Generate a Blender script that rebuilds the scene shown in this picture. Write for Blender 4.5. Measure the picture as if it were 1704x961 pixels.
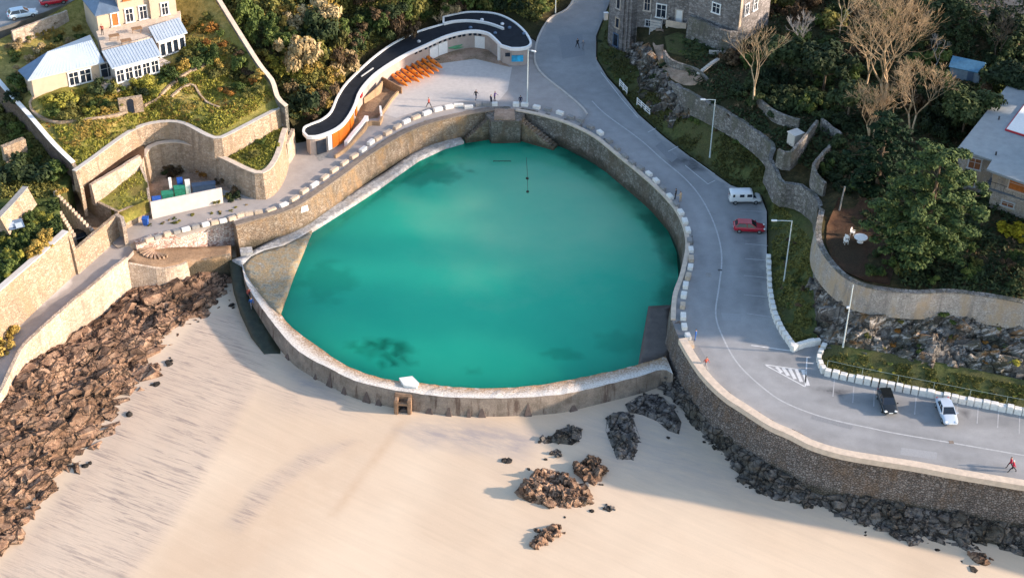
import bpy, bmesh, math, random
import numpy as np
from mathutils import Vector, Matrix
from mathutils.bvhtree import BVHTree
from mathutils.geometry import delaunay_2d_cdt, intersect_point_line
random.seed(11); np.random.seed(11)
sc = bpy.context.scene
COL = sc.collection
for o in list(bpy.data.objects): bpy.data.objects.remove(o)

# ------------------------------------------------------------------ camera
PITCH, ROLL, FPX, DIST = math.radians(35.0), math.radians(0.8), 2600.0, 202.0
W0, H0 = 1704.0, 961.0
CF = Vector((0, math.cos(PITCH), -math.sin(PITCH)))
_R, _U = Vector((1, 0, 0)), Vector((0, math.sin(PITCH), math.cos(PITCH)))
CR = math.cos(ROLL)*_R + math.sin(ROLL)*_U
CU = -math.sin(ROLL)*_R + math.cos(ROLL)*_U
CC = -DIST*CF
cam = bpy.data.cameras.new("camera"); camo = bpy.data.objects.new("camera", cam); COL.objects.link(camo)
m = Matrix((CR, CU, -CF)).transposed().to_4x4(); m.translation = CC
camo.matrix_world = m
cam.sensor_width = 36.0; cam.lens = FPX/W0*36.0; cam.clip_start = 1.0; cam.clip_end = 6000
sc.camera = camo

# ------------------------------------------------------------------ sky, sun, exposure
SUN_EL, SUN_AZ = math.radians(17), math.radians(5)      # the sun stands to the right, a little towards the camera
SUNV = Vector((math.cos(SUN_EL)*math.cos(SUN_AZ), -math.cos(SUN_EL)*math.sin(SUN_AZ), math.sin(SUN_EL)))
world = bpy.data.worlds.new("World"); sc.world = world; world.use_nodes = True
wn = world.node_tree
sky = wn.nodes.new("ShaderNodeTexSky"); sky.sky_type = 'NISHITA'; sky.sun_disc = False
sky.sun_elevation = SUN_EL; sky.sun_rotation = math.pi/2 + SUN_AZ
bg = wn.nodes["Background"]; bg.inputs[1].default_value = 0.15
wn.links.new(sky.outputs[0], bg.inputs[0])
sl = bpy.data.lights.new("sun", 'SUN'); sl.energy = 3.5; sl.angle = math.radians(1.5); sl.color = (1.0, 0.81, 0.64)
so = bpy.data.objects.new("sun", sl); COL.objects.link(so); so.rotation_euler = SUNV.to_track_quat('Z', 'Y').to_euler()
sc.view_settings.view_transform = 'Standard'; sc.view_settings.look = 'None'
sc.view_settings.exposure = 1.4; sc.view_settings.gamma = 1.0; sc.view_settings.use_curve_mapping = False
sc.render.engine = 'CYCLES'
sc.cycles.max_bounces = 5; sc.cycles.diffuse_bounces = 3; sc.cycles.glossy_bounces = 2
sc.cycles.transparent_max_bounces = 6; sc.cycles.transmission_bounces = 3

# ------------------------------------------------------------------ projection: photo pixel + height -> place
def ray(px, py):
    px, py = float(px), float(py)
    return (CF + (px-W0/2)/FPX*CR - (py-H0/2)/FPX*CU)
def P(px, py, z=0.0):
    d = ray(px, py); t = (float(z)-CC.z)/d.z
    return CC + d*t
def to_px(v):
    r = Vector(v)-CC; k = FPX/r.dot(CF)
    return (W0/2+r.dot(CR)*k, H0/2-r.dot(CU)*k)
def spline(pts, n=6):
    """Catmull-Rom through tuples of any length."""
    a = [np.array(p, float) for p in pts]; out = []
    for i in range(len(a)-1):
        p0, p1, p2, p3 = a[max(i-1, 0)], a[i], a[i+1], a[min(i+2, len(a)-1)]
        for k in range(n):
            t = k/n
            out.append(tuple(float(_) for _ in 0.5*((2*p1)+(p2-p0)*t+(2*p0-5*p1+4*p2-p3)*t*t+(3*p1-p0-3*p2+p3)*t**3)))
    out.append(tuple(float(_) for _ in a[-1])); return out
def PL(pts, z=None):
    """list of (px,py[,z]) -> points"""
    return [P(p[0], p[1], p[2] if z is None else z) for p in pts]

# ------------------------------------------------------------------ noise
def _hash(ix, iy, k=0):
    n = (ix.astype(np.int64)*374761393 + iy.astype(np.int64)*668265263 + k*1442695041) & 0x7fffffff
    n = ((n ^ (n >> 13))*1274126177) & 0x7fffffff
    return ((n ^ (n >> 16)) & 0xffff)/65535.0
def vnoise(x, y, k=0):
    ix, iy = np.floor(x), np.floor(y); fx, fy = x-ix, y-iy
    fx, fy = fx*fx*(3-2*fx), fy*fy*(3-2*fy)
    a, b, c, d = _hash(ix, iy, k), _hash(ix+1, iy, k), _hash(ix, iy+1, k), _hash(ix+1, iy+1, k)
    return (a*(1-fx)+b*fx)*(1-fy)+(c*(1-fx)+d*fx)*fy
def fbm(x, y, k=0, o=4):
    s, a, t = 0, 0.5, 0
    for i in range(o):
        s = s+a*(vnoise(x*2**i, y*2**i, k+i)-0.5); t += a; a *= .5
    return s/t
def slabs(x, y, k=0):
    """broken tilted slabs: worley cells, each a tilted plane with its own height"""
    ix, iy = np.floor(x), np.floor(y); best = np.full(x.shape, 9.); sec = np.full(x.shape, 9.); h = np.zeros(x.shape)
    for dx in (-1, 0, 1):
        for dy in (-1, 0, 1):
            cx, cy = ix+dx, iy+dy
            qx, qy = cx+_hash(cx, cy, k), cy+_hash(cx, cy, k+1)
            d = (x-qx)**2+(y-qy)**2
            hh = _hash(cx, cy, k+2) + 1.3*(_hash(cx, cy, k+3)-.5)*(x-qx) + 1.3*(_hash(cx, cy, k+4)-.5)*(y-qy)
            m_ = d < best
            sec = np.where(m_, best, np.minimum(sec, d)); h = np.where(m_, hh, h); best = np.where(m_, d, best)
    crack = np.clip((np.sqrt(sec)-np.sqrt(best))/0.12, 0, 1)
    return h*(.45+.55*crack), crack

# ------------------------------------------------------------------ objects
def link(name, me, parent=None):
    o = bpy.data.objects.new(name, me); COL.objects.link(o)
    if parent: o.parent = parent
    return o
def tag(o, label=None, cat=None, group=None, kind=None):
    if label: o["label"] = label
    if cat: o["category"] = cat
    if group: o["group"] = group
    if kind: o["kind"] = kind
    return o
def empty(name, loc, label, cat, group=None, rz=0.0):
    o = bpy.data.objects.new(name, None); COL.objects.link(o); o.location = loc; o.rotation_euler = (0, 0, rz)
    o.empty_display_size = .3
    return tag(o, label, cat, group)
def obj(name, bm, mats, parent=None, smooth=False):
    me = bpy.data.meshes.new(name); bmesh.ops.recalc_face_normals(bm, faces=bm.faces) if len(bm.faces) < 60000 else None
    bm.to_mesh(me); bm.free()
    for mm in (mats if isinstance(mats, (list, tuple)) else [mats]): me.materials.append(mm)
    if smooth:
        for p in me.polygons: p.use_smooth = True
    return link(name, me, parent)
def np_mesh(name, verts, faces, mats, parent=None, mi=None, smooth=False):
    me = bpy.data.meshes.new(name); me.from_pydata([tuple(v) for v in verts], [], [tuple(f) for f in faces])
    for mm in (mats if isinstance(mats, (list, tuple)) else [mats]): me.materials.append(mm)
    if mi is not None: me.polygons.foreach_set("material_index", np.array(mi, np.int32))
    if smooth: me.polygons.foreach_set("use_smooth", np.ones(len(me.polygons), bool))
    me.update(); return link(name, me, parent)
def copy_tree(o, parent=None):
    c = o.copy(); COL.objects.link(c); c.parent = parent
    for ch in list(o.children):
        k = ch.copy(); COL.objects.link(k); k.parent = c
        for g in list(ch.children):
            q = g.copy(); COL.objects.link(q); q.parent = k
    return c
BM = bmesh.new
def box(bm, c, s, rz=0.0, bev=0.0, mi=0, tilt=None):
    """centre, full size"""
    mt = Matrix.Translation(Vector(c)) @ Matrix.Rotation(rz, 4, 'Z')
    if tilt: mt = mt @ Matrix.Rotation(tilt[0], 4, tilt[1])
    r = bmesh.ops.create_cube(bm, size=1.0, matrix=mt @ Matrix.Diagonal((s[0], s[1], s[2], 1)))
    fs = {f for v in r['verts'] for f in v.link_faces}
    for f in fs: f.material_index = mi
    if bev:
        es = list({e for f in fs for e in f.edges})
        bmesh.ops.bevel(bm, geom=es, offset=bev, segments=2, affect='EDGES')
    return bm
def cyl(bm, a, b, r0, r1=None, n=8, caps=True, mi=0):
    a, b = Vector(a), Vector(b); r1 = r0 if r1 is None else r1
    q = (b-a).to_track_quat('Z', 'Y'); A, B = [], []
    for i in range(n):
        t = 2*math.pi*i/n; d = q @ Vector((math.cos(t), math.sin(t), 0))
        A.append(bm.verts.new(a+d*r0)); B.append(bm.verts.new(b+d*r1))
    fs = [bm.faces.new((A[i], A[(i+1) % n], B[(i+1) % n], B[i])) for i in range(n)]
    if caps: fs += [bm.faces.new(A[::-1]), bm.faces.new(B)]
    for f in fs: f.material_index = mi
    return bm
def tube(bm, pts, r, n=6, mi=0):
    pts = [Vector(p) for p in pts]; rings = []
    for i, p in enumerate(pts):
        t = (pts[min(i+1, len(pts)-1)]-pts[max(i-1, 0)]).normalized(); q = t.to_track_quat('Z', 'Y')
        rr = r[i] if isinstance(r, (list, tuple)) else r
        rings.append([bm.verts.new(p+(q @ Vector((math.cos(2*math.pi*k/n), math.sin(2*math.pi*k/n), 0)))*rr) for k in range(n)])
    for a, b in zip(rings, rings[1:]):
        for k in range(n):
            f = bm.faces.new((a[k], a[(k+1) % n], b[(k+1) % n], b[k])); f.material_index = mi
    bm.faces.new(rings[0][::-1]).material_index = mi; bm.faces.new(rings[-1]).material_index = mi
    return bm
def prism(bm, poly, z0, z1, mi=0, mi_top=None):
    """poly: list of (x,y) or vectors; z0/z1 numbers or lists"""
    n = len(poly); g = lambda z, i: z[i] if isinstance(z, (list, tuple)) else z
    A = [bm.verts.new((p[0], p[1], g(z0, i))) for i, p in enumerate(poly)]
    B = [bm.verts.new((p[0], p[1], g(z1, i))) for i, p in enumerate(poly)]
    fs = [bm.faces.new((A[i], A[(i+1) % n], B[(i+1) % n], B[i])) for i in range(n)]
    fs.append(bm.faces.new(A[::-1])); t = bm.faces.new(B); 
    for f in fs: f.material_index = mi
    t.material_index = mi if mi_top is None else mi_top
    return bm
def normals2(pts, closed=False):
    out = []; n = len(pts)
    for i in range(n):
        a = pts[(i-1) % n] if (closed or i > 0) else pts[i]; b = pts[(i+1) % n] if (closed or i < n-1) else pts[i]
        d = Vector((b[0]-a[0], b[1]-a[1])); d = d.normalized() if d.length > 1e-6 else Vector((1, 0))
        out.append(Vector((-d.y, d.x)))
    return out
def sweep(bm, pts, prof, closed=False, mi=0):
    """pts: points; prof: closed list of (left offset, dz)"""
    N = normals2(pts, closed); rings = []
    for p, nn in zip(pts, N):
        rings.append([bm.verts.new((p[0]+nn.x*o, p[1]+nn.y*o, p[2]+dz)) for o, dz in prof])
    k = len(prof); m_ = len(rings)
    for i in range(m_ if closed else m_-1):
        a, b = rings[i], rings[(i+1) % m_]
        for j in range(k):
            bm.faces.new((a[j], b[j], b[(j+1) % k], a[(j+1) % k])).material_index = mi
    if not closed:
        bm.faces.new(rings[0]).material_index = mi; bm.faces.new(rings[-1][::-1]).material_index = mi
    return bm
def resample(pts, step):
    pts = [Vector(p) for p in pts]; out = [pts[0]]; acc = 0.0
    for a, b in zip(pts, pts[1:]):
        L = (b-a).length
        if L < 1e-6: continue
        d = step-acc
        while d <= L:
            out.append(a+(b-a)*(d/L)); d += step
        acc = L-(d-step)
    if (out[-1]-pts[-1]).length > .2*step: out.append(pts[-1])
    return out
WALLS = []
def wall(name, pts, thick, mt, label, side=1, batter=0.0, cope=None, rough=.05, cat="wall", group=None, n=5, step=1.2, parent=None):
    """pts (px,py,ztop,zbottom): the top edge of the visible face; thick goes to the left (+1) / right (-1) of travel.
    cope = (overhang, height, material)"""
    sp = spline(pts, n) if n > 1 else pts
    top = [P(p[0], p[1], p[2]) for p in sp]; zb = [p[3] for p in sp]
    q = [Vector((t.x, t.y, t.z, b)) for t, b in zip(top, zb)]; q = resample(q, step)
    N = normals2(q); bm = BM(); rings = []; rs = random.Random(len(pts)*7+int(pts[0][0]))
    for p, nn in zip(q, N):
        j = rs.uniform(-rough, rough); zt, z0 = p[2]+j, p[3]
        b = -side*batter; f = 0.5
        rings.append([bm.verts.new((p[0]+nn.x*b, p[1]+nn.y*b, z0)),
                      bm.verts.new((p[0]+nn.x*(b*f+j*.5*0), p[1]+nn.y*b*f, (z0+zt)/2)),
                      bm.verts.new((p[0], p[1], zt)),
                      bm.verts.new((p[0]+side*nn.x*thick, p[1]+side*nn.y*thick, zt+rs.uniform(-rough, rough)*.5)),
                      bm.verts.new((p[0]+side*nn.x*thick, p[1]+side*nn.y*thick, z0))])
    for a, b in zip(rings, rings[1:]):
        for j in range(5): bm.faces.new((a[j], b[j], b[(j+1) % 5], a[(j+1) % 5]))
    bm.faces.new(rings[0]); bm.faces.new(rings[-1][::-1])
    o = obj(name, bm, mt, parent)
    if label: tag(o, label, cat, group)
    if cope:
        bm = BM(); oh, h, cm = cope
        lo, hi = (-oh*side, (thick+oh)*side)
        sweep(bm, [Vector((p[0], p[1], p[2]+.003+rough)) for p in q], [(lo, 0), (hi, 0), (hi, h), (lo, h)])
        obj("coping", bm, cm, o)
    WALLS.append(o); return o

TERR = []                                        # triangles of everything one can stand on
def inside(poly, x, y):
    r = np.zeros(x.shape, bool); n = len(poly); j = n-1
    for i in range(n):
        xi, yi = poly[i][0], poly[i][1]; xj, yj = poly[j][0], poly[j][1]
        c = ((yi > y) != (yj > y)) & (x < (xj-xi)*(y-yi)/((yj-yi) if abs(yj-yi) > 1e-9 else 1e-9)+xi)
        r ^= c; j = i
    return r
def seg_dist(poly, x, y, closed=True):
    d = np.full(x.shape, 1e9); n = len(poly)
    for i in range(n if closed else n-1):
        ax, ay = poly[i][0], poly[i][1]; bx, by = poly[(i+1) % n][0], poly[(i+1) % n][1]
        vx, vy = bx-ax, by-ay; L = vx*vx+vy*vy+1e-9
        t = np.clip(((x-ax)*vx+(y-ay)*vy)/L, 0, 1)
        d = np.minimum(d, np.hypot(x-ax-t*vx, y-ay-t*vy))
    return d
def patch(name, pts, mt, step=1.5, inner=(), amp=0.0, scale=.25, skirt=1.0, label=None, cat=None, kind="structure", terrain=True, disp=None, pw=3.0, attr=None):
    """a ground sheet: outline of (px,py,z); heights inside are interpolated from outline and inner points"""
    B = [p if isinstance(p, Vector) else P(*p) for p in pts]
    D = []
    for a, b in zip(B, B[1:]+B[:1]):
        k = max(1, int((b-a).length/step)); D += [a+(b-a)*(i/k) for i in range(k)]
    poly = [(p.x, p.y) for p in D]; px = np.array([p.x for p in D]); py = np.array([p.y for p in D]); pz = np.array([p.z for p in D])
    I = [p if isinstance(p, Vector) else P(*p) for p in inner]
    gx, gy = np.meshgrid(np.arange(px.min(), px.max(), step), np.arange(py.min(), py.max(), step))
    gx = (gx+np.random.uniform(-.25, .25, gx.shape)*step).ravel(); gy = (gy+np.random.uniform(-.25, .25, gy.shape)*step).ravel()
    k = inside(poly, gx, gy); gx, gy = gx[k], gy[k]; bd = seg_dist(poly, gx, gy); k = bd > step*.45; gx, gy, bd = gx[k], gy[k], bd[k]
    cx = np.concatenate([px, [p.x for p in I]]); cy = np.concatenate([py, [p.y for p in I]]); cz = np.concatenate([pz, [p.z for p in I]])
    wt = np.concatenate([np.ones(len(px)), np.full(len(I), 12.0)])
    gz = np.zeros(gx.shape)
    for s in range(0, len(gx), 4000):
        e = slice(s, s+4000); d2 = (gx[e, None]-cx)**2+(gy[e, None]-cy)**2+.05
        w = wt/d2**(pw/2); gz[e] = (w*cz).sum(1)/w.sum(1)
    if amp: gz += amp*fbm(gx*scale, gy*scale, 3)*2*np.clip(bd/2.0, 0, 1)
    if disp: gz += disp(gx, gy, bd)
    V2 = [Vector((a, b)) for a, b in zip(px, py)]+[Vector((a, b)) for a, b in zip(gx, gy)]
    nb = len(px)
    vo, _, fo, ov, _, _ = delaunay_2d_cdt(V2, [], [list(range(nb))], 1, 1e-4)
    zz = np.concatenate([pz, gz]); Z = []
    for i, v in enumerate(vo): Z.append(float(zz[ov[i][0]]) if ov[i] else 0.0)
    V = [(v.x, v.y, z) for v, z in zip(vo, Z)]; F = []
    for f in fo:
        a, b, c = [vo[i] for i in f[:3]]
        F.append(list(f) if (b-a).cross(c-a) > 0 else list(f)[::-1])
    if terrain: TERR.append((V, F))
    nF = list(F)
    if skirt:
        ix = {ov[i][0]: i for i in range(len(vo)) if ov[i] and ov[i][0] < nb}
        for o_ in range(len(ov)):
            for q_ in ov[o_]:
                if q_ < nb: ix[q_] = o_
        base = len(V); order = [ix[i] for i in range(nb) if i in ix]
        V = V+[(V[i][0], V[i][1], V[i][2]-skirt) for i in order]; n = len(order)
        for i in range(n):
            j = (i+1) % n
            if order[i] != order[j]: nF.append([order[i], order[j], base+j, base+i])
    o = np_mesh(name, V, nF, mt, smooth=True)
    if attr: set_attr(o, attr)
    return tag(o, label, cat, None, kind)
def set_attr(o, fn, name="mask"):
    me = o.data; n = len(me.vertices); co = np.empty(n*3); me.vertices.foreach_get("co", co); co = co.reshape(-1, 3)
    a = me.attributes.new(name, 'FLOAT', 'POINT'); a.data.foreach_set("value", fn(co[:, 0], co[:, 1], co[:, 2]).astype(np.float32))
_bvh = None
def build_bvh():
    global _bvh
    V, F = [], []
    for v, f in TERR:
        b = len(V); V += v; F += [[i+b for i in q] for q in f]
    _bvh = BVHTree.FromPolygons([Vector(v) for v in V], F)
def hit(px, py):
    d = ray(px, py); h = _bvh.ray_cast(CC, d.normalized(), 2000)
    return h[0] if h[0] else P(px, py, 0)
def ground(x, y, z=80):
    h = _bvh.ray_cast(Vector((x, y, z)), Vector((0, 0, -1)), 300)
    return h[0].z if h[0] else 0.0

# ------------------------------------------------------------------ materials
class NT:
    def __init__(s, name):
        s.m = bpy.data.materials.new(name); s.m.use_nodes = True; s.t = s.m.node_tree; s.n = s.t.nodes; s.b = s.n["Principled BSDF"]
        s.tc = s.n.new("ShaderNodeTexCoord")
    def L(s, a, b): s.t.links.new(a, b)
    def map(s, scale=(1, 1, 1), rot=(0, 0, 0), src="Object"):
        q0 = s.n.new("ShaderNodeMapping"); q0.inputs[2].default_value = rot; s.L(s.tc.outputs[src], q0.inputs[0])
        q = s.n.new("ShaderNodeMapping"); q.inputs[3].default_value = scale; s.L(q0.outputs[0], q.inputs[0]); return q.outputs[0]
    def noise(s, scale, detail=4, rough=.6, vec=None, dist=0.0):
        q = s.n.new("ShaderNodeTexNoise"); q.inputs["Scale"].default_value = scale; q.inputs["Detail"].default_value = detail
        q.inputs["Roughness"].default_value = rough; q.inputs["Distortion"].default_value = dist
        s.L(vec if vec is not None else s.tc.outputs["Object"], q.inputs["Vector"]); return q.outputs["Fac"]
    def vor(s, scale, feature='F1', out="Distance", vec=None, rand=1.0):
        q = s.n.new("ShaderNodeTexVoronoi"); q.feature = feature; q.inputs["Scale"].default_value = scale; q.inputs["Randomness"].default_value = rand
        s.L(vec if vec is not None else s.tc.outputs["Object"], q.inputs["Vector"]); return q.outputs[out]
    def ramp(s, fac, stops, const=False):
        q = s.n.new("ShaderNodeValToRGB"); e = q.color_ramp.elements
        if const: q.color_ramp.interpolation = 'CONSTANT'
        while len(e) < len(stops): e.new(.5)
        for i, (p, c) in enumerate(stops):
            e[i].position = p; e[i].color = (c, c, c, 1) if isinstance(c, (int, float)) else (c[0], c[1], c[2], 1)
        s.L(fac, q.inputs[0]); return q.outputs[0]
    def mix(s, fac, a, b, mode='MIX'):
        q = s.n.new("ShaderNodeMix"); q.data_type = 'RGBA'; q.blend_type = mode
        for v, i in ((fac, 0), (a, 6), (b, 7)):
            if hasattr(v, "links"): s.L(v, q.inputs[i])
            elif i == 0: q.inputs[0].default_value = v
            else: q.inputs[i].default_value = (v[0], v[1], v[2], 1) if not isinstance(v, (int, float)) else (v, v, v, 1)
        return q.outputs[2]
    def math(s, op, a, b=0.0, clamp=False):
        q = s.n.new("ShaderNodeMath"); q.operation = op; q.use_clamp = clamp
        for v, i in ((a, 0), (b, 1)):
            if hasattr(v, "links"): s.L(v, q.inputs[i])
            else: q.inputs[i].default_value = v
        return q.outputs[0]
    def attr(s, name="mask"):
        q = s.n.new("ShaderNodeAttribute"); q.attribute_name = name; return q.outputs["Fac"]
    def wave(s, scale, vec=None, dist=2.0, detail=2.0):
        q = s.n.new("ShaderNodeTexWave"); q.inputs["Scale"].default_value = scale; q.inputs["Distortion"].default_value = dist; q.inputs["Detail"].default_value = detail
        s.L(vec if vec is not None else s.tc.outputs["Object"], q.inputs["Vector"]); return q.outputs["Fac"]
    def bump(s, h, strength=.5, dist=.1):
        q = s.n.new("ShaderNodeBump"); q.inputs["Strength"].default_value = strength; q.inputs["Distance"].default_value = dist
        s.L(h, q.inputs["Height"]); s.L(q.outputs[0], s.b.inputs["Normal"]); return q.outputs[0]
    def rand(s):
        q = s.n.new("ShaderNodeObjectInfo"); return q.outputs["Random"]
    def done(s, col, rough=.85, spec=.3, metal=0.0):
        if hasattr(col, "links"): s.L(col, s.b.inputs["Base Color"])
        else: s.b.inputs["Base Color"].default_value = (col[0], col[1], col[2], 1)
        if hasattr(rough, "links"): s.L(rough, s.b.inputs["Roughness"])
        else: s.b.inputs["Roughness"].default_value = rough
        s.b.inputs["Specular IOR Level"].default_value = spec; s.b.inputs["Metallic"].default_value = metal
        return s.m
M = {}
def plain(name, c, rough=.6, var=.18, scale=6.0, metal=0.0, spec=.4, bump=.0):
    t = NT(name); f = t.noise(scale, 5, .65)
    d = tuple(x*(1-var) for x in c); l = tuple(min(1, x*(1+var)) for x in c)
    col = t.ramp(f, [(.3, d), (.7, l)])
    if bump: t.bump(f, bump, .05)
    M[name] = t.done(col, rough, spec, metal); return M[name]
def ground_mat(name, cols, s1=.25, s2=1.6, fine=9.0, bump=.6, rough=.95):
    """cols: dark, mid, light, patch"""
    t = NT(name); a = t.noise(s1, 5, .6); b = t.noise(s2, 6, .7); c = t.noise(fine, 4, .75)
    base = t.ramp(b, [(.32, cols[0]), (.5, cols[1]), (.68, cols[2])])
    col = t.mix(t.ramp(a, [(.45, 0.), (.6, 1.)]), base, t.ramp(c, [(.3, tuple(x*.6 for x in cols[3])), (.7, cols[3])]))
    col = t.mix(.55, col, t.ramp(c, [(.25, .25), (.75, 1.5)]), 'MULTIPLY')
    t.bump(t.math('ADD', b, t.math('MULTIPLY', c, .6)), bump, .25)
    M[name] = t.done(col, rough, .15); return M[name]
def stone_mat(name, cols, mortar, scale=1.6, stretch=(1, 1, 1.5), stain=None, bump=.6, big=.12, joint=.07, tide=None):
    t = NT(name); v = t.map(stretch); n = t.noise(2.5, 3, .6)
    w = t.n.new("ShaderNodeVectorMath"); w.operation = 'MULTIPLY_ADD'; t.L(n, w.inputs[0]); w.inputs[1].default_value = (.35,)*3; t.L(v, w.inputs[2]); v = w.outputs[0]
    c = t.vor(scale, 'F1', "Color", v); e = t.vor(scale, 'DISTANCE_TO_EDGE', "Distance", v)
    sep = t.n.new("ShaderNodeSeparateColor"); t.L(c, sep.inputs[0])
    k = len(cols); col = t.ramp(sep.outputs[0], [(i/(k-1)*.8+.1, q) for i, q in enumerate(cols)])
    col = t.mix(t.ramp(e, [(joint*.4, 1.), (joint, 0.)]), col, mortar)
    g = t.noise(big, 5, .65); f = t.noise(9, 4, .7)
    col = t.mix(.5, col, t.ramp(g, [(.3, .55), (.7, 1.35)]), 'MULTIPLY')
    col = t.mix(.5, col, t.ramp(f, [(.25, .5), (.75, 1.4)]), 'MULTIPLY')
    if stain:
        g2 = t.noise(.35, 6, .7, t.map((1, 1, .5)))
        col = t.mix(t.ramp(g2, [(.48, 0.), (.62, .85)]), col, stain)
    vs = t.noise(1.0, 5, .65, t.map((1.1, 1.1, .10))); col = t.mix(t.ramp(vs, [(.54, 0.), (.68, .55)]), col, tuple(q*.38 for q in cols[1]))
    vl = t.noise(1.0, 4, .6, t.map((.7, .7, .16), (0, 0, .9))); col = t.mix(t.ramp(vl, [(.60, 0.), (.72, .4)]), col, tuple(min(.75, q*1.5) for q in cols[1]))
    if tide is not None:
        sx = t.n.new("ShaderNodeSeparateXYZ"); t.L(t.tc.outputs["Object"], sx.inputs[0])
        zz = t.math('ADD', sx.outputs[2], t.math('MULTIPLY', t.noise(.45, 6, .75), 3.2)); zz = t.math('MULTIPLY', t.math('SUBTRACT', zz, tide+1.6), .6, True)
        col = t.mix(t.ramp(zz, [(0., .8), (.5, 0.)]), col, (.055, .05, .034))
    t.bump(t.math('ADD', t.ramp(e, [(0., 0.), (.12, 1.)]), t.math('MULTIPLY', f, .5)), bump, .12)
    M[name] = t.done(col, .9, .2); return M[name]
# ================================================================== materials of the place
def sand_mat():
    t = NT("sand"); a = t.noise(.06, 4, .55); f = t.noise(14, 4, .7)
    base = t.ramp(a, [(.35, (.59, .455, .33)), (.6, (.655, .52, .385))])
    fine = t.noise(1.0, 6, .7, t.map((.07, 1.3, 1), (0, 0, math.radians(30))), .5)
    base = t.mix(.28, base, t.ramp(fine, [(.32, .80), (.68, 1.12)]), 'MULTIPLY')
    base = t.mix(t.math('MULTIPLY', t.attr("warm"), t.ramp(t.noise(.25, 5, .65), [(.3, .35), (.7, .75)])), base, (.52, .37, .25))
    rip = t.noise(1.0, 6, .72, t.map((.20, 3.4, 1), (0, 0, math.radians(24))), .35)
    rip2 = t.noise(1.0, 3, .6, t.map((.10, 1.2, 1), (0, 0, math.radians(30))), .3)
    pat = t.noise(.22, 4, .6)
    wet = t.attr("wet"); base = t.mix(t.math('MULTIPLY', wet, .38), base, (.42, .335, .29))
    wet = t.math('MULTIPLY', wet, t.ramp(pat, [(.35, .3), (.6, 1.)]))
    k = t.math('MULTIPLY', wet, t.math('MULTIPLY', t.ramp(rip, [(.44, 1.), (.51, .0)]), t.ramp(rip2, [(.35, 1.), (.6, .25)])))
    col = t.mix(t.math('MULTIPLY', k, .8), base, (.19, .155, .15)); damp_shade = t.math('MULTIPLY', t.attr("damp_shade"), t.ramp(t.noise(.7, 6, .72, t.map((.35, 1.3, 1), (0, 0, math.radians(20)))), [(.35, .25), (.62, 1.)]))
    col = t.mix(damp_shade, col, (.31, .275, .275))
    w = t.noise(3.2, 5, .75); col = t.mix(t.ramp(w, [(.76, 0.), (.80, .7)]), col, (.16, .12, .08))
    col = t.mix(.22, col, t.ramp(f, [(.25, .6), (.75, 1.3)]), 'MULTIPLY')
    t.bump(t.math('ADD', t.math('MULTIPLY', t.math('MULTIPLY', rip, wet), 1.2), t.math('MULTIPLY', fine, .3)), .4, .12)
    M["sand"] = t.done(col, t.ramp(damp_shade, [(0, .85), (1, .35)]), .3)
sand_mat()
def rock_mat(name, lo, mid, hi, moss, streak=None, fis=.9, fs=.62):
    t = NT(name); n = t.noise(.9, 7, .72); f = t.noise(7, 5, .75); b = t.noise(.14, 4, .6)
    col = t.ramp(n, [(.28, lo), (.46, mid), (.62, hi)])
    col = t.mix(t.ramp(b, [(.47, 0.), (.62, .7)]), col, moss)
    if streak:
        q = t.noise(1.0, 6, .7, t.map((.5, .5, 1.6), (.4, .3, .5)), .8); col = t.mix(t.ramp(q, [(.53, 0.), (.60, .85)]), col, streak[0])
        q = t.noise(.35, 6, .7, None, .5); col = t.mix(t.ramp(q, [(.56, 0.), (.64, .8)]), col, streak[1])
    col = t.mix(.6, col, t.ramp(f, [(.3, .45), (.7, 1.5)]), 'MULTIPLY')
    wv = t.n.new("ShaderNodeVectorMath"); wv.operation = 'MULTIPLY_ADD'; t.L(t.noise(.8, 4, .6), wv.inputs[0]); wv.inputs[1].default_value = (2.2,)*3; t.L(t.map((.6, 1.15, 1), (0, 0, -.62)), wv.inputs[2])
    e = t.vor(fs, 'DISTANCE_TO_EDGE', "Distance", wv.outputs[0]); col = t.mix(t.ramp(e, [(.0, fis), (.085, 0.)]), col, (.012, .009, .008))
    col = t.mix(t.ramp(t.attr("crack"), [(0., 0.8), (.5, 0.)]), col, (.015, .012, .01))
    t.bump(t.math('ADD', t.math('ADD', n, f), t.ramp(e, [(0, 0.), (.1, 1.)])), .9, .3)
    M[name] = t.done(col, .85, .3)
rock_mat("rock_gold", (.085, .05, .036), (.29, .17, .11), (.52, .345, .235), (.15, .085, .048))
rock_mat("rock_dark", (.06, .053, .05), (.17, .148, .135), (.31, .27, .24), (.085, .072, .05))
rock_mat("rock_grey", (.05, .045, .04), (.15, .135, .12), (.27, .245, .22), (.06, .06, .028), ((.58, .54, .50), (.33, .17, .06)), .6, .5)
stone_mat("stone_tan", [(.33, .245, .17), (.42, .32, .235), (.47, .37, .28), (.38, .285, .205)], (.29, .215, .155), 2.2, stain=(.33, .235, .15), joint=.05)
stone_mat("stone_pale", [(.40, .31, .235), (.48, .38, .30), (.54, .44, .35)], (.34, .26, .19), 2.4, joint=.05, bump=.45)
stone_mat("stone_grey", [(.17, .155, .145), (.26, .24, .225), (.34, .315, .29), (.21, .19, .17)], (.11, .10, .09), 1.9, stain=(.12, .115, .085))
stone_mat("stone_sea", [(.17, .145, .13), (.235, .20, .18), (.30, .26, .235), (.20, .16, .14)], (.12, .10, .088), 2.9, stain=(.20, .14, .10), bump=1.0, joint=.09, tide=-5.4)
stone_mat("stone_pool", [(.22, .165, .12), (.30, .235, .175), (.26, .20, .145), (.34, .28, .22)], (.17, .125, .09), 2.3, stain=(.33, .21, .11), tide=-3.6)
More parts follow.
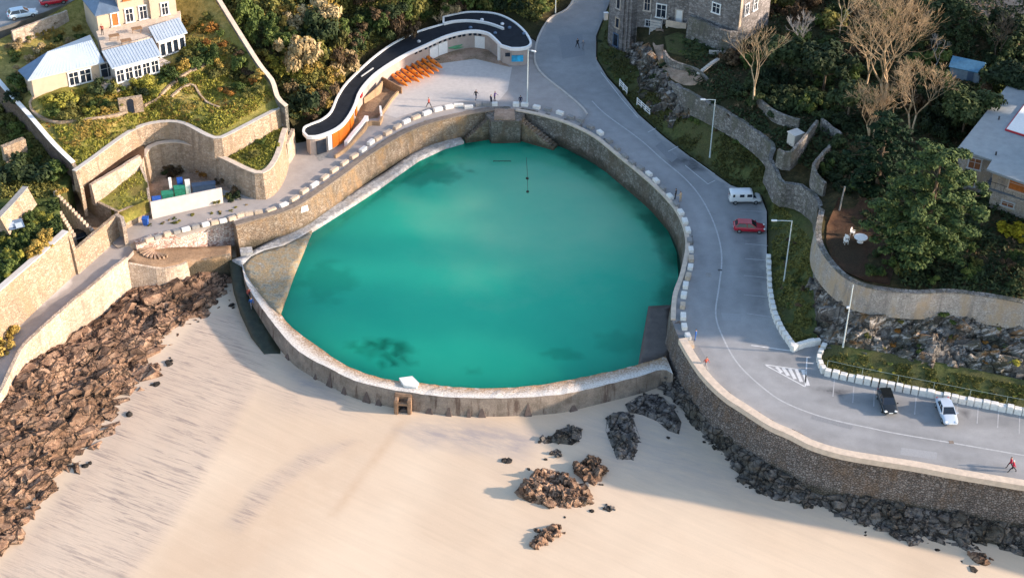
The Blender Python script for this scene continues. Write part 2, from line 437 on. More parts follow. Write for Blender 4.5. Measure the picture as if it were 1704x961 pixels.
stone_mat("stone_poolgrey", [(.17, .15, .125), (.25, .22, .19), (.30, .27, .24)], (.11, .095, .08), 2.0, stain=(.14, .105, .075), tide=-3.4)
stone_mat("granite", [(.19, .17, .16), (.265, .24, .23), (.34, .31, .30)], (.14, .13, .125), 2.0, (1, 1, 1.8), bump=.4)
stone_mat("rubble_white", [(.62, .5, .43), (.75, .66, .6), (.7, .55, .47), (.4, .25, .2)], (.45, .3, .24), 2.6, bump=.7)
def dam_mat():
    t = NT("dam_concrete"); n = t.noise(.5, 6, .7); f = t.noise(6, 5, .7); v = t.noise(1.0, 4, .6, t.map((1.2, 1.2, .12)))
    col = t.ramp(n, [(.3, (.15, .125, .10)), (.5, (.245, .20, .165)), (.7, (.34, .28, .23))])
    col = t.mix(t.ramp(v, [(.54, 0.), (.66, .8)]), col, (.085, .055, .045))
    col = t.mix(.5, col, t.ramp(f, [(.3, .5), (.7, 1.4)]), 'MULTIPLY'); t.bump(f, .6, .08)
    M["dam_concrete"] = t.done(col, .85, .25)
    t = NT("dam_top"); n = t.noise(1.1, 6, .75); f = t.noise(4.5, 6, .8); e = t.attr("edge")
    col = t.ramp(f, [(.36, (.22, .13, .075)), (.47, (.50, .40, .32)), (.60, (.74, .68, .62))])
    k = t.math('MULTIPLY', t.ramp(n, [(.36, 0.), (.5, .9)]), e)
    col = t.mix(k, col, t.ramp(f, [(.3, (.10, .07, .045)), (.6, (.42, .22, .07))]))
    col = t.mix(t.ramp(e, [(.02, .75), (.3, .0)]), col, t.ramp(f, [(.35, (.42, .36, .30)), (.5, (.74, .70, .65))])); t.bump(f, .9, .15)
    M["dam_top"] = t.done(col, .85, .25)
    t = NT("apron"); n = t.noise(.55, 7, .75); f = t.noise(3.5, 6, .8)
    col = t.ramp(n, [(.32, (.10, .105, .08)), (.43, (.25, .24, .195)), (.53, (.30, .215, .115)), (.62, (.24, .225, .185)), (.7, (.46, .43, .385))])
    col = t.mix(.75, col, t.ramp(f, [(.3, .45), (.7, 1.7)]), 'MULTIPLY'); t.bump(f, .8, .1)
    M["apron"] = t.done(col, .85, .25)
    t = NT("ledge"); f = t.noise(2.2, 6, .8); e = t.noise(.4, 4, .6)
    col = t.ramp(f, [(.33, (.16, .16, .155)), (.5, (.34, .335, .33)), (.66, (.56, .555, .55))])
    col = t.mix(t.ramp(e, [(.5, 0.), (.65, .5)]), col, (.40, .33, .26)); t.bump(f, .5, .08)
    M["ledge"] = t.done(col, .7, .4)
dam_mat()
def asphalt_mat(name, c0, c1, crack=.4, wet=True):
    t = NT(name); n = t.noise(.09, 5, .6); f = t.noise(18, 4, .8); s = t.noise(.5, 6, .7)
    col = t.ramp(n, [(.35, c0), (.65, c1)])
    col = t.mix(.45, col, t.ramp(s, [(.3, .72), (.7, 1.22)]), 'MULTIPLY')
    col = t.mix(.35, col, t.ramp(f, [(.3, .6), (.7, 1.35)]), 'MULTIPLY')
    e = t.vor(.16, 'DISTANCE_TO_EDGE', "Distance", t.map((1, 1, .01)))
    col = t.mix(t.ramp(e, [(0.002, crack), (.006, 0.)]), col, (.12, .12, .12)) if crack else col
    st = t.attr("stain"); col = t.mix(t.math('MULTIPLY', st, t.ramp(s, [(.38, .35), (.55, 1.)])), col, (.06, .06, .065))
    tr = t.attr("track"); col = t.mix(t.math('MULTIPLY', tr, .35), col, (.40, .40, .41))
    t.bump(f, .25, .03); M[name] = t.done(col, .8, .3)
asphalt_mat("asphalt", (.23, .231, .234), (.31, .309, .31), .0)
asphalt_mat("promenade", (.33, .295, .275), (.41, .37, .345), .0)
ground_mat("grass_gold", [(.16, .14, .04), (.33, .265, .08), (.48, .37, .13)] + [(.28, .255, .06)], .12, 1.4, 8)
ground_mat("grass_green", [(.035, .05, .014), (.075, .095, .025), (.14, .15, .04)] + [(.10, .075, .035)], .15, 1.2, 8)
ground_mat("grass_verge", [(.04, .052, .018), (.085, .10, .034), (.14, .145, .05)] + [(.11, .11, .045)], .2, 1.2, 8)
ground_mat("grass_lit", [(.12, .125, .03), (.24, .23, .055), (.34, .30, .08)] + [(.25, .20, .06)], .2, 1.5, 8)
ground_mat("wood_floor", [(.03, .028, .014), (.06, .05, .022), (.12, .085, .04)] + [(.05, .05, .02)], .2, .9, 5, 1.0)
ground_mat("soil_brown", [(.06, .032, .02), (.085, .046, .028), (.115, .065, .04)] + [(.075, .05, .03)], .2, 1.3, 7, .5)
ground_mat("soil_path", [(.30, .19, .13), (.42, .29, .21), (.5, .36, .27)] + [(.35, .25, .17)], .3, 1.3, 7, .3)
ground_mat("terrace_ground", [(.24, .15, .09), (.32, .21, .13), (.38, .26, .17)] + [(.30, .2, .13)], .3, 1.3, 7, .3)
plain("white_paint", (.80, .79, .77), .6, .07, 3.0); plain("block_white", (.74, .71, .66), .75, .14, 3.0, bump=.5); plain("block_tan", (.52, .42, .32), .85, .25, 3.0, bump=.6)
plain("block_grey", (.27, .26, .25), .85, .25, 3.0, bump=.6)
plain("road_paint", (.43, .43, .435), .8, .22, 2.5); plain("hatch_paint", (.60, .60, .60), .8, .15, 2.0); plain("bay_paint", (.37, .37, .375), .85, .2, 2.0); plain("coping_cream", (.58, .47, .37), .8, .16, 1.5, bump=.5); plain("kerb_stone", (.5, .45, .4), .8, .15, 2.0)
plain("coping_dark", (.2, .16, .13), .85, .25, 2.0, bump=.4); plain("algae_dark", (.022, .03, .016), .55, .5, 1.2, spec=.5, bump=.8); plain("ramp_brown", (.075, .058, .048), .5, .3, .8, spec=.5, bump=.3)
plain("pale_wall", (.60, .54, .49), .8, .08, 1.2); plain("wood_brown", (.26, .15, .08), .8, .3, 4.0); plain("dark_metal", (.05, .05, .055), .4, .2, 4); plain("steel", (.42, .44, .45), .35, .1, 4, metal=.6)

# ================================================================== outlines read off the place
SAND_Z = -6.0
def sand_z(x, y): return SAND_Z - np.clip(-16-y, 0, 34)*.055 - .0*x
COPE_W = [(226, 404), (262, 393), (300, 384), (340, 372), (386, 360)]
COPE_N = [(392, 374), (430, 363), (470, 352), (500, 339), (530, 319), (570, 291), (607, 263), (640, 241), (680, 218), (720, 203), (760, 193), (800, 186), (822, 183)]
COPE_M = [(822, 183), (836, 182), (858, 183)]
COPE_E = [(858, 183), (890, 189), (930, 200), (960, 212), (990, 228), (1027, 258), (1072, 295), (1102, 323), (1125, 351), (1138, 381), (1141, 412), (1132, 455), (1120, 490), (1117, 530)]
COPE_S = [(1117, 530), (1130, 563), (1148, 594), (1171, 626), (1203, 657), (1236, 679), (1280, 707), (1314, 722), (1350, 740), (1400, 755), (1463, 766), (1526, 776), (1602, 790), (1704, 807), (1820, 826), (2000, 860), (2300, 930)]
ZC = 0.0
LIP_Z, LEDGE_Z, WATER_Z = -3.55, -3.5, -3.95
WATER = [(466, 520), (490, 452), (522, 380), (600, 331), (632, 310), (660, 290), (697, 264), (740, 244), (772, 235), (809, 230), (850, 232), (895, 238), (940, 253), (985, 277), (1035, 310), (1075, 347), (1103, 385), (1117, 420), (1120, 455), (1116, 510),
         (1078, 510), (1060, 604), (1000, 624), (920, 637), (840, 642), (760, 640), (700, 632), (640, 617), (580, 594), (530, 569), (490, 545)]
DAM_IN = [(442, 494), (450, 500), (460, 511), (480, 538), (503, 557), (536, 581), (566, 601), (594, 615), (632, 627), (660, 632), (700, 636), (758, 643), (810, 645), (860, 643), (913, 637), (991, 622), (1060, 606), (1112, 590)]
DAM_OUT = [(402, 436), (408, 466), (418, 486), (430, 504), (455, 538), (488, 576), (513, 594), (551, 614), (594, 634), (645, 646), (700, 655), (758, 661), (830, 662), (900, 659), (951, 653), (1027, 635), (1070, 624), (1102, 614), (1120, 622)]

# ------------------------------------------------------------------ sand, one sheet out to the horizon
def soft(poly, x, y, w):
    p = [(q.x, q.y) for q in PL(poly, SAND_Z)]
    d = seg_dist(p, x, y); return np.clip(np.where(inside(p, x, y), .5+d/w, .5-d/w), 0, 1)
def build_sand():
    xs = np.concatenate([[-2500, -900, -350, -160], np.arange(-100, 110, .7), [160, 350, 900, 2500]])
    ys = np.concatenate([[-1500, -500, -200, -110], np.arange(-75, 40, .7), [60, 100, 200, 600, 1500, 4000]])
    X, Y = np.meshgrid(xs, ys); Z = sand_z(X, Y)+.10*fbm(X*.12, Y*.12, 5)
    Z = np.where((np.abs(X) > 100) | (Y > 38), Z-.0, Z)
    nx = len(xs); V = np.stack([X.ravel(), Y.ravel(), Z.ravel()], 1)
    F = [[j*nx+i, j*nx+i+1, (j+1)*nx+i+1, (j+1)*nx+i] for j in range(len(ys)-1) for i in range(nx-1)]
    o = np_mesh("sand", V, F, M["sand"], smooth=True); tag(o, "pale rippled beach sand below the sea pool", None, None, "structure")
    set_attr(o, lambda x, y, z: np.maximum(np.maximum(soft([(345, 520), (230, 640), (110, 800), (-40, 980), (160, 1010), (300, 840), (430, 640), (395, 520)], x, y, 1.6), .75*soft([(470, 640), (430, 560), (380, 600), (470, 680), (600, 690), (560, 660)], x, y, 4)),
                                           .9*soft([(375, 860), (425, 800), (520, 740), (590, 730), (470, 800), (400, 870)], x, y, 1.5)), "wet")
    set_attr(o, lambda x, y, z: np.maximum(np.maximum(soft([(660, 715), (620, 800), (380, 1000), (180, 1000), (420, 800), (520, 700)], x, y, 8)*.8, 1.3*soft([(664, 698), (678, 698), (646, 742), (606, 792), (560, 850), (540, 850), (590, 780), (630, 735)], x, y, 1.6)), .6*soft([(240, 640), (120, 800), (0, 930), (30, 930), (160, 800), (290, 640)], x, y, 3)), "warm")
    set_attr(o, lambda x, y, z: np.maximum(np.maximum(.8*soft([(665, 715), (700, 735), (800, 745), (870, 760), (900, 720), (800, 700), (700, 700)], x, y, 3), .75*soft([(470, 605), (500, 650), (570, 670), (545, 640)], x, y, 2)),
                                           .5*soft([(950, 700), (1000, 780), (1250, 830), (1400, 860), (1180, 740), (1140, 660)], x, y, 6)), "damp_shade")  # first and last patch put the sea wall's shade into the colour
    V2 = [tuple(v) for v in V]; TERR.append((V2, F))
build_sand()

# ------------------------------------------------------------------ pool: floor, water, dam, ledge
wp = [(p.x, p.y) for p in PL(WATER, WATER_Z)]
def weed_shade(x, y, z):
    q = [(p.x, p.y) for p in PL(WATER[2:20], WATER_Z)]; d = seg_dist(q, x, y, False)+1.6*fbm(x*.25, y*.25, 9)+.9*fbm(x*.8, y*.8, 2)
    a = np.clip((2.1-d)/1.0, 0, 1)*np.clip(.75+2.2*fbm(x*.22, y*.22, 6), .25, 1)*.72  # edge belt: weeds plus wall shade and reflection put into the colour
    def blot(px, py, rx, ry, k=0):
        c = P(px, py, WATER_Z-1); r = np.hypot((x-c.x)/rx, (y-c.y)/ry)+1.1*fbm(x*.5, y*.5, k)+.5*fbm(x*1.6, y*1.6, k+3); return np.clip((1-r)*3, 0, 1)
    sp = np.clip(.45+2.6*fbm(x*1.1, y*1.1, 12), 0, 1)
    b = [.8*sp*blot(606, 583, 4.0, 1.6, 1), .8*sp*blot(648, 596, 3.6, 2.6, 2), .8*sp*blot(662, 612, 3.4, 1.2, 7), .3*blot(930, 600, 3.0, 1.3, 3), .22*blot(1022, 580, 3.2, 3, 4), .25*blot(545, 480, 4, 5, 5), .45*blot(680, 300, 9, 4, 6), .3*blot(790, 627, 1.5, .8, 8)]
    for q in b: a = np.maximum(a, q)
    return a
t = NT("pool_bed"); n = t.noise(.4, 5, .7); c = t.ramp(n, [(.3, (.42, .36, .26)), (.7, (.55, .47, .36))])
c = t.mix(t.attr("weed_shade"), c, (.025, .024, .022)); M["pool_bed"] = t.done(c, .9, .1)
pf = patch("pool_floor", [(p[0], p[1]+4, -5.1) for p in WATER], M["pool_bed"], .8, label="sandy floor of the sea pool with dark weeds and painted edge shade", terrain=False, skirt=.6)
set_attr(pf, weed_shade, "weed_shade")
t = NT("pool_water"); mk = t.attr("mint"); n = t.noise(.10, 4, .55); f = t.noise(1.5, 4, .6)
k = t.math('ADD', t.math('ADD', t.math('MULTIPLY', mk, .55), .17), t.math('MULTIPLY', t.math('SUBTRACT', n, .5), .35), True)
c = t.ramp(k, [(0.05, (.000, .41, .285)), (.45, (.03, .55, .355)), (.95, (.30, .72, .46))])
t.done(c, .10, .5); t.b.inputs["Subsurface Weight"].default_value = 1.0; t.b.inputs["Subsurface Radius"].default_value = (14.0, 45.0, 40.0); t.b.inputs["Subsurface Scale"].default_value = 1.0; t.b.subsurface_method = "BURLEY"; t.b.inputs["IOR"].default_value = 1.33; t.bump(t.noise(1.6, 5, .7, t.map((1, 1.8, 1), (0, 0, .4))), .16, .05)
tr = t.n.new("ShaderNodeBsdfTransparent"); tr.inputs[0].default_value = (.10, .70, .60, 1)
mx = t.n.new("ShaderNodeMixShader"); t.L(t.math('ADD', t.math('MULTIPLY', t.attr('weed_shade'), .62), .30), mx.inputs[0])
t.L(t.b.outputs[0], mx.inputs[1]); t.L(tr.outputs[0], mx.inputs[2]); t.L(mx.outputs[0], t.n["Material Output"].inputs[0]); M["pool_water"] = t.m
WOUT = [(452, 522), (482, 440), (515, 374)] + [(p[0], p[1]-6) for p in WATER[3:16]] + [(p[0]+9, p[1]) for p in WATER[16:20]] + [(1121, 585), (1095, 605), (1060, 614), (1000, 632), (920, 646), (840, 651), (760, 652), (700, 645), (640, 636), (592, 622), (562, 606), (532, 586), (500, 563), (476, 543)]
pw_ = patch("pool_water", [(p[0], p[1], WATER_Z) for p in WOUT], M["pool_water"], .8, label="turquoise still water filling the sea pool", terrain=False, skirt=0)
def mint(x, y, z):
    c = P(930, 330, WATER_Z); c2 = P(870, 430, WATER_Z)
    return np.clip(1.1*np.exp(-(((x-c.x)/24)**2+((y-c.y)/20)**2))*.75+.45*np.exp(-(((x-c2.x)/26)**2+((y-c2.y)/24)**2)), 0, 1)
set_attr(pw_, mint, "mint"); set_attr(pw_, weed_shade, "weed_shade")
def build_dam():
    a = spline([(p[0], p[1]) for p in DAM_OUT], 5); b = spline([(p[0], p[1]) for p in DAM_IN], 6)
    A = resample([P(p[0], p[1], LIP_Z) for p in a], .8); B = [P(p[0], p[1], LIP_Z) for p in b]
    bm = BM(); rows = []; L = bm.verts.layers.float.new("edge")
    n = len(A); Bd = resample(B, .25)
    for i, p in enumerate(A):
        q = Bd[min(range(len(Bd)), key=lambda j: (Bd[j]-p).length + abs(j/len(Bd)-i/n)*25)]
        zb = float(sand_z(p.x, p.y))-.6; j = random.uniform(-.05, .05)
        d = (q-p); d.z = 0; d = d.normalized() if d.length > .05 else Vector((0, 1, 0))
        r = [(p-d*.5, zb, 0), (p-d*.12, LIP_Z-.45, 0), (p, LIP_Z+j, 0), (p+(q-p)*.2, LIP_Z+.02+j, 0), (p+(q-p)*.6, LIP_Z+random.uniform(-.05, .07), .35), (q, LIP_Z-.05+random.uniform(-.07, .05), 1), (q+d*.15, WATER_Z-1.4, 1)]
        row = []
        for v, z, e in r:
            w = bm.verts.new((v.x, v.y, z)); w[L] = e; row.append(w)
        rows.append(row)
    for r0, r1 in zip(rows, rows[1:]):
        for j in range(6):
            f = bm.faces.new((r0[j], r1[j], r1[j+1], r0[j+1])); f.material_index = 0 if j < 2 else 1
    o = obj("pool_dam", bm, [M["dam_concrete"], M["dam_top"]])
    tag(o, "curved concrete dam wall with white crusted top between pool and beach", "dam")
    # dark wedge shaped drain stains stand as tapered ribs on the seaward face
    for px in (468+14, 524, 548, 574, 607, 629, 715, 746, 778, 798, 878, 956):
        k = min(range(n), key=lambda i: abs(to_px(A[i])[0]-px)); p = A[k]; N = normals2([A[max(k-1, 0)], p, A[min(k+1, n-1)]])[1]
        zb = float(sand_z(p.x, p.y))-.1; tdir = Vector((N.y, -N.x)); s = random.uniform(.2, .6); hh = random.uniform(.5, 1.5)
        bm = BM(); q = [(p-N.to_3d()*.14)+tdir.to_3d()*.03, (p-N.to_3d()*.14)-tdir.to_3d()*.03]
        top = [bm.verts.new((v.x, v.y, LIP_Z-hh)) for v in q]
        out = [bm.verts.new((p.x-N.x*.62+tdir.x*s*e, p.y-N.y*.62+tdir.y*s*e, zb)) for e in (1, -1)]
        inn = [bm.verts.new((p.x-N.x*.3+tdir.x*s*e, p.y-N.y*.3+tdir.y*s*e, zb)) for e in (1, -1)]
        for f in ((top[0], top[1], out[1], out[0]), (top[0], out[0], inn[0]), (top[1], inn[1], out[1])): bm.faces.new(f)
        obj("stain_rib", bm, M["rib_dark"], o)
    # raised pale block over the sluice, and the rusty sluice housing at the foot
    bm = BM(); prism(bm, [tuple(P(x, y, LIP_Z+.3))[:2] for x, y in ((664, 628), (686, 625), (697, 636), (693, 644), (672, 640))], LIP_Z-.4, LIP_Z+.3); obj("sluice_cap", bm, M["block_white"], o)
    return o, A
plain("rib_dark", (.11, .08, .07), .8, .35, 2.0); plain("rust_stone", (.26, .165, .105), .85, .35, 2.0, bump=.8)
DAM, DAM_A = build_dam()
def apron():
    pts = [(404, 440), (418, 426), (440, 416), (472, 408), (500, 394), (519, 383), (490, 453), (466, 521), (455, 514), (440, 498), (424, 478), (410, 458)]
    patch("apron", [(p[0], p[1], LEDGE_Z) for p in pts], M["apron"], .8, amp=.05, scale=.7, skirt=2.2, label="stained concrete apron at the corner of the pool")
    a = [(386, 432), (405, 425), (440, 406), (480, 386), (506, 372), (545, 345), (600, 312), (640, 287), (680, 259), (720, 236), (745, 228), (765, 226)]
    b = [(772, 235), (740, 244), (697, 264), (660, 290), (632, 310), (600, 331), (521, 381), (500, 394), (472, 408), (440, 416), (418, 426), (404, 440)]
    patch("ledge", [(p[0], p[1], LEDGE_Z+.02) for p in a+b], M["ledge"], .6, amp=.06, scale=.9, skirt=2.2, label="pale slippery stone ledge along the foot of the pool wall")
    patch("ramp", [(p[0], p[1], z) for p, z in (((1079, 509), WATER_Z+.0), ((1118, 507), WATER_Z+.03), ((1122, 575), WATER_Z+.25), ((1112, 590), WATER_Z+.35), ((1062, 606), WATER_Z+.12))], M["ramp_brown"], .8, skirt=1.6, label="dark brown launching ramp in the pool corner")
    patch("slipway", [(p[0], p[1], z) for p, z in (((380, 428), -3.6), ((402, 428), -3.6), ((409, 462), -4.3), ((423, 505), -5.0), ((446, 545), -5.5), ((466, 580), -5.9), ((468, 606), -6.2), ((462, 612), -6.3), ((440, 590), -6.0), ((417, 556), -5.5), ((399, 513), -5.0), ((387, 470), -4.3))], M["algae_dark"], .8, amp=.05, skirt=3.0, label="dark algae covered slipway down beside the dam")
apron()

# ------------------------------------------------------------------ retaining walls round the pool
def cwall(name, pts, mt, label, batter, zb=-6.2, cope=True, thick=1.0):
    return wall(name, [(p[0], p[1], ZC, zb) for p in pts], thick, mt, label, 1, batter, None, .03, "retaining wall", n=6, step=1.0)
cwall("pool_wall", COPE_N, M["stone_pool"], "tan stone retaining wall along the left side of the pool", 1.1)
cwall("pool_wall", COPE_M, M["stone_poolgrey"], "short grey wall piece under the head of the pool stairs", .3)
cwall("pool_wall", COPE_E, M["stone_poolgrey"], "grey stone retaining wall curving round the right side of the pool", .6)
cwall("sea_wall", COPE_S, M["stone_sea"], "tall rough grey sea wall below the road above the beach", 1.3, -8.6)
wall("ramp_wall", [(p[0], p[1], -.05, -4.6) for p in COPE_W], .8, M["rubble_white"], "whitewashed rubble wall under the left end of the promenade", 1, .3, rough=.06, cat="retaining wall")
# corner face between the two
wall("corner_wall", [(386, 360, -.05, -5.0), (392, 374, -.05, -5.0)], .7, M["stone_grey"], "narrow shaded wall corner beside the whitewashed rubble wall", 1, 0, rough=.02, cat="retaining wall", n=1)
def parapet(name, pts, w, h, mt, label, z=ZC, off=0.0):
    q = resample([P(p[0], p[1], z+h) for p in spline([(p[0], p[1]) for p in pts], 6)], 1.0)
    bm = BM(); sweep(bm, [Vector((p.x, p.y, z)) for p in q], [(off-.06, .0), (off+w, .0), (off+w, h), (off-.06, h)]); o = obj(name, bm, mt)
    return tag(o, label, "parapet")
parapet("stone_coping", COPE_N, .9, .22, M["coping_dark"], "low worn coping along the left pool wall")
parapet("stone_coping", COPE_E, .55, .22, M["coping_cream"], "cream coping along the right pool wall")
parapet("parapet", COPE_S[1:], .95, .75, M["coping_cream"], "cream topped parapet of the sea wall along the road")

# ------------------------------------------------------------------ road and promenade
KERB = [(972, -60), (950, 8), (915, 31), (898, 58), (891, 82), (891, 105), (905, 126), (940, 154), (966, 176), (977, 190)]
ROAD_R = [(1040, -70), (1016, 0), (992, 60), (992, 98), (1010, 128), (1032, 152), (1062, 190), (1105, 228), (1150, 262), (1190, 290), (1216, 308), (1266, 326), (1276, 352), (1276, 425), (1280, 480), (1287, 520), (1303, 555), (1320, 578), (1362, 570), (1362, 606), (1372, 620), (1480, 642), (1600, 665), (1704, 685), (1900, 720), (2150, 770)]
cop = [(p[0], p[1]) for p in spline(COPE_E, 4)] + [(p[0], p[1]) for p in spline(COPE_S, 4)][1:]
road_pts = [(p[0], p[1]) for p in spline(KERB, 3)] + [(968, 206), (963, 214)] + [p for p in cop if p[0] > 966] + [(2150, 770)][:0]
kx = [p for p in cop if p[0] > 966]
road_out = [(p[0], p[1], .02) for p in spline(KERB, 3)] + [(968, 206, .02)] + [(p[0], p[1], .02) for p in kx] + [(p[0], p[1], .02) for p in ROAD_R[::-1]]
road = patch("road", road_out, M["asphalt"], 1.0, skirt=1.5, label="grey worn coast road curving past the pool")
def road_marks(x, y, z):
    a = np.zeros(x.shape)
    for px, py, rx, ry, s in ((1142, 270, 2.6, 2.0, 1), (1160, 283, 1.8, 1.2, 1), (1390, 652, 2.2, .8, 1), (1367, 645, 2.4, .35, .9), (1604, 684, 1.6, .5, .9), (1256, 440, 2.0, 7.5, .5), (1262, 500, 1.8, 4.5, .4), (1440, 668, 9, 1.2, .3), (1640, 700, 9, 1.2, .3), (1135, 560, 1.2, 4, .3), (1200, 690, 4, 2, .25), (1245, 400, 2.4, 1.6, .5), (1290, 598, 1.2, .35, .9), (1250, 300, 3, 1.5, .5)):
        c = P(px, py, 0); r = np.hypot((x-c.x)/rx, (y-c.y)/ry)+.7*fbm(x*.6, y*.6, 4); a = np.maximum(a, s*np.clip((1-r)*2.5, 0, 1))
    return a
CENTRE = [(985, 168), (1009, 191), (1065, 232), (1102, 265), (1140, 297), (1166, 328), (1186, 366), (1198, 404), (1201, 437), (1196, 480), (1191, 523), (1203, 561), (1229, 606), (1274, 648), (1312, 672), (1375, 695), (1451, 712), (1489, 720), (1577, 735), (1704, 757), (1850, 782)]
cl = [(p.x, p.y) for p in PL(spline(CENTRE, 5), 0)]
set_attr(road, road_marks, "stain")
set_attr(road, lambda x, y, z: np.clip(1-np.abs(seg_dist(cl, x, y, False)-1.5)/1.2, 0, 1)+np.clip(1-np.abs(seg_dist(cl, x, y, False)-3.4)/.7, 0, 1)*.6, "track")
prom_back = [(893, 70), (860, 48), (800, 40), (740, 55), (690, 75), (640, 105), (604, 135), (580, 165), (560, 205), (545, 222), (507, 232), (478, 240), (440, 300), (400, 320), (300, 300), (245, 335), (205, 372), (190, 388), (186, 404), (196, 412)]
wk = [(p[0], p[1]) for p in spline(COPE_W, 3)] + [(p[0], p[1]) for p in spline(COPE_N, 4)] + [(p[0], p[1]) for p in spline(COPE_M, 2)][1:] + [(p[0], p[1]) for p in spline(COPE_E, 4) if p[0] > 858 and p[0] < 966]
def pz(px): return -.55*min(1, max(0, (300-px)/110.0))
prom = patch("promenade", [(p[0], p[1], .01+pz(p[0])) for p in wk]+[(968, 206, .01)]+[(p[0], p[1], .01) for p in spline(KERB, 3)[::-1] if p[1] > 68]+[(p[0], p[1], .01+pz(p[0])) for p in prom_back], M["promenade"], 1.0, skirt=1.0, label="pale concrete promenade above the left side of the pool")
set_attr(prom, lambda x, y, z: np.maximum(.35*soft([(800, 110), (850, 120), (880, 130), (860, 95), (800, 80)], x, y, 3), 0), "stain")
patch("promenade_apron", [(x, y, .018) for x, y in ((672, 128), (724, 104), (790, 96), (852, 112), (845, 150), (830, 168), (770, 168), (716, 178), (660, 196), (640, 190), (655, 160))], M["prom_pale"] if "prom_pale" in M else plain("prom_pale", (.50, .46, .43), .85, .1, 1.5), 1.2, skirt=0, label="paler concrete apron on the promenade")
patch("yard_earth", [(x, y, .02) for x, y in ((716, 96), (745, 82), (800, 74), (834, 100), (850, 112), (790, 98), (730, 106))], M["soil_path"], 1.0, skirt=0, label="earth strip in front of the curved building")
def stripe(name, pts, w, label, z=.026, mt="road_paint", cat="road marking", group=None, n=5):
    q = resample([P(p[0], p[1], z) for p in (spline(pts, n) if n > 1 else pts)], .8); N = normals2(q); V = []; F = []
    for p, nn in zip(q, N): V += [(p.x+nn.x*w/2, p.y+nn.y*w/2, z), (p.x-nn.x*w/2, p.y-nn.y*w/2, z)]
    for i in range(len(q)-1): F.append([2*i, 2*i+1, 2*i+3, 2*i+2])
    return tag(np_mesh(name, V, F, M[mt]), label, cat, group, "structure")
stripe("road_line", CENTRE, .19, "white centre line of the coast road")
q = resample([P(p[0], p[1], .02) for p in spline(KERB, 5)], .8); bm = BM(); sweep(bm, q, [(-.16, 0), (.16, 0), (.15, .13), (-.15, .13)])
tag(obj("kerb", bm, M["kerb_stone"]), "pale kerb between the promenade and the road", "kerb", None, "structure")
# parking bay lines
def line2(a, b, w=.12, lab="white line of a parking bay", g="parking bay lines"): return stripe("bay_line", [a, b], w, lab, .027, "bay_paint" if "parking" in g else "hatch_paint", "road marking", g, 1)
for x0, y0, x1, y1 in ((1389, 625, 1386, 660), (1421, 642, 1419, 670), (1455, 646, 1454, 676), (1525, 655, 1522, 689), (1594, 667, 1590, 702), (1628, 674, 1626, 704), (1662, 678, 1660, 711), (1697, 686, 1696, 722),
                       (1240, 405, 1282, 409), (1240, 430, 1276, 433), (1236, 384, 1272, 386), (1232, 350, 1268, 352), (1238, 458, 1278, 462), (1238, 490, 1280, 494), (1243, 521, 1284, 527)):
    line2((x0, y0), (x1, y1))
for a, b in (((1078, 220), (1098, 210)), ((1112, 252), (1135, 240)), ((1140, 275), (1178, 306)), ((1178, 306), (1190, 300)), ((1150, 262), (1190, 290)), ((1000, 120), (1034, 164)), ((1034, 164), (1062, 196))): line2(a, b, .1, "thin white edge line on the far verge side of the road", "road edge lines")
# hatched triangle and its box
for k in range(5):
    t0 = k/5.0; a = (1288+62*t0*.9, 612+30*t0*1.0); x = 1292+k*11
    yb = 607+(x-1276)*.50; yt = 608+(x-1276)*.13
    line2((x, yt), (x+9, yb+4), .42, "white diagonal bar of the hatched traffic triangle", "hatched traffic triangle bars")
for a, b in (((1272, 606), (1340, 643)), ((1272, 606), (1343, 616)), ((1343, 594), (1340, 643)), ((1343, 594), (1350, 594)), ((1344, 604), (1354, 604)), ((1250, 574), (1322, 584))): line2(a, b, .16, "white outline of the hatched traffic triangle", "hatched traffic triangle outline")
def flat(name, px, py, w, h, mt, label, rz=0.0, z=.03, cat="cover"):
    bm = BM(); c = P(px, py, z); box(bm, (c.x, c.y, z-.02), (w, h, .05), rz); return tag(obj(name, bm, mt), label, cat)
flat("manhole_cover", 1179, 457, .75, .95, M["block_grey"], "square grey manhole cover in the road"); flat("manhole_cover", 1583, 735, .55, .5, M["coping_dark"], "small dark manhole cover on the road line")
flat("drain_grate", 1198, 449, .55, .35, M["dark_metal"], "small black drain grate on the centre line")

# tarmac repair patches
plain("tarmac_dark", (.225, .23, .24), .85, .14, 5, bump=.3); plain("tarmac_light", (.305, .31, .32), .85, .1, 5, bump=.3)
for pts, mt, lab in ((((1100, 236), (1128, 262), (1118, 270), (1090, 243)), "tarmac_dark", "long dark tarmac repair along the verge"), (((1200, 520), (1232, 522), (1234, 534), (1203, 532)), "tarmac_light", "pale square tarmac repair in the bend"), (((1352, 690), (1420, 708), (1416, 714), (1348, 696)), "tarmac_dark", "narrow dark trench repair near the sea wall parapet"), (((930, 60), (968, 56), (974, 92), (936, 98)), "tarmac_dark", "broad dark repair in the upper road bend"), (((1500, 744), (1560, 752), (1558, 764), (1498, 756)), "tarmac_light", "pale repair beside the lower parapet"), (((1150, 640-60), (1164, 604), (1178, 600), (1164, 576)), "tarmac_dark", "dark gutter strip inside the sea wall bend")):
    tag(patch("tarmac_patch", [(x, y, .0235) for x, y in pts], M[mt], 1.0, skirt=0, terrain=False), lab, "road repair", None, "structure")
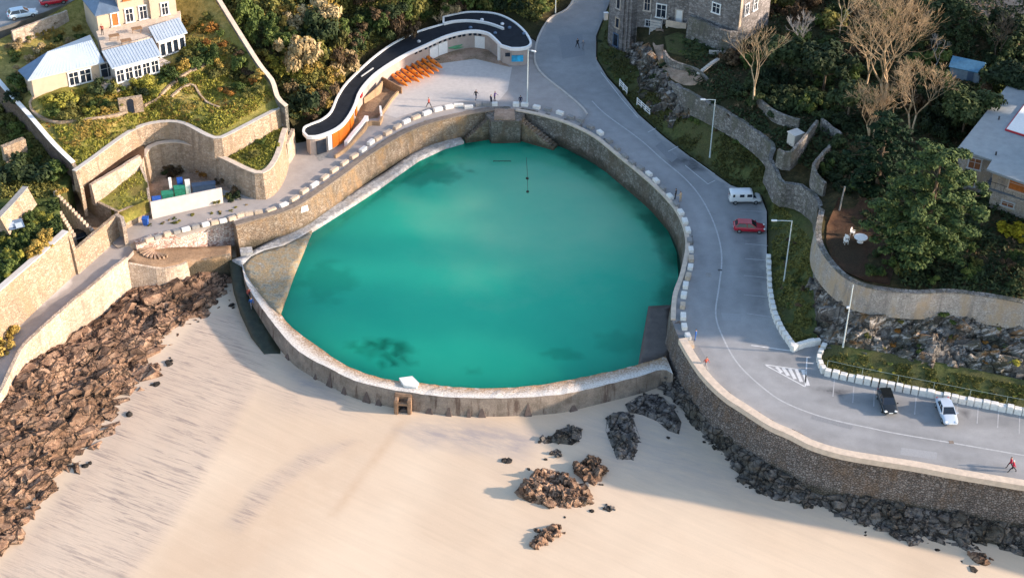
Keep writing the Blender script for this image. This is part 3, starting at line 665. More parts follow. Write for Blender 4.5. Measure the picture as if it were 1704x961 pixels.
# ================================================================== left side: walkway, walls, garden terraces
# walkway going down to the lower left
WIN = [(204, 396, -.62), (160, 418, -.85), (124, 446, -1.0), (112, 468, -1.0), (70, 502, -1.3), (40, 522, -1.6), (0, 562, -2.1), (-60, 630, -2.6)]
WOU = [(-60, 745, -2.6), (0, 660, -2.1), (33, 592, -1.6), (50, 570, -1.4), (100, 524, -1.1), (149, 483, -.95), (209, 432, -.7)]
patch("walkway", WIN+WOU+[(222, 416, -.62)], M["promenade"], 1.0, skirt=1.0, label="concrete walkway going down beside the long stone wall")
wall("walk_parapet", [(212, 428, -.2, -6.4), (149, 479, -.4, -6.4), (100, 520, -.6, -6.4), (50, 566, -.95, -6.2), (33, 587, -1.1, -6.0), (0, 655, -1.6, -6), (-60, 742, -2.1, -6)], .45, M["stone_pale"], "pale parapet wall between the walkway and the rocks", -1, .25, cat="retaining wall", n=4)
wall("garden_wall", [(-80, 556, 4.3, -3), (0, 484, 4.6, -2.3), (60, 432, 5.0, -1.4), (112, 386, 5.4, -1.1)], .6, M["stone_tan"], "tall tan stone retaining wall above the walkway", 1, .35, cope=(.12, .14, M["pale_wall"]), cat="retaining wall", n=3)
wall("wall_return", [(112, 386, 5.4, -1), (122, 418, 2.6, -1)], .5, M["stone_tan"], "stepped end piece of the tall tan wall beside the parking niche", 1, 0, cat="retaining wall", n=1)
wall("niche_wall", [(122, 418, 2.6, -1.1), (160, 387, 2.6, -1.0), (196, 357, 2.6, -.7)], .5, M["stone_tan"], "tan wall in front of the parked black car", 1, .2, cat="retaining wall", n=2)
wall("gate_pillar_wall", [(190, 357, 2.7, -.8), (200, 362, 2.7, -.7), (204, 378, 2.4, -.7)], .5, M["stone_pale"], "pale gate pillar wall at the top of the walkway", 1, 0, cat="wall", n=1)
# jetty shaped step below the rubble wall
JET = [(208, 426), (216, 412), (232, 405), (262, 409), (300, 411), (350, 410), (384, 408), (384, 424), (345, 432), (306, 436), (298, 441), (270, 445), (240, 441), (215, 437)]
patch("step_platform", [(p[0], p[1], -1.2-1.8*max(0, min(1, (p[0]-215)/120))) for p in JET], M["terrace_ground"], .9, skirt=4.0, amp=.04, label="rounded stone step platform below the whitewashed rubble wall")
wall("platform_rim", [(214, 438, -1.1, -5.8), (240, 443, -1.6, -5.8), (270, 447, -2.0, -5.8), (298, 442, -2.35, -5.8), (312, 436, -2.6, -5.8)], .35, M["stone_pale"], "pale rounded rim wall of the step platform above the rocks", 1, .3, cat="retaining wall")
bm = BM()
c = P(256, 411, -1.2)
for k in range(9):
    a = math.radians(200+k*17); d = Vector((math.cos(a), math.sin(a), 0))
    box(bm, c+d*1.1+Vector((0, 0, -.1-.1*k)), (1.9, .28, .45), a, 0, 0)
tag(obj("fan_steps", bm, M["soil_path"]), "small fan of stone steps beside the rubble wall", "steps")
wall("ledge_wall", [(384, 424, -2.9, -6), (345, 432, -2.9, -6), (306, 437, -2.8, -6)], .5, M["stone_pool"], "stained brown wall under the step platform", -1, .5, cat="retaining wall")
# low white wall and niche yard
wall("white_wall", [(250, 337, 2.4, -.6), (310, 325, 2.4, -.5), (369, 313, 2.4, -.3)], .25, M["pale_wall"], "plain white wall in front of the blue and green containers", 1, 0, rough=.01, n=1)
wall("snake_wall", [(242, 262, 4.4, 0), (250, 247, 4.6, 0), (268, 240, 4.7, 0), (295, 238, 4.6, 0), (325, 245, 4.5, 0), (355, 258, 4.3, 0), (385, 272, 4.2, 0), (410, 284, 4.1, 0), (430, 290, 4.0, 0), (445, 286, 4.0, 0), (458, 272, 4.1, 0), (468, 250, 4.4, 0), (474, 226, 4.6, 0), (478, 215, 4.8, 0)], .6, M["stone_tan"], "snaking stone wall folding round the container yard", 1, .35, rough=.06, cope=(.08, .12, M["coping_cream"]), cat="retaining wall")
wall("lane_wall", [(478, 240, 3.4, 0), (486, 224, 3.8, 0), (490, 214, 4.0, 0)], .5, M["stone_pale"], "short pale wall beside the narrow steps left of the curved building", 1, 0, n=2)
wall("grass_wall", [(134, 316, 2.6, -.5), (150, 330, 2.5, -.5), (188, 349, 2.5, -.6), (200, 352, 2.5, -.6), (240, 334, 2.5, -.6), (250, 328, 2.5, -.6)], .4, M["stone_tan"], "low tan wall round the small triangular lawn", 1, 0, cat="retaining wall", n=3)
wall("grass_side_wall", [(250, 330, 2.7, 0), (246, 300, 3.0, 0), (236, 274, 4.0, 0), (240, 260, 4.5, 0)], .35, M["stone_pale"], "thin curved wall on the right of the triangular lawn", 1, 0, cat="wall", n=4)
wall("upper_wall", [(126, 286, 7.4, 4.2), (160, 262, 7.4, 4.2), (192, 238, 7.4, 4.2), (217, 221, 7.4, 4.2), (235, 212, 7.4, 4.2), (252, 207, 7.4, 4.0), (275, 204, 7.4, 4), (297, 205, 7.4, 4), (315, 212, 7.4, 4), (341, 226, 7.3, 4), (361, 232, 7.2, 4), (380, 226, 7.2, 4), (430, 200, 7.2, 3.5), (474, 177, 7.2, 3.0)], .6, M["stone_tan"], "long curving garden wall below the lawn of the zinc roofed house", 1, .25, rough=.05, cope=(.04, .08, M["kerb_stone"]), cat="retaining wall")
wall("lower_wall", [(152, 308, 5.2, 2.0), (190, 286, 5.2, 2.4), (235, 258, 5.2, 2.8)], .5, M["stone_pale"], "pale sloping wall above the small triangular lawn", 1, .3, cat="retaining wall", n=3)
wall("end_wall", [(119, 272, 7.6, 3.0), (126, 286, 7.4, 3.0), (134, 314, 5.0, .5)], .5, M["stone_tan"], "left return of the long curving garden wall", 1, 0, cat="retaining wall", n=1)
wall("brown_wall", [(-50, 80, 12.5, 5), (0, 142, 11.0, 5), (45, 192, 9.6, 5), (86, 240, 8.6, 4.5), (119, 272, 7.7, 4)], .55, M["wood_wall"] if "wood_wall" in M else stone_mat("wood_wall", [(.16, .115, .085), (.22, .16, .12), (.19, .13, .10)], (.1, .07, .055), 2.0), "long dark brown boundary wall with a white top edge", 1, 0, rough=.02, cope=(.05, .1, M["white_paint"]), cat="boundary wall", n=3)
wall("wood_wall", [(474, 178, 8.0, 3), (459, 163, 8.6, 3), (450, 135, 10.0, 5), (430, 110, 11.2, 6), (395, 55, 13.4, 8), (361, 0, 15.4, 10), (335, -45, 17.2, 12)], .55, M["stone_grey"], "boundary wall climbing between the garden and the wooded slope", -1, 0, cope=(.06, .1, M["coping_cream"]), cat="boundary wall", n=3)
patch("niche_floor", [(240, 260, .1), (300, 240, .1), (400, 285, .1), (400, 320, .02), (300, 350, -.1), (250, 364, -.3), (246, 330, .1)], M["soil_path"], 1.2, skirt=.5, label="earth floor of the container yard")
patch("car_niche", [(96, 330, .4), (130, 315, .4), (195, 350, -.1), (198, 372, -.3), (124, 420, -.3), (108, 392, .1)], M["terrace_ground"], 1.2, skirt=.5, label="shaded floor of the parking niche")
patch("small_lawn", [(135, 318, 2.5), (188, 350, 2.45), (200, 353, 2.45), (248, 331, 2.6), (245, 300, 3.0), (237, 272, 3.6), (234, 264, 3.4), (152, 312, 2.9), (142, 306, 3.0)], M["grass_lit"], .9, amp=.08, scale=.5, skirt=2, label="small triangular lawn between the walls")
patch("middle_walk", [(126, 292, 4.3), (192, 244, 4.3), (240, 216, 4.3), (240, 255, 5.0), (190, 284, 5.0), (152, 306, 5.0), (136, 312, 4.6)], M["soil_brown"], 1.0, skirt=2, label="narrow walk between the two garden walls")
patch("walled_lawn", [(242, 258, 4.4), (250, 246, 4.5), (268, 239, 4.6), (295, 237, 4.5), (325, 244, 4.4), (355, 257, 4.2), (385, 271, 4.1), (410, 283, 4.0), (430, 289, 3.9), (444, 285, 3.9), (457, 271, 4.0), (466, 250, 4.3), (472, 226, 4.5), (476, 205, 4.4), (430, 220, 4.2), (380, 245, 4.2), (361, 252, 4.2), (340, 246, 4.2), (315, 230, 4.2), (297, 222, 4.2), (275, 218, 4.2), (250, 222, 4.2)], M["grass_gold"], 1.0, amp=.1, scale=.5, skirt=3, label="dry walled lawn inside the bend of the snaking wall")
def uw(z): return [(p[0], p[1], z) for p in ((126, 284), (160, 260), (192, 236), (217, 219), (235, 210), (252, 205), (275, 202), (297, 203), (315, 210), (341, 224), (361, 230), (380, 224), (430, 198), (470, 177))]
patch("house_garden", uw(7.25)+[(457, 162, 8.2), (448, 136, 9.6), (428, 112, 10.8), (393, 57, 13.0), (359, 2, 15.0), (333, -43, 16.8), (300, -70, 18), (180, -90, 17), (112, 8, 14.2), (60, 36, 13.0), (-10, 70, 12.5), (-48, 84, 12.2), (2, 142, 10.6), (47, 190, 9.2), (88, 238, 8.2), (118, 268, 7.3)],
      M["grass_gold"], 1.2, inner=[(100, 150, 11.4), (70, 158, 11.2), (160, 140, 11.4), (60, 110, 11.5), (250, 130, 11.2), (290, 105, 11.3), (330, 60, 12.5), (200, 170, 9.4), (150, 190, 8.8), (300, 165, 9.0), (360, 170, 8.2), (400, 140, 8.8), (250, 185, 8.0), (100, 200, 9.2), (220, 60, 11.6), (130, 90, 11.6), (180, 90, 11.5), (300, 60, 11.6)], amp=.35, scale=.22, skirt=3, label="rough golden lawn sloping down from the zinc roofed house")
patch("neighbour_garden", [(-60, 92, 7.5), (-2, 150, 6.8), (42, 200, 6.6), (82, 250, 6.2), (112, 280, 5.6), (118, 296, 5.2), (96, 330, 5.4), (104, 384, 5.2), (60, 428, 4.8), (0, 478, 4.4), (-80, 548, 4.1), (-160, 560, 4.1), (-180, 120, 8)], M["grass_green"], 1.2, inner=[(40, 340, 5.4)], amp=.2, skirt=6, label="green garden terrace left of the long brown wall")
wall("terrace_wall", [(0, 362, 8.0, 5.5), (25, 336, 8.0, 5.5), (46, 312, 8.0, 5.5)], .6, M["stone_tan"], "bright tan terrace wall in the far left garden", 1, .9, cat="wall", n=2, cope=(.1, .1, M["block_grey"]))
wall("old_wall_piece", [(5, 246, 8.6, 5), (42, 231, 8.8, 5)], .8, M["stone_tan"], "short orange stone wall piece left of the brown wall", 1, .4, n=1)
wall("hedge_wall", [(20, 52, 14.4, 11.5), (60, 38, 14.5, 11.7), (112, 18, 14.6, 12)], .4, M["stone_pale"], "sunlit wall below the hillside road at the upper left", 1, .2, n=2)
patch("hill_road", [(-120, 60, 13.4), (-40, 58, 13.6), (20, 40, 13.9), (112, 6, 14.4), (180, -30, 14.8), (220, -60, 15), (160, -110, 15.6), (40, -35, 14.6), (-20, -2, 14.2), (-120, 20, 14)], M["asphalt"], 1.4, skirt=4, label="hillside road at the upper left corner")
patch("hill_roadside", [(-200, -10, 14.4), (-20, -6, 14.4), (40, -40, 14.8), (160, -116, 15.8), (200, -220, 22), (-200, -180, 20)], M["soil_path"], 1.6, amp=.5, skirt=2, label="pale bank above the hillside road")
# wooded slope behind the curved building
patch("wooded_slope", [(335, -40, 12.5), (361, 4, 11.5), (395, 60, 9.5), (430, 116, 7.6), (450, 142, 6.0), (460, 170, 4.5), (474, 186, 3.5), (490, 214, 2.5), (496, 232, .6), (507, 234, .2), (545, 222, .2), (560, 205, .2), (580, 165, .2), (604, 135, .2), (640, 105, .2), (690, 75, .2), (740, 55, .2), (800, 40, .2), (860, 48, .1), (893, 68, .05), (900, 54, .04), (917, 29, .04), (952, 5, .04), (975, -62, .04), (960, -160, 7), (700, -260, 22), (400, -220, 20), (320, -100, 15)],
      M["wood_floor"], 1.4, inner=[(560, 150, 4.5), (600, 90, 6), (680, 40, 5.5), (760, 0, 5.5), (850, 0, 3.5), (500, 100, 8.5), (550, 30, 11.5), (650, -20, 11), (440, 40, 11.5), (510, 200, 2.8), (900, -50, 4)], amp=.5, scale=.2, skirt=2, label="wooded slope behind the curved building")

# ================================================================== right side
RW = [(1112, 134, 6.2, 2.6), (1128, 144, 6.6, 3.0), (1166, 164, 6.8, 3.6), (1204, 184, 6.8, 3.6), (1240, 206, 6.8, 3.6), (1268, 226, 6.8, 3.4), (1284, 244, 6.6, 3), (1278, 262, 6.4, 2.6), (1286, 276, 6.2, 2.4), (1297, 302, 5.8, 2.2), (1318, 306, 5.8, 2.2), (1340, 314, 6.0, 2.4), (1358, 332, 6.6, 3), (1364, 352, 7.4, 3.4)]
wall("hill_wall", RW, .6, M["stone_grey"], "grey stone wall along the foot of the wooded hill garden", 1, .4, rough=.14, cat="retaining wall", n=4)
RB = [(1364, 350, 8.0, 4.0), (1359, 376, 8.0, 4.2), (1359, 398, 8.0, 4.2), (1366, 417, 8.0, 4.3), (1380, 438, 8.0, 4.4), (1402, 460, 8.0, 4.5), (1430, 475, 8.0, 4.5), (1470, 484, 8.0, 4.5), (1526, 489, 8.0, 4.5), (1577, 487, 8.0, 4.4), (1627, 492, 8.0, 4.3), (1704, 505, 8.0, 4.3), (1820, 530, 8, 4.3), (2000, 570, 8, 4.3)]
wall("curved_wall", RB, .55, M["stone_sea2"] if "stone_sea2" in M else stone_mat("stone_sea2", [(.36, .32, .285), (.46, .415, .37), (.40, .35, .31)], (.25, .22, .2), 3.0, stain=(.40, .30, .2), bump=.5), "curved pale stone wall holding the garden with the white table", 1, .35, rough=.06, cat="retaining wall", cope=(.1, .12, M["stone_grey"]))
base = [(1358, 418, 4.2), (1362, 452, 4.3), (1384, 482, 4.5), (1410, 504, 4.5), (1451, 514, 4.5), (1521, 521, 4.4), (1590, 519, 4.3), (1704, 538, 4.2), (1830, 565, 4.2), (2000, 605, 4.2)]
foot = [(1960, 700, .9), (1704, 650, .9), (1600, 628, .9), (1480, 604, .9), (1400, 584, .9), (1374, 576, .8), (1372, 570, .5)]
patch("grass_verge", [(1372, 572, .35), (1366, 604, .3), (1376, 616, .3), (1480, 638, .3), (1600, 661, .3), (1704, 681, .3), (1960, 735, .3), (1960, 680, 1.5), (1704, 632, 1.7), (1620, 614, 1.7), (1540, 598, 1.7), (1470, 586, 1.6), (1400, 574, 1.4)], M["grass_verge"], .8, amp=.12, scale=.6, skirt=2, label="grass verge behind the white block wall")
v_road = [(1040, -66, .03), (1018, 0, .03), (994, 60, .03), (994, 98, .03), (1012, 127, .03), (1034, 151, .03), (1064, 189, .03), (1107, 227, .03), (1152, 261, .03), (1192, 289, .03), (1218, 307, .03), (1268, 325, .03), (1278, 352, .03), (1278, 425, .03), (1282, 480, .03), (1289, 520, .03), (1305, 554, .03), (1321, 576, .03), (1361, 569, .03)]
v_up = [(1356, 500, 1.6), (1352, 450, 3.0), (1356, 420, 4.3), (1357, 396, 4.2), (1360, 372, 3.8), (1356, 352, 2.6), (1338, 338, 2.4), (1316, 332, 2.2), (1296, 328, 2.2), (1284, 304, 2.4), (1277, 290, 2.6), (1282, 272, 3.0), (1266, 256, 3.4), (1238, 236, 3.6), (1202, 214, 3.6), (1164, 194, 3.6), (1128, 172, 3.2), (1098, 148, 2.8), (1080, 124, 2.0), (1066, 100, 1.2), (1048, 92, .6), (1012, 76, .3), (1014, 40, .2), (1024, 0, .2), (1050, -66, .2)]
patch("verge_bank", v_road+v_up, M["grass_verge"], .7, inner=[(1330, 470, 1.2), (1310, 420, .8), (1250, 270, 1.4)], amp=.15, scale=.5, skirt=2, label="scrubby green bank on the hill side of the road",
      disp=lambda x, y, d: np.clip((d-1.5)/2, 0, 1)*slabs(x*.6, y*.7, 5)[0]*.6)
hill = [(1066, 74, 4.6), (1082, 94, 5.6), (1098, 118, 6.0)]+[(p[0], p[1], p[2]-.25) for p in spline(RW, 3)][:-2]+[(p[0], p[1], 7.75) for p in spline(RB, 3)[2:]]
patch("hill_garden", hill+[(2060, 540, 9), (2100, 200, 16), (2000, -150, 24), (1500, -260, 20), (1300, -180, 14), (1180, -120, 9), (1080, -90, 5), (1060, 20, 4.5), (1060, 50, 4.8)], M["wood_floor"], 1.3,
      inner=[(1110, 60, 6.6), (1150, 100, 6.9), (1200, 120, 7.2), (1290, 160, 8.0), (1400, 240, 8.2), (1430, 330, 7.9), (1430, 400, 7.8), (1500, 440, 7.8), (1640, 440, 7.9), (1600, 400, 8.0), (1640, 330, 8.4), (1660, 380, 8.2), (1500, 200, 9.0), (1600, 150, 10.0), (1450, 60, 10.5), (1600, 0, 13), (1250, 60, 8.0), (1180, 40, 7.2), (1640, 20, 13), (1350, 60, 9.6)], amp=.3, scale=.2, skirt=3, label="wooded hill garden above the road")
TB = [(1376, 376), (1374, 405), (1384, 432), (1404, 452), (1440, 468), (1480, 474), (1490, 440), (1478, 400), (1470, 360), (1440, 330), (1395, 330)]
def over(px, py, dz=.05):
    h = hit(px, py); return Vector((h.x, h.y, h.z+dz))
build_bvh()
patch("table_lawn", [over(x, y, .12) for x, y in TB], M["soil_brown"], 1.0, skirt=.8, label="bare brown garden floor round the white table")
patch("castle_lawn", [over(x, y, .14) for x, y in ((1106, 62), (1130, 54), (1170, 74), (1182, 84), (1160, 100), (1128, 92), (1110, 86))], M["grass_verge"], .8, amp=.1, skirt=.8, label="small lawn below the grey granite house")
patch("bare_hill", [over(x, y, .15) for x, y in ((1530, 12), (1600, 0), (1704, -10), (1760, -30), (1760, 30), (1640, 40), (1560, 30), (1536, 26))], M["soil_path"], 1.4, amp=.1, skirt=1, label="sunlit bare earth clearing at the top right")
patch("pink_path", [over(x, y, .16) for x, y in ((1092, 48), (1104, 50), (1104, 78), (1104, 96), (1116, 106), (1140, 112), (1164, 126), (1170, 134), (1156, 142), (1138, 142), (1118, 132), (1104, 116), (1094, 98), (1086, 74))], M["soil_path"], .8, skirt=.8, label="pinkish paved garden path below the grey granite house")
# slope that carries the whole place on beyond the frame
def back():
    xs = np.concatenate([[-2500, -900, -400], np.arange(-220, 260, 6.0), [420, 900, 2500]]); ys = np.concatenate([np.arange(70, 300, 6.0), [420, 800, 1600, 4000]])
    X, Y = np.meshgrid(xs, ys); Z = np.clip((Y-96)*.30, -14, 40)+np.clip(X-60, 0, 60)*.16+2.5*fbm(X*.02, Y*.02, 7)-1
    Z = np.where(np.abs(X) > 600, 20, Z); nx = len(xs)
    V = np.stack([X.ravel(), Y.ravel(), Z.ravel()], 1); F = [[j*nx+i, j*nx+i+1, (j+1)*nx+i+1, (j+1)*nx+i] for j in range(len(ys)-1) for i in range(nx-1)]
    tag(np_mesh("hills", V, F, M["wood_floor"], smooth=True), "hills behind the bay", None, None, "structure")
back()

# ------------------------------------------------------------------ rocks
def rock_field(name, pts, mt, label, h, s1=.42, s2=1.1, rot=.5, step=.28, inner=(), k=1, stretch=2.0, cat=None, kind="structure", sink=.25, edge=1.2):
    ca, sa = math.cos(rot), math.sin(rot)
    C = {}
    def disp(x, y, d):
        w = .9*fbm(x*.35, y*.35, 31+k); u, v = (x*ca+y*sa)+w, (-x*sa+y*ca)+w*.7
        a, c1 = slabs(u*s1/stretch, v*s1, k); b, c2 = slabs(u*s2/stretch, v*s2, k+10); c, c3 = slabs(u*s2*2.3/stretch, v*s2*2.3, k+20)
        big = fbm(x*.12, y*.12, k+40)
        return np.clip(d/edge, 0, 1)*(h*(.9*a+.5*b+.22*c+big*.9)+.1)-sink
    o = patch(name, pts, mt, step, inner=inner, skirt=1.0, disp=disp, label=label, cat=cat, kind=kind)
    def crack(x, y, z):
        w = .9*fbm(x*.35, y*.35, 31+k); u, v = (x*ca+y*sa)+w, (-x*sa+y*ca)+w*.7
        return np.minimum(slabs(u*s1/stretch, v*s1, k)[1], .3+slabs(u*s2/stretch, v*s2, k+10)[1])
    set_attr(o, crack, "crack"); 
    for p in o.data.polygons: p.use_smooth = False
    return o
def shards(o, n, size, rot, seed, flat=.4, tilt=.5, zmin=None):
    g = random.Random(seed); me = o.data; bm = BM(); bm.from_mesh(me); L = bm.verts.layers.float.get("crack"); bm.verts.ensure_lookup_table()
    base = [v for v in bm.verts if len(v.link_faces) > 4]; P0 = [v.co.copy() for v in base]
    if zmin is not None: P0 = [p for p in P0 if p.z > zmin]
    for i in range(n):
        c = g.choice(P0); l = size*g.choice((.45, .6, .8, 1.0, 1.3))*g.uniform(.7, 1.25); w = l*g.uniform(.4, .75); h = l*flat*g.uniform(.6, 1.5)
        mt = Matrix.Translation(c+Vector((g.uniform(-.2, .2), g.uniform(-.2, .2), h*.1))) @ Matrix.Rotation(rot+g.gauss(0, .4), 4, 'Z') @ Matrix.Rotation(g.gauss(0, tilt), 4, 'X') @ Matrix.Rotation(g.gauss(0, tilt*.7), 4, 'Y')
        vs = []
        for sx, sy, sz in ((-1, -1, -1), (1, -1, -1), (1, 1, -1), (-1, 1, -1), (-1, -1, 1), (1, -1, 1), (1, 1, 1), (-1, 1, 1)):
            k = .72 if sz > 0 else 1.0; j = lambda: g.uniform(.62, 1.12)
            v = bm.verts.new(mt @ Vector((sx*l/2*k*j(), sy*w/2*k*j(), sz*h/2*j())))
            if L: v[L] = g.uniform(.55, 1.0) if sz > 0 else .1  # darker shard foot puts the shade of the gaps into the colour
            vs.append(v)
        for f in ((0, 3, 2, 1), (4, 5, 6, 7), (0, 1, 5, 4), (1, 2, 6, 5), (2, 3, 7, 6), (3, 0, 4, 7)): bm.faces.new([vs[q] for q in f])
    bm.to_mesh(me); bm.free(); return o
shore = rock_field("rocky_shore", [(212, 436, -4.4), (240, 446, -4.8), (300, 448, -5.2), (345, 440, -5.4), (384, 434, -5.8), (388, 470, -6.1), (384, 500, -6.1), (352, 520, -6.1), (312, 545, -6.15), (262, 598, -6.3), (250, 640, -6.4), (196, 705, -6.5), (140, 765, -6.7), (80, 822, -6.9), (20, 890, -7.1), (-60, 980, -7.3), (-160, 960, -7.3), (-160, 800, -4.5), (-60, 742, -3.2), (0, 668, -2.8), (34, 600, -3.0), (60, 592, -3.8), (112, 570, -5.0), (160, 528, -5.4), (198, 490, -5.2)],
      M["rock_gold"], "broken golden brown rocks sloping down to the beach", .72, inner=[(150, 640, -5.2), (60, 720, -4.6), (250, 520, -5.7)], rot=.62, step=.3, sink=.34, edge=3.0)
shards(shore, 620, 2.9, .62, 5, .2, .26); shards(shore, 900, 1.2, .62, 6, .28, .4); shards(shore, 700, .5, .62, 7, .5, .5)
seaw = [(1112, 640), (1128, 652), (1150, 690), (1180, 716), (1220, 748), (1262, 778), (1310, 800), (1360, 815), (1420, 832), (1480, 846), (1560, 860), (1640, 874), (1704, 886), (1850, 916), (2000, 940)]
seaw = [(x, y-12) for x, y in seaw]
out = [(2000, 985), (1850, 950), (1704, 925), (1650, 914), (1620, 920), (1570, 908), (1520, 903), (1470, 892), (1415, 872), (1380, 854), (1330, 842), (1290, 830), (1240, 812), (1222, 780), (1190, 748), (1172, 728), (1150, 702), (1120, 668), (1100, 650)]
def z_at(px, py): 
    p = P(px, py, -6.5); return float(sand_z(p.x, p.y))
foot_rocks = rock_field("wall_foot_rocks", [(x, y-4, z_at(x, y)+1.6) for x, y in seaw]+[(x, y-4, z_at(x, y)) for x, y in out], M["rock_dark"], "dark seaweed covered rocks along the foot of the sea wall", .8, .55, 1.5, rot=-.5, step=.26, k=3, stretch=1.9, sink=.32, edge=1.2)
shards(foot_rocks, 420, 1.5, -.6, 7, .25, .3); shards(foot_rocks, 900, .6, -.6, 8, .5, .5)
def outcrop(pts, mt, label, h, k, rot=-.5):
    o = rock_field("rock_outcrop", [(x, y, z_at(x, y)) for x, y in pts], mt, label, h*.62, .8, 2.0, rot, .2, k=k, cat="rock outcrop", kind="thing", stretch=2.2, sink=.12, edge=.6)
    n = len(o.data.vertices); zz = z_at(*pts[0]); return shards(o, max(12, n//14), 1.0*min(1.2, h+.1), rot-.3, k, .34, .5, zz-.05)
outcrop([(856, 824), (872, 810), (884, 788), (906, 778), (930, 784), (950, 796), (966, 806), (988, 824), (990, 838), (960, 846), (945, 848), (905, 842), (880, 836)], M["rock_gold"], "largest sunlit rock outcrop alone on the sand", 1.15, 21)
outcrop([(952, 776), (966, 768), (982, 759), (1000, 765), (1008, 782), (1002, 800), (988, 808), (972, 800), (956, 792)], M["rock_gold"], "rounded rock outcrop touching the largest one on the sand", 1.1, 22)
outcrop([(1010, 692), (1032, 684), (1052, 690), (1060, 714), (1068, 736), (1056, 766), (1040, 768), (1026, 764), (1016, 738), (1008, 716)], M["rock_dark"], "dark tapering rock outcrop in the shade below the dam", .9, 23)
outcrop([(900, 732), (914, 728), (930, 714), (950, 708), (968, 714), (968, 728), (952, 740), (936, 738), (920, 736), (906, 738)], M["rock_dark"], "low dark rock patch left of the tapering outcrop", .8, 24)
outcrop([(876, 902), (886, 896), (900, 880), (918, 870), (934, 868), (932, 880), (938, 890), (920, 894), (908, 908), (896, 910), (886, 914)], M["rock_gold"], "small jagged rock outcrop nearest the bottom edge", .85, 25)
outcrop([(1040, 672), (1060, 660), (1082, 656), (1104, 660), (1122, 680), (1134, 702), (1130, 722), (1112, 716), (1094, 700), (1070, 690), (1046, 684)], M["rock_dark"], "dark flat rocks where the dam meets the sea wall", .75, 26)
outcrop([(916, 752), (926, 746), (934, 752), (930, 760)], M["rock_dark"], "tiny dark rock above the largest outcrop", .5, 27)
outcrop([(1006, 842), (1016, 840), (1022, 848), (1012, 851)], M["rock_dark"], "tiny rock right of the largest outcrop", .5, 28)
outcrop([(1604, 922), (1618, 914), (1640, 920), (1654, 938), (1640, 946), (1622, 938)], M["rock_gold"], "low rock outcrop on the sand at the lower right corner", .7, 29)
rb = rock_field("rock_bank", base+foot+[(1366, 560, .5), (1352, 500, 1.5), (1350, 450, 2.6)], M["rock_grey"], "rocky bank below the curved garden wall", 1.0, .42, 1.2, .3, .35, inner=[(1500, 600, 1.0), (1640, 632, 1.0), (1420, 560, 2.0), (1480, 570, 1.9), (1560, 575, 2.3), (1650, 590, 2.2), (1700, 600, 2.2)], k=9, stretch=1.6, sink=.35, edge=1.0)
shards(rb, 70, 2.8, -.3, 12, .4, .4); shards(rb, 240, 1.0, -.3, 13, .5, .5)
rc = rock_field("rock_face", [(1044, 92, .3), (1056, 122, .3), (1072, 160, .3), (1094, 190, .4), (1124, 204, 1.2), (1150, 200, 2.6), (1150, 184, 3.4), (1130, 158, 5.0), (1112, 136, 5.9), (1098, 120, 6.0), (1082, 95, 5.7), (1066, 74, 4.7), (1052, 78, 2.0)], M["rock_grey"], "natural rock face between the road and the pinkish garden path", .9, .5, 1.4, .9, .3, k=14, stretch=1.5, sink=.3, edge=.8)
shards(rc, 110, 2.2, .9, 14, .5, .5); shards(rc, 260, .9, .9, 15, .6, .6)
build_bvh()
# ================================================================== buildings
plain("roof_black", (.016, .019, .026), .8, .3, .9, bump=.2, spec=.2); plain("glass_dark", (.015, .022, .035), .08, .3, 1.5, spec=.6); plain("orange_paint", (.62, .16, .012), .6, .1, 3); plain("red_paint", (.5, .02, .03), .45, .1, 3)
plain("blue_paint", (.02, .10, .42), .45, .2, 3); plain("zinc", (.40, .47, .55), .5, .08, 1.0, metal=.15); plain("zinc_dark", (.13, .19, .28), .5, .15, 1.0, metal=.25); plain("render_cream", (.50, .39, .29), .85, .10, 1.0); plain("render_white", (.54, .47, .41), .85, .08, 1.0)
plain("slate", (.10, .125, .16), .6, .2, 2.0); plain("wood_red", (.20, .075, .03), .6, .3, 4); plain("wood_orange", (.42, .13, .03), .6, .3, 4); plain("timber_deck", (.36, .24, .14), .8, .2, 3); plain("roof_grey", (.29, .315, .325), .85, .12, .8)
plain("mural_blue", (.03, .33, .55), .6, .5, .7); plain("grey_frame", (.45, .46, .47), .6, .1, 2)
for q in ("roof_grey", "zinc"): pass
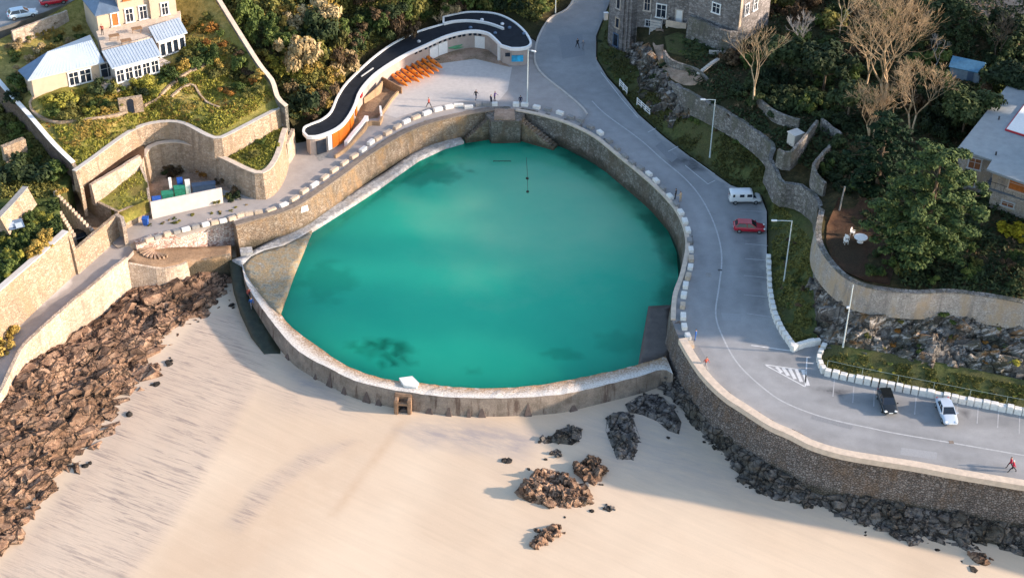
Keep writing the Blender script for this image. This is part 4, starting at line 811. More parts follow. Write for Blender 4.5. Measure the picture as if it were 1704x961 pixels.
def facade(parent, a, b, z0, items, proud=.06):
    """a->b: foot of a wall seen from the camera side; items: (name, u, w, zlo, zhi, mat, frame mat|None)"""
    a, b = Vector((a.x, a.y, 0)), Vector((b.x, b.y, 0)); e = (b-a).normalized(); n = Vector((e.y, -e.x, 0)); rz = math.atan2(e.y, e.x)
    for nm, u, w, zl, zh, mt, fm in items:
        c = a+e*u
        bm = BM()
        if fm:
            t_ = .16
            for s in (-1, 1): box(bm, c+e*(s*(w/2+t_/2))+n*(proud*.8)+Vector((0, 0, z0+(zl+zh)/2)), (t_, .18, zh-zl), rz)
            box(bm, c+n*(proud*.9)+Vector((0, 0, z0+zh+t_/2)), (w+2*t_+.06, .2, t_), rz); box(bm, c+n*(proud*1.3)+Vector((0, 0, z0+zl-t_/2)), (w+2*t_+.2, .3, t_), rz)
            f = pobj(nm, bm, M[fm], parent)
            bm = BM(); box(bm, c+n*(proud*.2)+Vector((0, 0, z0+(zl+zh)/2)), (w, .1, zh-zl), rz); g = obj("pane" if "door" not in nm else "leaf", bm, M[mt], f)
            if w > .8 and "door" not in nm:
                bm = BM(); box(bm, c+n*(proud*.2+.06)+Vector((0, 0, z0+(zl+zh)/2)), (.07, .06, zh-zl), rz); box(bm, c+n*(proud*.2+.055)+Vector((0, 0, z0+zl+(zh-zl)*.62)), (w, .05, .06), rz); obj("glazing_bar", bm, M[fm], f)
        else:
            box(bm, c+n*(proud*.6)+Vector((0, 0, z0+(zl+zh)/2)), (w, .14, zh-zl), rz, .01); pobj(nm, bm, M[mt], parent)
# ------------------------------------------------------------------ curved building with the black roof
RZ = 3.1
BACK = [(505, 222), (507, 214), (519, 208), (536, 201), (551, 188), (561, 165), (574, 144), (594, 123), (624, 96), (657, 73), (695, 55), (738, 42)]
LOBE = [(738, 30), (760, 25), (783, 22), (821, 24), (850, 35), (872, 53), (883, 71), (879, 79), (866, 82), (850, 82)]
FRONT = [(834, 77), (821, 64), (809, 56), (783, 53), (745, 61), (708, 77), (670, 95), (632, 119), (612, 137), (598, 156), (589, 180), (574, 204), (556, 218), (530, 228), (512, 229)]
def w_(pts, n=4, z=RZ): return [P(p[0], p[1], z) for p in spline(pts, n)]
bk, lb, fr = w_(BACK), w_(LOBE), w_(FRONT)
hid = [P(738, 42, RZ)+(P(738, 30, RZ)-P(738, 42, RZ))*.0]
outline = bk+lb+fr
bh = empty("boathouse", (P(700, 90, 0).x, P(700, 90, 0).y, 0), "long curved white building with a flat black roof behind the promenade", "building")
def at_parent(o, par): o.matrix_parent_inverse = par.matrix_world.inverted() if False else Matrix.Translation(-Vector(par.location)); return o
def pobj(name, bm, mt, par, smooth=False):
    o = obj(name, bm, mt, par, smooth)
    if par.type == 'EMPTY': o.matrix_parent_inverse = Matrix.Translation(-Vector(par.location))
    return o
bm = BM(); N_ = normals2(outline, True); area = sum(outline[i].x*outline[(i+1) % len(outline)].y-outline[(i+1) % len(outline)].x*outline[i].y for i in range(len(outline)))
sg = 1 if area > 0 else -1
ins = [Vector((p.x+n.x*sg*.35, p.y+n.y*sg*.35, 0)) for p, n in zip(outline, N_)]
prism(bm, ins, -.2, RZ-.03); pobj("wall", bm, plain("boathouse_wall", (.42, .35, .31), .85, .12, 1.0), bh)
bm = BM(); prism(bm, [(p.x, p.y) for p in outline], RZ-.02, RZ+.12); roof = pobj("roof", bm, M["roof_black"], bh)
bm = BM(); sweep(bm, [Vector((p.x, p.y, RZ-.2)) for p in outline], [(-.18, 0), (.16, 0), (.16, .5), (-.18, .5)], closed=True); obj("roof_trim", bm, M["white_paint"], roof)
bm = BM(); q = w_([(738, 42), (757, 38), (783, 37), (812, 41), (838, 50)], 4, RZ+.1); sweep(bm, q, [(-.16, 0), (.16, 0), (.16, .42), (-.16, .42)]); obj("roof_kerb", bm, M["white_paint"], roof)
bm = BM(); a, b = P(601, 128, RZ+.2), P(621, 114, RZ+.2); sweep(bm, [a, b], [(-.09, 0), (.09, 0), (.09, .15), (-.09, .15)]); obj("roof_pipe", bm, M["grey_frame"], roof)
for x, y, c in ((802, 34, "white_paint"), (836, 41, "white_paint"), (697, 70, "grey_frame"), (783, 47, "zinc_dark"), (848, 47, "zinc_dark"), (824, 56, "zinc_dark"), (872, 57, "zinc_dark")):
    bm = BM(); p = P(x, y, RZ+.1); cyl(bm, p, p+Vector((0, 0, .22)), .3, .3, 12); cyl(bm, p+Vector((0, 0, .22)), p+Vector((0, 0, .34)), .28, .12, 12); obj("skylight_dome", bm, M[c], roof)
# openings along the front
fl = resample(fr, .25)
def front_at(px):
    k = min(range(len(fl)), key=lambda i: abs(to_px(fl[i])[0]-px)); a, b = fl[max(0, k-1)], fl[min(len(fl)-1, k+1)]; d = (b-a); d.z = 0; d.normalize()
    nrm = Vector((-d.y, d.x, 0))*(-sg); return Vector((fl[k].x, fl[k].y, 0))-nrm*.35, nrm, math.atan2(d.y, d.x)
def front_piece(name, px, w, zl, zh, mt, proud=.06, dep=.16):
    c, n, rz = front_at(px); bm = BM(); box(bm, c+n*proud+Vector((0, 0, (zl+zh)/2)), (w, dep, zh-zl), rz, .01); return pobj(name, bm, M[mt], bh)
for x in range(694, 806, 8): front_piece("window", x, .52, 2.3, 2.72, "glass_dark")
for x in (724, 738): front_piece("garage_door", x, 1.9, .1, 2.2, "white_paint", .1)
for x in (797,): front_piece("garage_door", x, 1.7, .1, 2.2, "white_paint", .1)
front_piece("corner_post", 829, .35, 0, 2.8, "white_paint", .2, .4)
for k, x in enumerate((562, 571, 579, 587)): front_piece("folding_door", x, 2.1, .3, 2.75, "orange_paint", .12)
front_piece("folding_door", 594, 1.4, .6, 2.7, "orange_paint", .12)
front_piece("flag_panel", 602, .9, 1.8, 2.9, "red_paint", .25); front_piece("panel", 551, 1.2, .2, 2.6, "white_paint", .1)
front_piece("door", 536, 1.6, .1, 2.3, "glass_dark", .05)
# mural board and small window on the round end
c0 = P(861, 90, 1.7); bmv = BM()
lbw = resample(lb, .2); k = min(range(len(lbw)), key=lambda i: abs(to_px(lbw[i])[0]-862)+(0 if to_px(lbw[i])[1] > 70 else 500)); d = lbw[min(k+1, len(lbw)-1)]-lbw[k-1]; d.z = 0; d.normalize()
nn = Vector((-d.y, d.x, 0))*(-sg); cc = Vector((lbw[k].x, lbw[k].y, 0))-nn*.35
box(bmv, cc+nn*.1+Vector((0, 0, 1.35)), (1.9, .14, 1.1), math.atan2(d.y, d.x)); pobj("mural", bmv, M["mural_blue"], bh)
bmv = BM(); cw_ = cc+d*(-1.6 if to_px(cc+d*1.6)[0] > to_px(cc)[0] else 1.6); box(bmv, cw_+nn*.02+Vector((0, 0, 2.0)), (.8, .14, .6), math.atan2(d.y, d.x)); pobj("window", bmv, M["glass_dark"], bh)
# terrace in front of its left end
patch("terrace_floor", [(x, y, .06) for x, y in ((632, 128), (668, 148), (648, 170), (634, 188), (628, 196), (610, 198), (598, 214), (575, 236), (545, 252), (534, 246), (560, 232), (582, 208), (598, 184), (604, 164))], M["terrace_ground"], 1.0, skirt=.3, label="brown sunken terrace in front of the curved building")
wall("terrace_screen", [(606, 164, 1.0, 0), (632, 142, 1.6, 0), (637, 135, 1.7, 0)], .15, M["timber_deck"], "pale timber screen at the back of the brown terrace", 1, 0, rough=.01, n=1)
wall("terrace_screen", [(634, 128, 1.6, 0), (652, 137, 1.6, 0), (668, 146, 1.1, 0)], .2, M["wood_brown"], "dark timber end screen beside the orange canoes", 1, 0, rough=.01, n=1)
wall("terrace_kerb", [(668, 147, .5, 0), (654, 162, .5, 0), (643, 178, .5, 0), (635, 190, .5, 0)], .3, M["timber_deck"], "low curved timber edge of the brown terrace", -1, 0, rough=.01)
wall("terrace_bench_wall", [(607, 192, .9, 0), (600, 203, .9, 0), (588, 216, .9, 0), (572, 236, .9, 0)], .55, M["white_paint"], "white wavy bench wall on the terrace", 1, 0, rough=.01)
wall("terrace_outer_wall", [(634, 190, .6, 0), (630, 202, .7, 0), (612, 200, .7, 0), (606, 210, .7, 0), (592, 226, .6, 0), (575, 244, .6, 0), (556, 258, .5, 0)], .3, M["timber_deck"], "low curved brown outer wall of the terrace", 1, 0, rough=.01)
wall("terrace_post_wall", [(631, 176, 1.2, 0), (633, 188, 1.2, 0)], .3, M["white_paint"], "small white upright panel on the terrace edge", 1, 0, rough=.0, n=1)
patch("promenade_mat", [(540, 250, .03), (548, 262, .03), (532, 268, .03), (524, 256, .03)], M["block_grey"], .8, skirt=0, label="dark slatted mat beside the terrace")
# ------------------------------------------------------------------ zinc roofed house
GZ, DZ = 11.3, 14.3
zh = empty("zinc_house", P(190, 110, GZ), "pale house with blue grey zinc roofs on the golden lawn", "house")
def slab_roof(par, name, corners, mt, seams=0, th=.16, along=0):
    """corners: four points in order; seams run from edge 0-1 to edge 3-2"""
    bm = BM(); c = [Vector(p) for p in corners]
    A = [bm.verts.new(p) for p in c]; B = [bm.verts.new(p-Vector((0, 0, th))) for p in c]; n = len(c)
    bm.faces.new(A); bm.faces.new(B[::-1])
    for i in range(n): bm.faces.new((A[i], B[i], B[(i+1) % n], A[(i+1) % n]))
    r = pobj(name, bm, mt, par)
    if seams:
        bm = BM()
        for k in range(1, seams):
            f = k/seams; a = c[0].lerp(c[1], f); b = c[3].lerp(c[2], f); up = Vector((0, 0, .04)); tube(bm, [a+up*.5, b+up*.5], .03, 4)
        obj("seam", bm, M["zinc"] if mt == M["zinc"] else mt, r)["kind"] = "stuff"
    return r
def block(par, name, pts, z0, z1, mt):
    bm = BM(); prism(bm, [(p[0], p[1]) for p in pts], z0, z1); return pobj(name, bm, mt, par)
FL, FR_, BR, BL, R1, R2 = P(46, 134, 14.0), P(174, 103, 14.0), P(150, 58, 14.0), P(30, 117, 14.0), P(79, 86, 16.0), P(152, 67, 16.0)
def inset(pts, d):
    c = sum(pts, Vector())/len(pts); return [p+(c-p).normalized()*d for p in pts]
block(zh, "wall", inset([FL, FR_, BR, BL], .7), GZ-1.5, 13.86, M["render_cream"])
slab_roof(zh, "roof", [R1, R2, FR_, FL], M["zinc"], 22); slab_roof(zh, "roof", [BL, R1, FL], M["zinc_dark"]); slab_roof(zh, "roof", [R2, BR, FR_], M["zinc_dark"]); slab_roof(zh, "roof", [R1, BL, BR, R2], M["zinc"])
w1 = inset([FL, FR_, BR, BL], .7)
facade(zh, w1[0], w1[1], GZ, [("window", 5.9, 1.3, .2, 2.1, "glass_dark", "white_paint"), ("window", 7.6, 1.5, .2, 2.1, "glass_dark", "white_paint"), ("window", 10.9, 2.0, .1, 2.3, "glass_dark", "grey_frame")])
def mono(px4, zb, zf, nseam, glz):
    c = [P(px4[0][0], px4[0][1], zb), P(px4[1][0], px4[1][1], zb), P(px4[2][0], px4[2][1], zf), P(px4[3][0], px4[3][1], zf)]
    w = inset(c, .55); block(zh, "wall", w, GZ-1.5, zf-.25, M["render_white"]); slab_roof(zh, "roof", c, M["zinc"], nseam)
    L = (w[2]-w[3]); L.z = 0; L = L.length; k = glz
    facade(zh, w[3], w[2], GZ, [("window", L*(i+.5)/k, L/k-.3, .25, zf-GZ-.65, "glass_dark", "white_paint") for i in range(k)])
mono([(169, 85), (253, 63), (269, 92), (186, 114)], 15.0, 14.0, 17, 5)
mono([(247, 45), (298, 29), (312, 54), (260, 70)], 15.0, 14.1, 11, 4)
# terrace deck in front
tp = [P(*p) for p in ((158, 132, GZ+.1), (186, 118, GZ+.1), (268, 96, GZ+.1), (284, 104, GZ+.1), (228, 125, GZ+.1), (172, 147, GZ+.1))]
block(zh, "terrace", tp, GZ-2.0, GZ+.15, M["render_white"])
bm = BM(); rail = [Vector((p.x, p.y, GZ+1.0)) for p in (tp[0], tp[5], tp[4], tp[3])]; tube(bm, rail, .03, 5)
for p in resample(rail, 1.6): cyl(bm, (p.x, p.y, GZ+.1), p, .02, .02, 5)
pobj("railing", bm, M["dark_metal"], zh)
for x, y in ((190, 62), (228, 50), (210, 70)):
    bm = BM(); c = P(x, y, DZ+.4); box(bm, c+Vector((0, 0, .3)), (1.5, .9, .08), .45, .01)
    for sx in (-.6, .6):
        for sy in (-.35, .35): cyl(bm, c+Vector((sx, sy, -.4)), c+Vector((sx, sy, .3)), .04, .04, 6)
    tag(obj("deck_table", bm, M["wood_brown"]), "dark wooden table on the roof deck of the zinc roofed house", "table", "tables on the roof deck")
dk = [P(*p, DZ) for p in ((160, 52), (252, 30), (300, 18), (300, 30), (250, 62), (170, 84))]
block(zh, "roof_deck", dk, GZ-1, DZ, M["coping_cream"])
bm = BM(); rail = [P(*p, DZ+1.0) for p in ((168, 82), (250, 60))]; tube(bm, rail, .03, 5)
for p in resample(rail, 1.4): cyl(bm, (p.x, p.y, DZ), p, .02, .02, 5)
pobj("railing", bm, M["dark_metal"], zh)
O = P(164, 49, DZ); e1 = (P(294, 22, DZ)-O); LW = e1.length; e1.normalize(); e2 = Vector((-e1.y, e1.x, 0))
f_ = lambda u, v, z=0: Vector((O.x+e1.x*u+e2.x*v, O.y+e1.y*u+e2.y*v, z))
lw = 3.4
block(zh, "wall", [f_(0, 0), f_(lw, 0), f_(lw, 7), f_(0, 7)], DZ-4, DZ+2.4, M["render_cream"])
zz = DZ+2.4
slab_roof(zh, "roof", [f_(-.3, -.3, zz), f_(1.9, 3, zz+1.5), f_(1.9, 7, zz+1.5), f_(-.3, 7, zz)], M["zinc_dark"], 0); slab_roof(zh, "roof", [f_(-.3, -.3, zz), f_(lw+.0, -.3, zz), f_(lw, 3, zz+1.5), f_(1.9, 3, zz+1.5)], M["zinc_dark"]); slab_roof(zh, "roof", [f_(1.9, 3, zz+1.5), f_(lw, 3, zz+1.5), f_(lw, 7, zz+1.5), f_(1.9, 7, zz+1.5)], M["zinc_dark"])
block(zh, "wall", [f_(lw+.01, .3), f_(8, .3), f_(8, 8), f_(lw+.01, 8)], DZ-4, DZ+8, M["render_cream"]); block(zh, "wall", [f_(8.01, -.2), f_(LW, -.2), f_(LW, 8.2), f_(8.01, 8.2)], DZ-4, DZ+8.6, M["render_cream"])
slab_roof(zh, "roof", [f_(lw-.3, 0, DZ+8), f_(LW+.3, -.5, DZ+8.65), f_(LW+.3, 4, DZ+11), f_(lw-.3, 4, DZ+11)], M["slate"]); slab_roof(zh, "roof", [f_(lw-.3, 4, DZ+11), f_(LW+.3, 4, DZ+11), f_(LW+.3, 8.6, DZ+8.4), f_(lw-.3, 8.6, DZ+8.4)], M["slate"])
facade(zh, f_(0, 0), f_(lw, 0), DZ, [("door", 2.6, .9, 0.1, 2.0, "wood_orange", "white_paint")])
facade(zh, f_(lw, .3), f_(8, .3), DZ, [("window", 1.5, 1.0, .1, 2.1, "glass_dark", "white_paint"), ("window", 3.6, 1.0, .1, 2.1, "glass_dark", "white_paint"), ("window", 1.5, 1.0, 3.6, 5.3, "glass_dark", "wood_orange"), ("window", 3.6, 1.0, 3.6, 5.3, "glass_dark", "wood_orange")])
facade(zh, f_(8, -.2), f_(LW, -.2), DZ, [("window", 2.2, .9, .3, 2.1, "glass_dark", "white_paint"), ("window", 2.2, .9, 3.8, 5.4, "glass_dark", "white_paint")])
# ------------------------------------------------------------------ granite house at the top
gh = empty("granite_house", P(1060, 60, .3), "tall grey granite house with pale window surrounds above the road bend", "house")
def frame(a, b): 
    e = b-a; L = e.length; e = e.normalized(); n = Vector((-e.y, e.x, 0)); return lambda u, v: Vector((a.x+e.x*u+n.x*v, a.y+e.y*u+n.y*v, 0)), L
gA, gB = P(1011, 71, .2), P(1047, 90, .2); g, L1 = frame(gA, gB)
block(gh, "wall", [g(0, 0), g(L1, 0), g(L1, 8), g(0, 8)], -.3, 13, M["granite"])
block(gh, "roof", [g(-.3, -.3), g(L1+.3, -.3), g(L1+.3, 8.3), g(-.3, 8.3)], 13, 13.4, M["slate"])
facade(gh, g(0, 0), g(L1, 0), .2, [("door", 2.0, 1.0, .2, 2.3, "glass_dark", "zinc_dark"), ("window", 2.2, .75, 3.6, 5.2, "glass_dark", "render_cream"), ("window", 2.2, .75, 7.0, 8.6, "glass_dark", "render_white"), ("window", 2.2, .75, 10.2, 11.7, "glass_dark", "render_white")])
bm = BM(); 
for u in (L1*.68, L1*.86): box(bm, g(u, -.12)+Vector((0, 0, 5.5)), (.28, .3, 11), math.atan2((gB-gA).y, (gB-gA).x))
pobj("pilaster", bm, M["granite"], gh)
mA, mB = P(1063, 47, 4.6), P(1147, 62, 4.6); g2, L2 = frame(mA, mB)
block(gh, "wall", [g2(-1.5, 0), g2(L2, 0), g2(L2, 10), g2(-1.5, 10)], .2, 16, M["granite"]); block(gh, "roof", [g2(-1.8, -.4), g2(L2+.4, -.4), g2(L2+.4, 10.4), g2(-1.8, 10.4)], 16, 16.5, M["slate"])
facade(gh, g2(0, 0), g2(L2, 0), 4.6, [("window", 1.2, .9, 3.4, 5.4, "glass_dark", "render_white"), ("window", 3.6, 1.5, 2.6, 4.8, "glass_dark", "white_paint"), ("window", 1.6, .9, .7, 1.7, "glass_dark", "grey_frame"), ("door", 6.6, 1.0, 2.2, 4.4, "white_paint", "render_white"), ("window", 1.2, .9, 7, 8.8, "glass_dark", "render_white"), ("window", 3.6, 1.4, 7, 8.8, "glass_dark", "render_white"), ("window", 6.6, .9, 7, 8.8, "glass_dark", "render_white"), ("downpipe", 8.4, .14, .5, 11, "zinc", None)])
rzm = math.atan2((mB-mA).y, (mB-mA).x)
bm = BM(); box(bm, g2(6.6, -.8)+Vector((0, 0, 6.65)), (3.4, 1.6, .2), rzm); box(bm, g2(6.6, -1.55)+Vector((0, 0, 7.2)), (3.4, .12, .9), rzm); box(bm, g2(4.95, -.8)+Vector((0, 0, 7.2)), (.12, 1.4, .9), rzm); box(bm, g2(8.25, -.8)+Vector((0, 0, 7.2)), (.12, 1.4, .9), rzm)
for u in (5.1, 8.1): box(bm, g2(u, -1.4)+Vector((0, 0, 5.6)), (.25, .25, 2.0), rzm)
pobj("balcony", bm, M["coping_cream"], gh)
bm = BM()
for k in range(8): box(bm, g2(3.0+.1*k, -.4-.38*k)+Vector((0, 0, 6.6-.3*k)), (1.7, .4, .32), rzm)
for s in (-.95, .95): tube(bm, [g2(3.0+s, -.3)+Vector((0, 0, 7.5)), g2(3.7+s, -3.2)+Vector((0, 0, 5.4))], .07, 5)
pobj("stairs", bm, M["kerb_stone"], gh)
rA, rB = P(1150, 19, 11), P(1228, 46, 11); g3, L3 = frame(rA, rB)
block(gh, "wall", [g3(-.5, 0), g3(L3, 0), g3(L3, 9), g3(-.5, 9)], 6, 19, M["granite"]); block(gh, "roof", [g3(-1, -.4), g3(L3+.4, -.4), g3(L3+.4, 9.4), g3(-1, 9.4)], 19, 19.5, M["slate"])
facade(gh, g3(0, 0), g3(L3, 0), 11, [("window", 4.6, 1.3, 1.2, 2.7, "glass_dark", "white_paint"), ("window", 4.6, 1.3, 5, 6.6, "glass_dark", "white_paint")])
facade(gh, g3(L3, 0), g3(L3, 9), 11, [("window", 2.0, .9, 1.5, 3.2, "glass_dark", "white_paint"), ("window", 4.4, .9, 1.5, 3.2, "glass_dark", "white_paint"), ("quoin", .35, .6, 0, 8, "render_cream", None)])
wall("house_terrace_wall", [(1146, 26, 10.6, 6), (1168, 36, 10.6, 6), (1190, 46, 10.6, 6), (1212, 54, 10.6, 6.2), (1230, 53, 10.4, 6.4), (1244, 46, 10.2, 6.6)], .6, M["stone_grey"], "grey rubble terrace wall under the right wing of the granite house", 1, .4, cat="retaining wall", n=3)
wall("garden_edge_wall", [(1180, 84, 7.6, 6.3), (1202, 86, 7.6, 6.3), (1220, 78, 7.6, 6.3), (1230, 70, 7.6, 6.3)], .3, M["kerb_stone"], "low pale crenellated edge wall in the castle like garden", 1, 0, n=3)
wall("path_wall", [(1104, 84, 7.6, 6), (1112, 96, 7.7, 6), (1130, 106, 7.8, 6), (1158, 114, 7.8, 6), (1176, 132, 7.4, 6)], .35, M["stone_grey"], "dark retaining wall along the pinkish garden path", 1, 0, n=3)
bm = BM(); q = over(1176, 116); 
for k in range(7): box(bm, (q.x-.9+.35*k, q.y-1.0+.3*k, q.z+.15+.14*k), (.5, 2.0, .25), math.radians(-38))
tag(obj("garden_steps", bm, M["kerb_stone"]), "small flight of pale steps at the end of the pinkish path", "steps")
# ------------------------------------------------------------------ house at the right edge
rh = empty("stone_house", P(1650, 320, 8.4), "two storey stone house with a wide grey roof at the right edge", "house")
ZR = 14.0
ro = [P(x, y, ZR) for x, y in ((1593, 247), (1688, 127), (1900, 195), (1900, 366), (1704, 304), (1642, 281), (1651, 266))]
bm = BM(); prism(bm, [(p.x, p.y) for p in ro], ZR-.3, ZR); roof3 = pobj("roof", bm, M["roof_grey"], rh)
mid = [P(1672, 217, ZR+.02), P(1730, 140, ZR+.02), P(1900, 190, ZR+.02), P(1900, 290, ZR+.02)]
bm = BM(); prism(bm, [(p.x, p.y) for p in mid], ZR+.02, ZR+.22); obj("roof_edge", bm, M["red_paint"], roof3)
bm = BM(); c = sum(mid, Vector())/4; prism(bm, [tuple(p+(c-p)*.02)[:2] for p in mid], ZR+.22, ZR+.30); obj("sunlit_panel", bm, M["white_paint"], roof3)  # white tone stands in for sunlight on a higher roof plane
for x, y in ((1662, 199), (1657, 258)):
    bm = BM(); p = P(x, y, ZR); cyl(bm, p, p+Vector((0, 0, .5)), .12, .12, 8); obj("vent", bm, M["dark_metal"], roof3)
i_ = lambda x, y: P(x, y, ZR)
ws = [i_(1598, 248), i_(1688, 134), i_(1890, 198), i_(1890, 350), i_(1706, 294), i_(1656, 262)]
block(rh, "wall", ws, 7.5, ZR-.31, M["stone_sea2"])
facade(rh, ws[0], ws[5], 8.4, [("window", 1.9, 1.5, .7, 2.2, "wood_red", "grey_frame"), ("window", 2.2, 1.5, 3.3, 4.8, "wood_red", "grey_frame")])
wb = [i_(1655, 279), i_(1900, 356), i_(1900, 300), i_(1668, 262)]
block(rh, "wall", wb, 10.9, ZR-.32, M["stone_sea2"])
facade(rh, wb[0], wb[1], 10.9, [("garage_shutter", 4.6, 4.6, .9, 2.4, "wood_orange", "render_white")])
bal = [P(1640, 310, 11.0), P(1900, 392, 11.0), P(1900, 340, 11.0), P(1660, 275, 11.0)]
block(rh, "balcony", bal, 10.75, 11.0, M["slate"])
bm = BM(); rail = [Vector((p.x, p.y, 11.9)) for p in bal[:2]]; tube(bm, rail, .04, 5)
for p in resample(rail, 1.2): cyl(bm, (p.x, p.y, 11), p, .025, .025, 5)
pobj("railing", bm, M["dark_metal"], rh)
lo = [P(1650, 318, 10.7), P(1900, 396, 10.7), P(1900, 345, 10.7), P(1662, 280, 10.7)]
block(rh, "wall", lo, 7.5, 10.74, M["stone_sea2"])
facade(rh, lo[0], lo[1], 8.4, [("window", 2.4, 1.5, .9, 1.5, "wood_red", "grey_frame"), ("window", 6.0, 1.5, .9, 1.5, "wood_red", "grey_frame")])
# ------------------------------------------------------------------ small sheds
def shed(name, px, py, l, w, h, rh_, rz, wm, rm, label, cat="shed"):
    c = over(px, py, 0); r = empty(name, c, label, cat, None, rz)
    bm = BM(); prism(bm, [(-l/2, -w/2), (l/2, -w/2), (l/2, w/2), (-l/2, w/2)], -.6, h)
    a = [bm.verts.new((s*l/2, y, z)) for s in (-1, 1) for y, z in ((-w/2, h), (w/2, h), (0, h+rh_))]; bm.faces.new(a[:3]); bm.faces.new(a[3:]); obj("wall", bm, wm, r)
    for s in (-1, 1):
        bm = BM(); o_ = .2; z0 = h-.2*rh_/(w/2)*.8
        v = [(-l/2-o_, s*(w/2+o_), z0), (l/2+o_, s*(w/2+o_), z0), (l/2+o_, 0, h+rh_+.04), (-l/2-o_, 0, h+rh_+.04)]
        A = [bm.verts.new(p) for p in v]; B = [bm.verts.new((p[0], p[1], p[2]+.08)) for p in v]
        bm.faces.new(A[::-1]); bm.faces.new(B)
        for i in range(4): bm.faces.new((A[i], A[(i+1) % 4], B[(i+1) % 4], B[i]))
        obj("roof", bm, rm, r)
    bm = BM(); box(bm, (l*.2, -w/2-.03, h*.45), (.9, .08, h*.85)); obj("door", bm, M["zinc_dark"], r); return r
plain("shed_blue", (.10, .24, .36), .6, .2, 2); plain("shed_wall", (.28, .36, .42), .7, .2, 2)
shed("garden_shed", 1607, 126, 4.4, 3.0, 1.7, .9, math.radians(-26), M["shed_wall"], M["shed_blue"], "small blue roofed garden shed among the dark trees")
c = over(1322, 240); bm = BM(); box(bm, (c.x, c.y, c.z+.9), (1.7, 1.5, 1.8), .6, .05); box(bm, (c.x, c.y, c.z+1.85), (1.9, 1.7, .12), .6, .02); tag(obj("water_tank", bm, M["pale_wall"]), "pale square tank beside the ruined stone walls", "tank")
for pts, lab in (([(1294, 248, 9.2, 6.5), (1316, 254, 9.4, 6.5), (1340, 228, 9.6, 6.5), (1362, 201, 9.6, 6.5)], "ruined stone wall beside the pale square tank"), ([(1366, 198, 9.6, 6), (1398, 222, 9.4, 6)], "grey blue stone wall behind the ruined enclosure"), ([(1380, 240, 9.0, 6), (1352, 271, 9.0, 6), (1358, 292, 8.6, 6), (1372, 306, 8.4, 6)], "low grey garden wall left of the big dark conifer"), ([(1258, 160, 8.8, 6.5), (1290, 186, 8.8, 6.5), (1330, 200, 8.8, 6.5)], "overgrown grey wall across the dark hill garden")):
    wall("ruin_wall", pts, .4, M["stone_grey"], lab, 1, .1, rough=.12, n=2)
# ================================================================== vegetation
def leaf_mat(name, dark, mid, light, odd=None):
    t = NT(name); r = t.rand(); n = t.noise(2.2, 5, .75); f = t.noise(9, 3, .7)
    k = t.math('ADD', t.math('MULTIPLY', n, .85), t.math('MULTIPLY', t.math('SUBTRACT', r, .5), .30))
    col = t.ramp(k, [(.22, dark), (.42, mid), (.64, light)])
    col = t.mix(.5, col, t.ramp(f, [(.3, .55), (.7, 1.45)]), 'MULTIPLY')
    M[name] = t.done(col, .75, .2)
leaf_mat("leaf_dark", (.014, .024, .011), (.032, .048, .018), (.065, .085, .027)); leaf_mat("leaf_green", (.026, .044, .012), (.065, .095, .022), (.13, .16, .038))
leaf_mat("leaf_olive", (.05, .05, .015), (.125, .12, .03), (.25, .22, .055)); leaf_mat("leaf_gold", (.12, .08, .017), (.28, .19, .042), (.45, .31, .08))
leaf_mat("leaf_rust", (.12, .05, .012), (.27, .12, .025), (.42, .21, .05)); leaf_mat("leaf_straw", (.16, .11, .05), (.33, .24, .12), (.50, .38, .20)); leaf_mat("leaf_lime", (.10, .105, .016), (.22, .21, .035), (.38, .33, .055))
leaf_mat("leaf_brown", (.04, .026, .015), (.09, .058, .03), (.16, .105, .055)); leaf_mat("leaf_pine", (.008, .022, .008), (.02, .046, .018), (.125, .16, .042)); leaf_mat("leaf_yellow", (.22, .17, .01), (.42, .34, .02), (.6, .5, .04))  # leaf_pine's yellow tone puts sunlit tufts into the leaf colour
leaf_mat("bark_pale", (.24, .16, .09), (.45, .32, .19), (.60, .46, .30)); leaf_mat("bark_brown", (.05, .035, .022), (.11, .08, .055), (.18, .14, .10)); leaf_mat("bark_grey", (.12, .11, .10), (.24, .22, .2), (.34, .31, .29))
def leaves(cs, rs, n, size, seed, squash=.85, up=.35, elong=1.5, lo=-.5, shell=.55):
    """cs: lobe centres, rs: lobe radii -> leaf quads through the lobes' volume, with gaps"""
    g = np.random.default_rng(seed); cs = np.array(cs, float); rs = np.array(rs, float)
    w = rs**2; i = g.choice(len(cs), n, p=w/w.sum())
    d = g.normal(size=(n, 3)); d /= np.linalg.norm(d, axis=1)[:, None]; d[:, 2] = np.where(d[:, 2] < lo, -d[:, 2]*.5, d[:, 2])
    q = d*6+i[:, None]*13.7; gap = vnoise(q[:, 0]*.55+q[:, 2], q[:, 1]*.55-q[:, 2]*.7, 3)
    rad = rs[i]*(shell+(1-shell)*g.random(n)**.6)*(.72+.5*gap)
    p = cs[i]+d*rad[:, None]*np.array([1, 1, squash])
    nrm = d+g.normal(size=(n, 3))*.55+np.array([0, 0, up]); nrm /= np.linalg.norm(nrm, axis=1)[:, None]
    t = np.cross(nrm, g.normal(size=(n, 3))); t /= np.linalg.norm(t, axis=1)[:, None]; b = np.cross(nrm, t)
    s = size*(.55+.9*g.random(n))[:, None]
    V = np.stack([p-t*s*elong*.5, p-b*s*.42+nrm*s*.1, p+t*s*elong*.5, p+b*s*.42+nrm*s*.1], 1).reshape(-1, 3)
    F = np.arange(n*4).reshape(-1, 4); return V, F
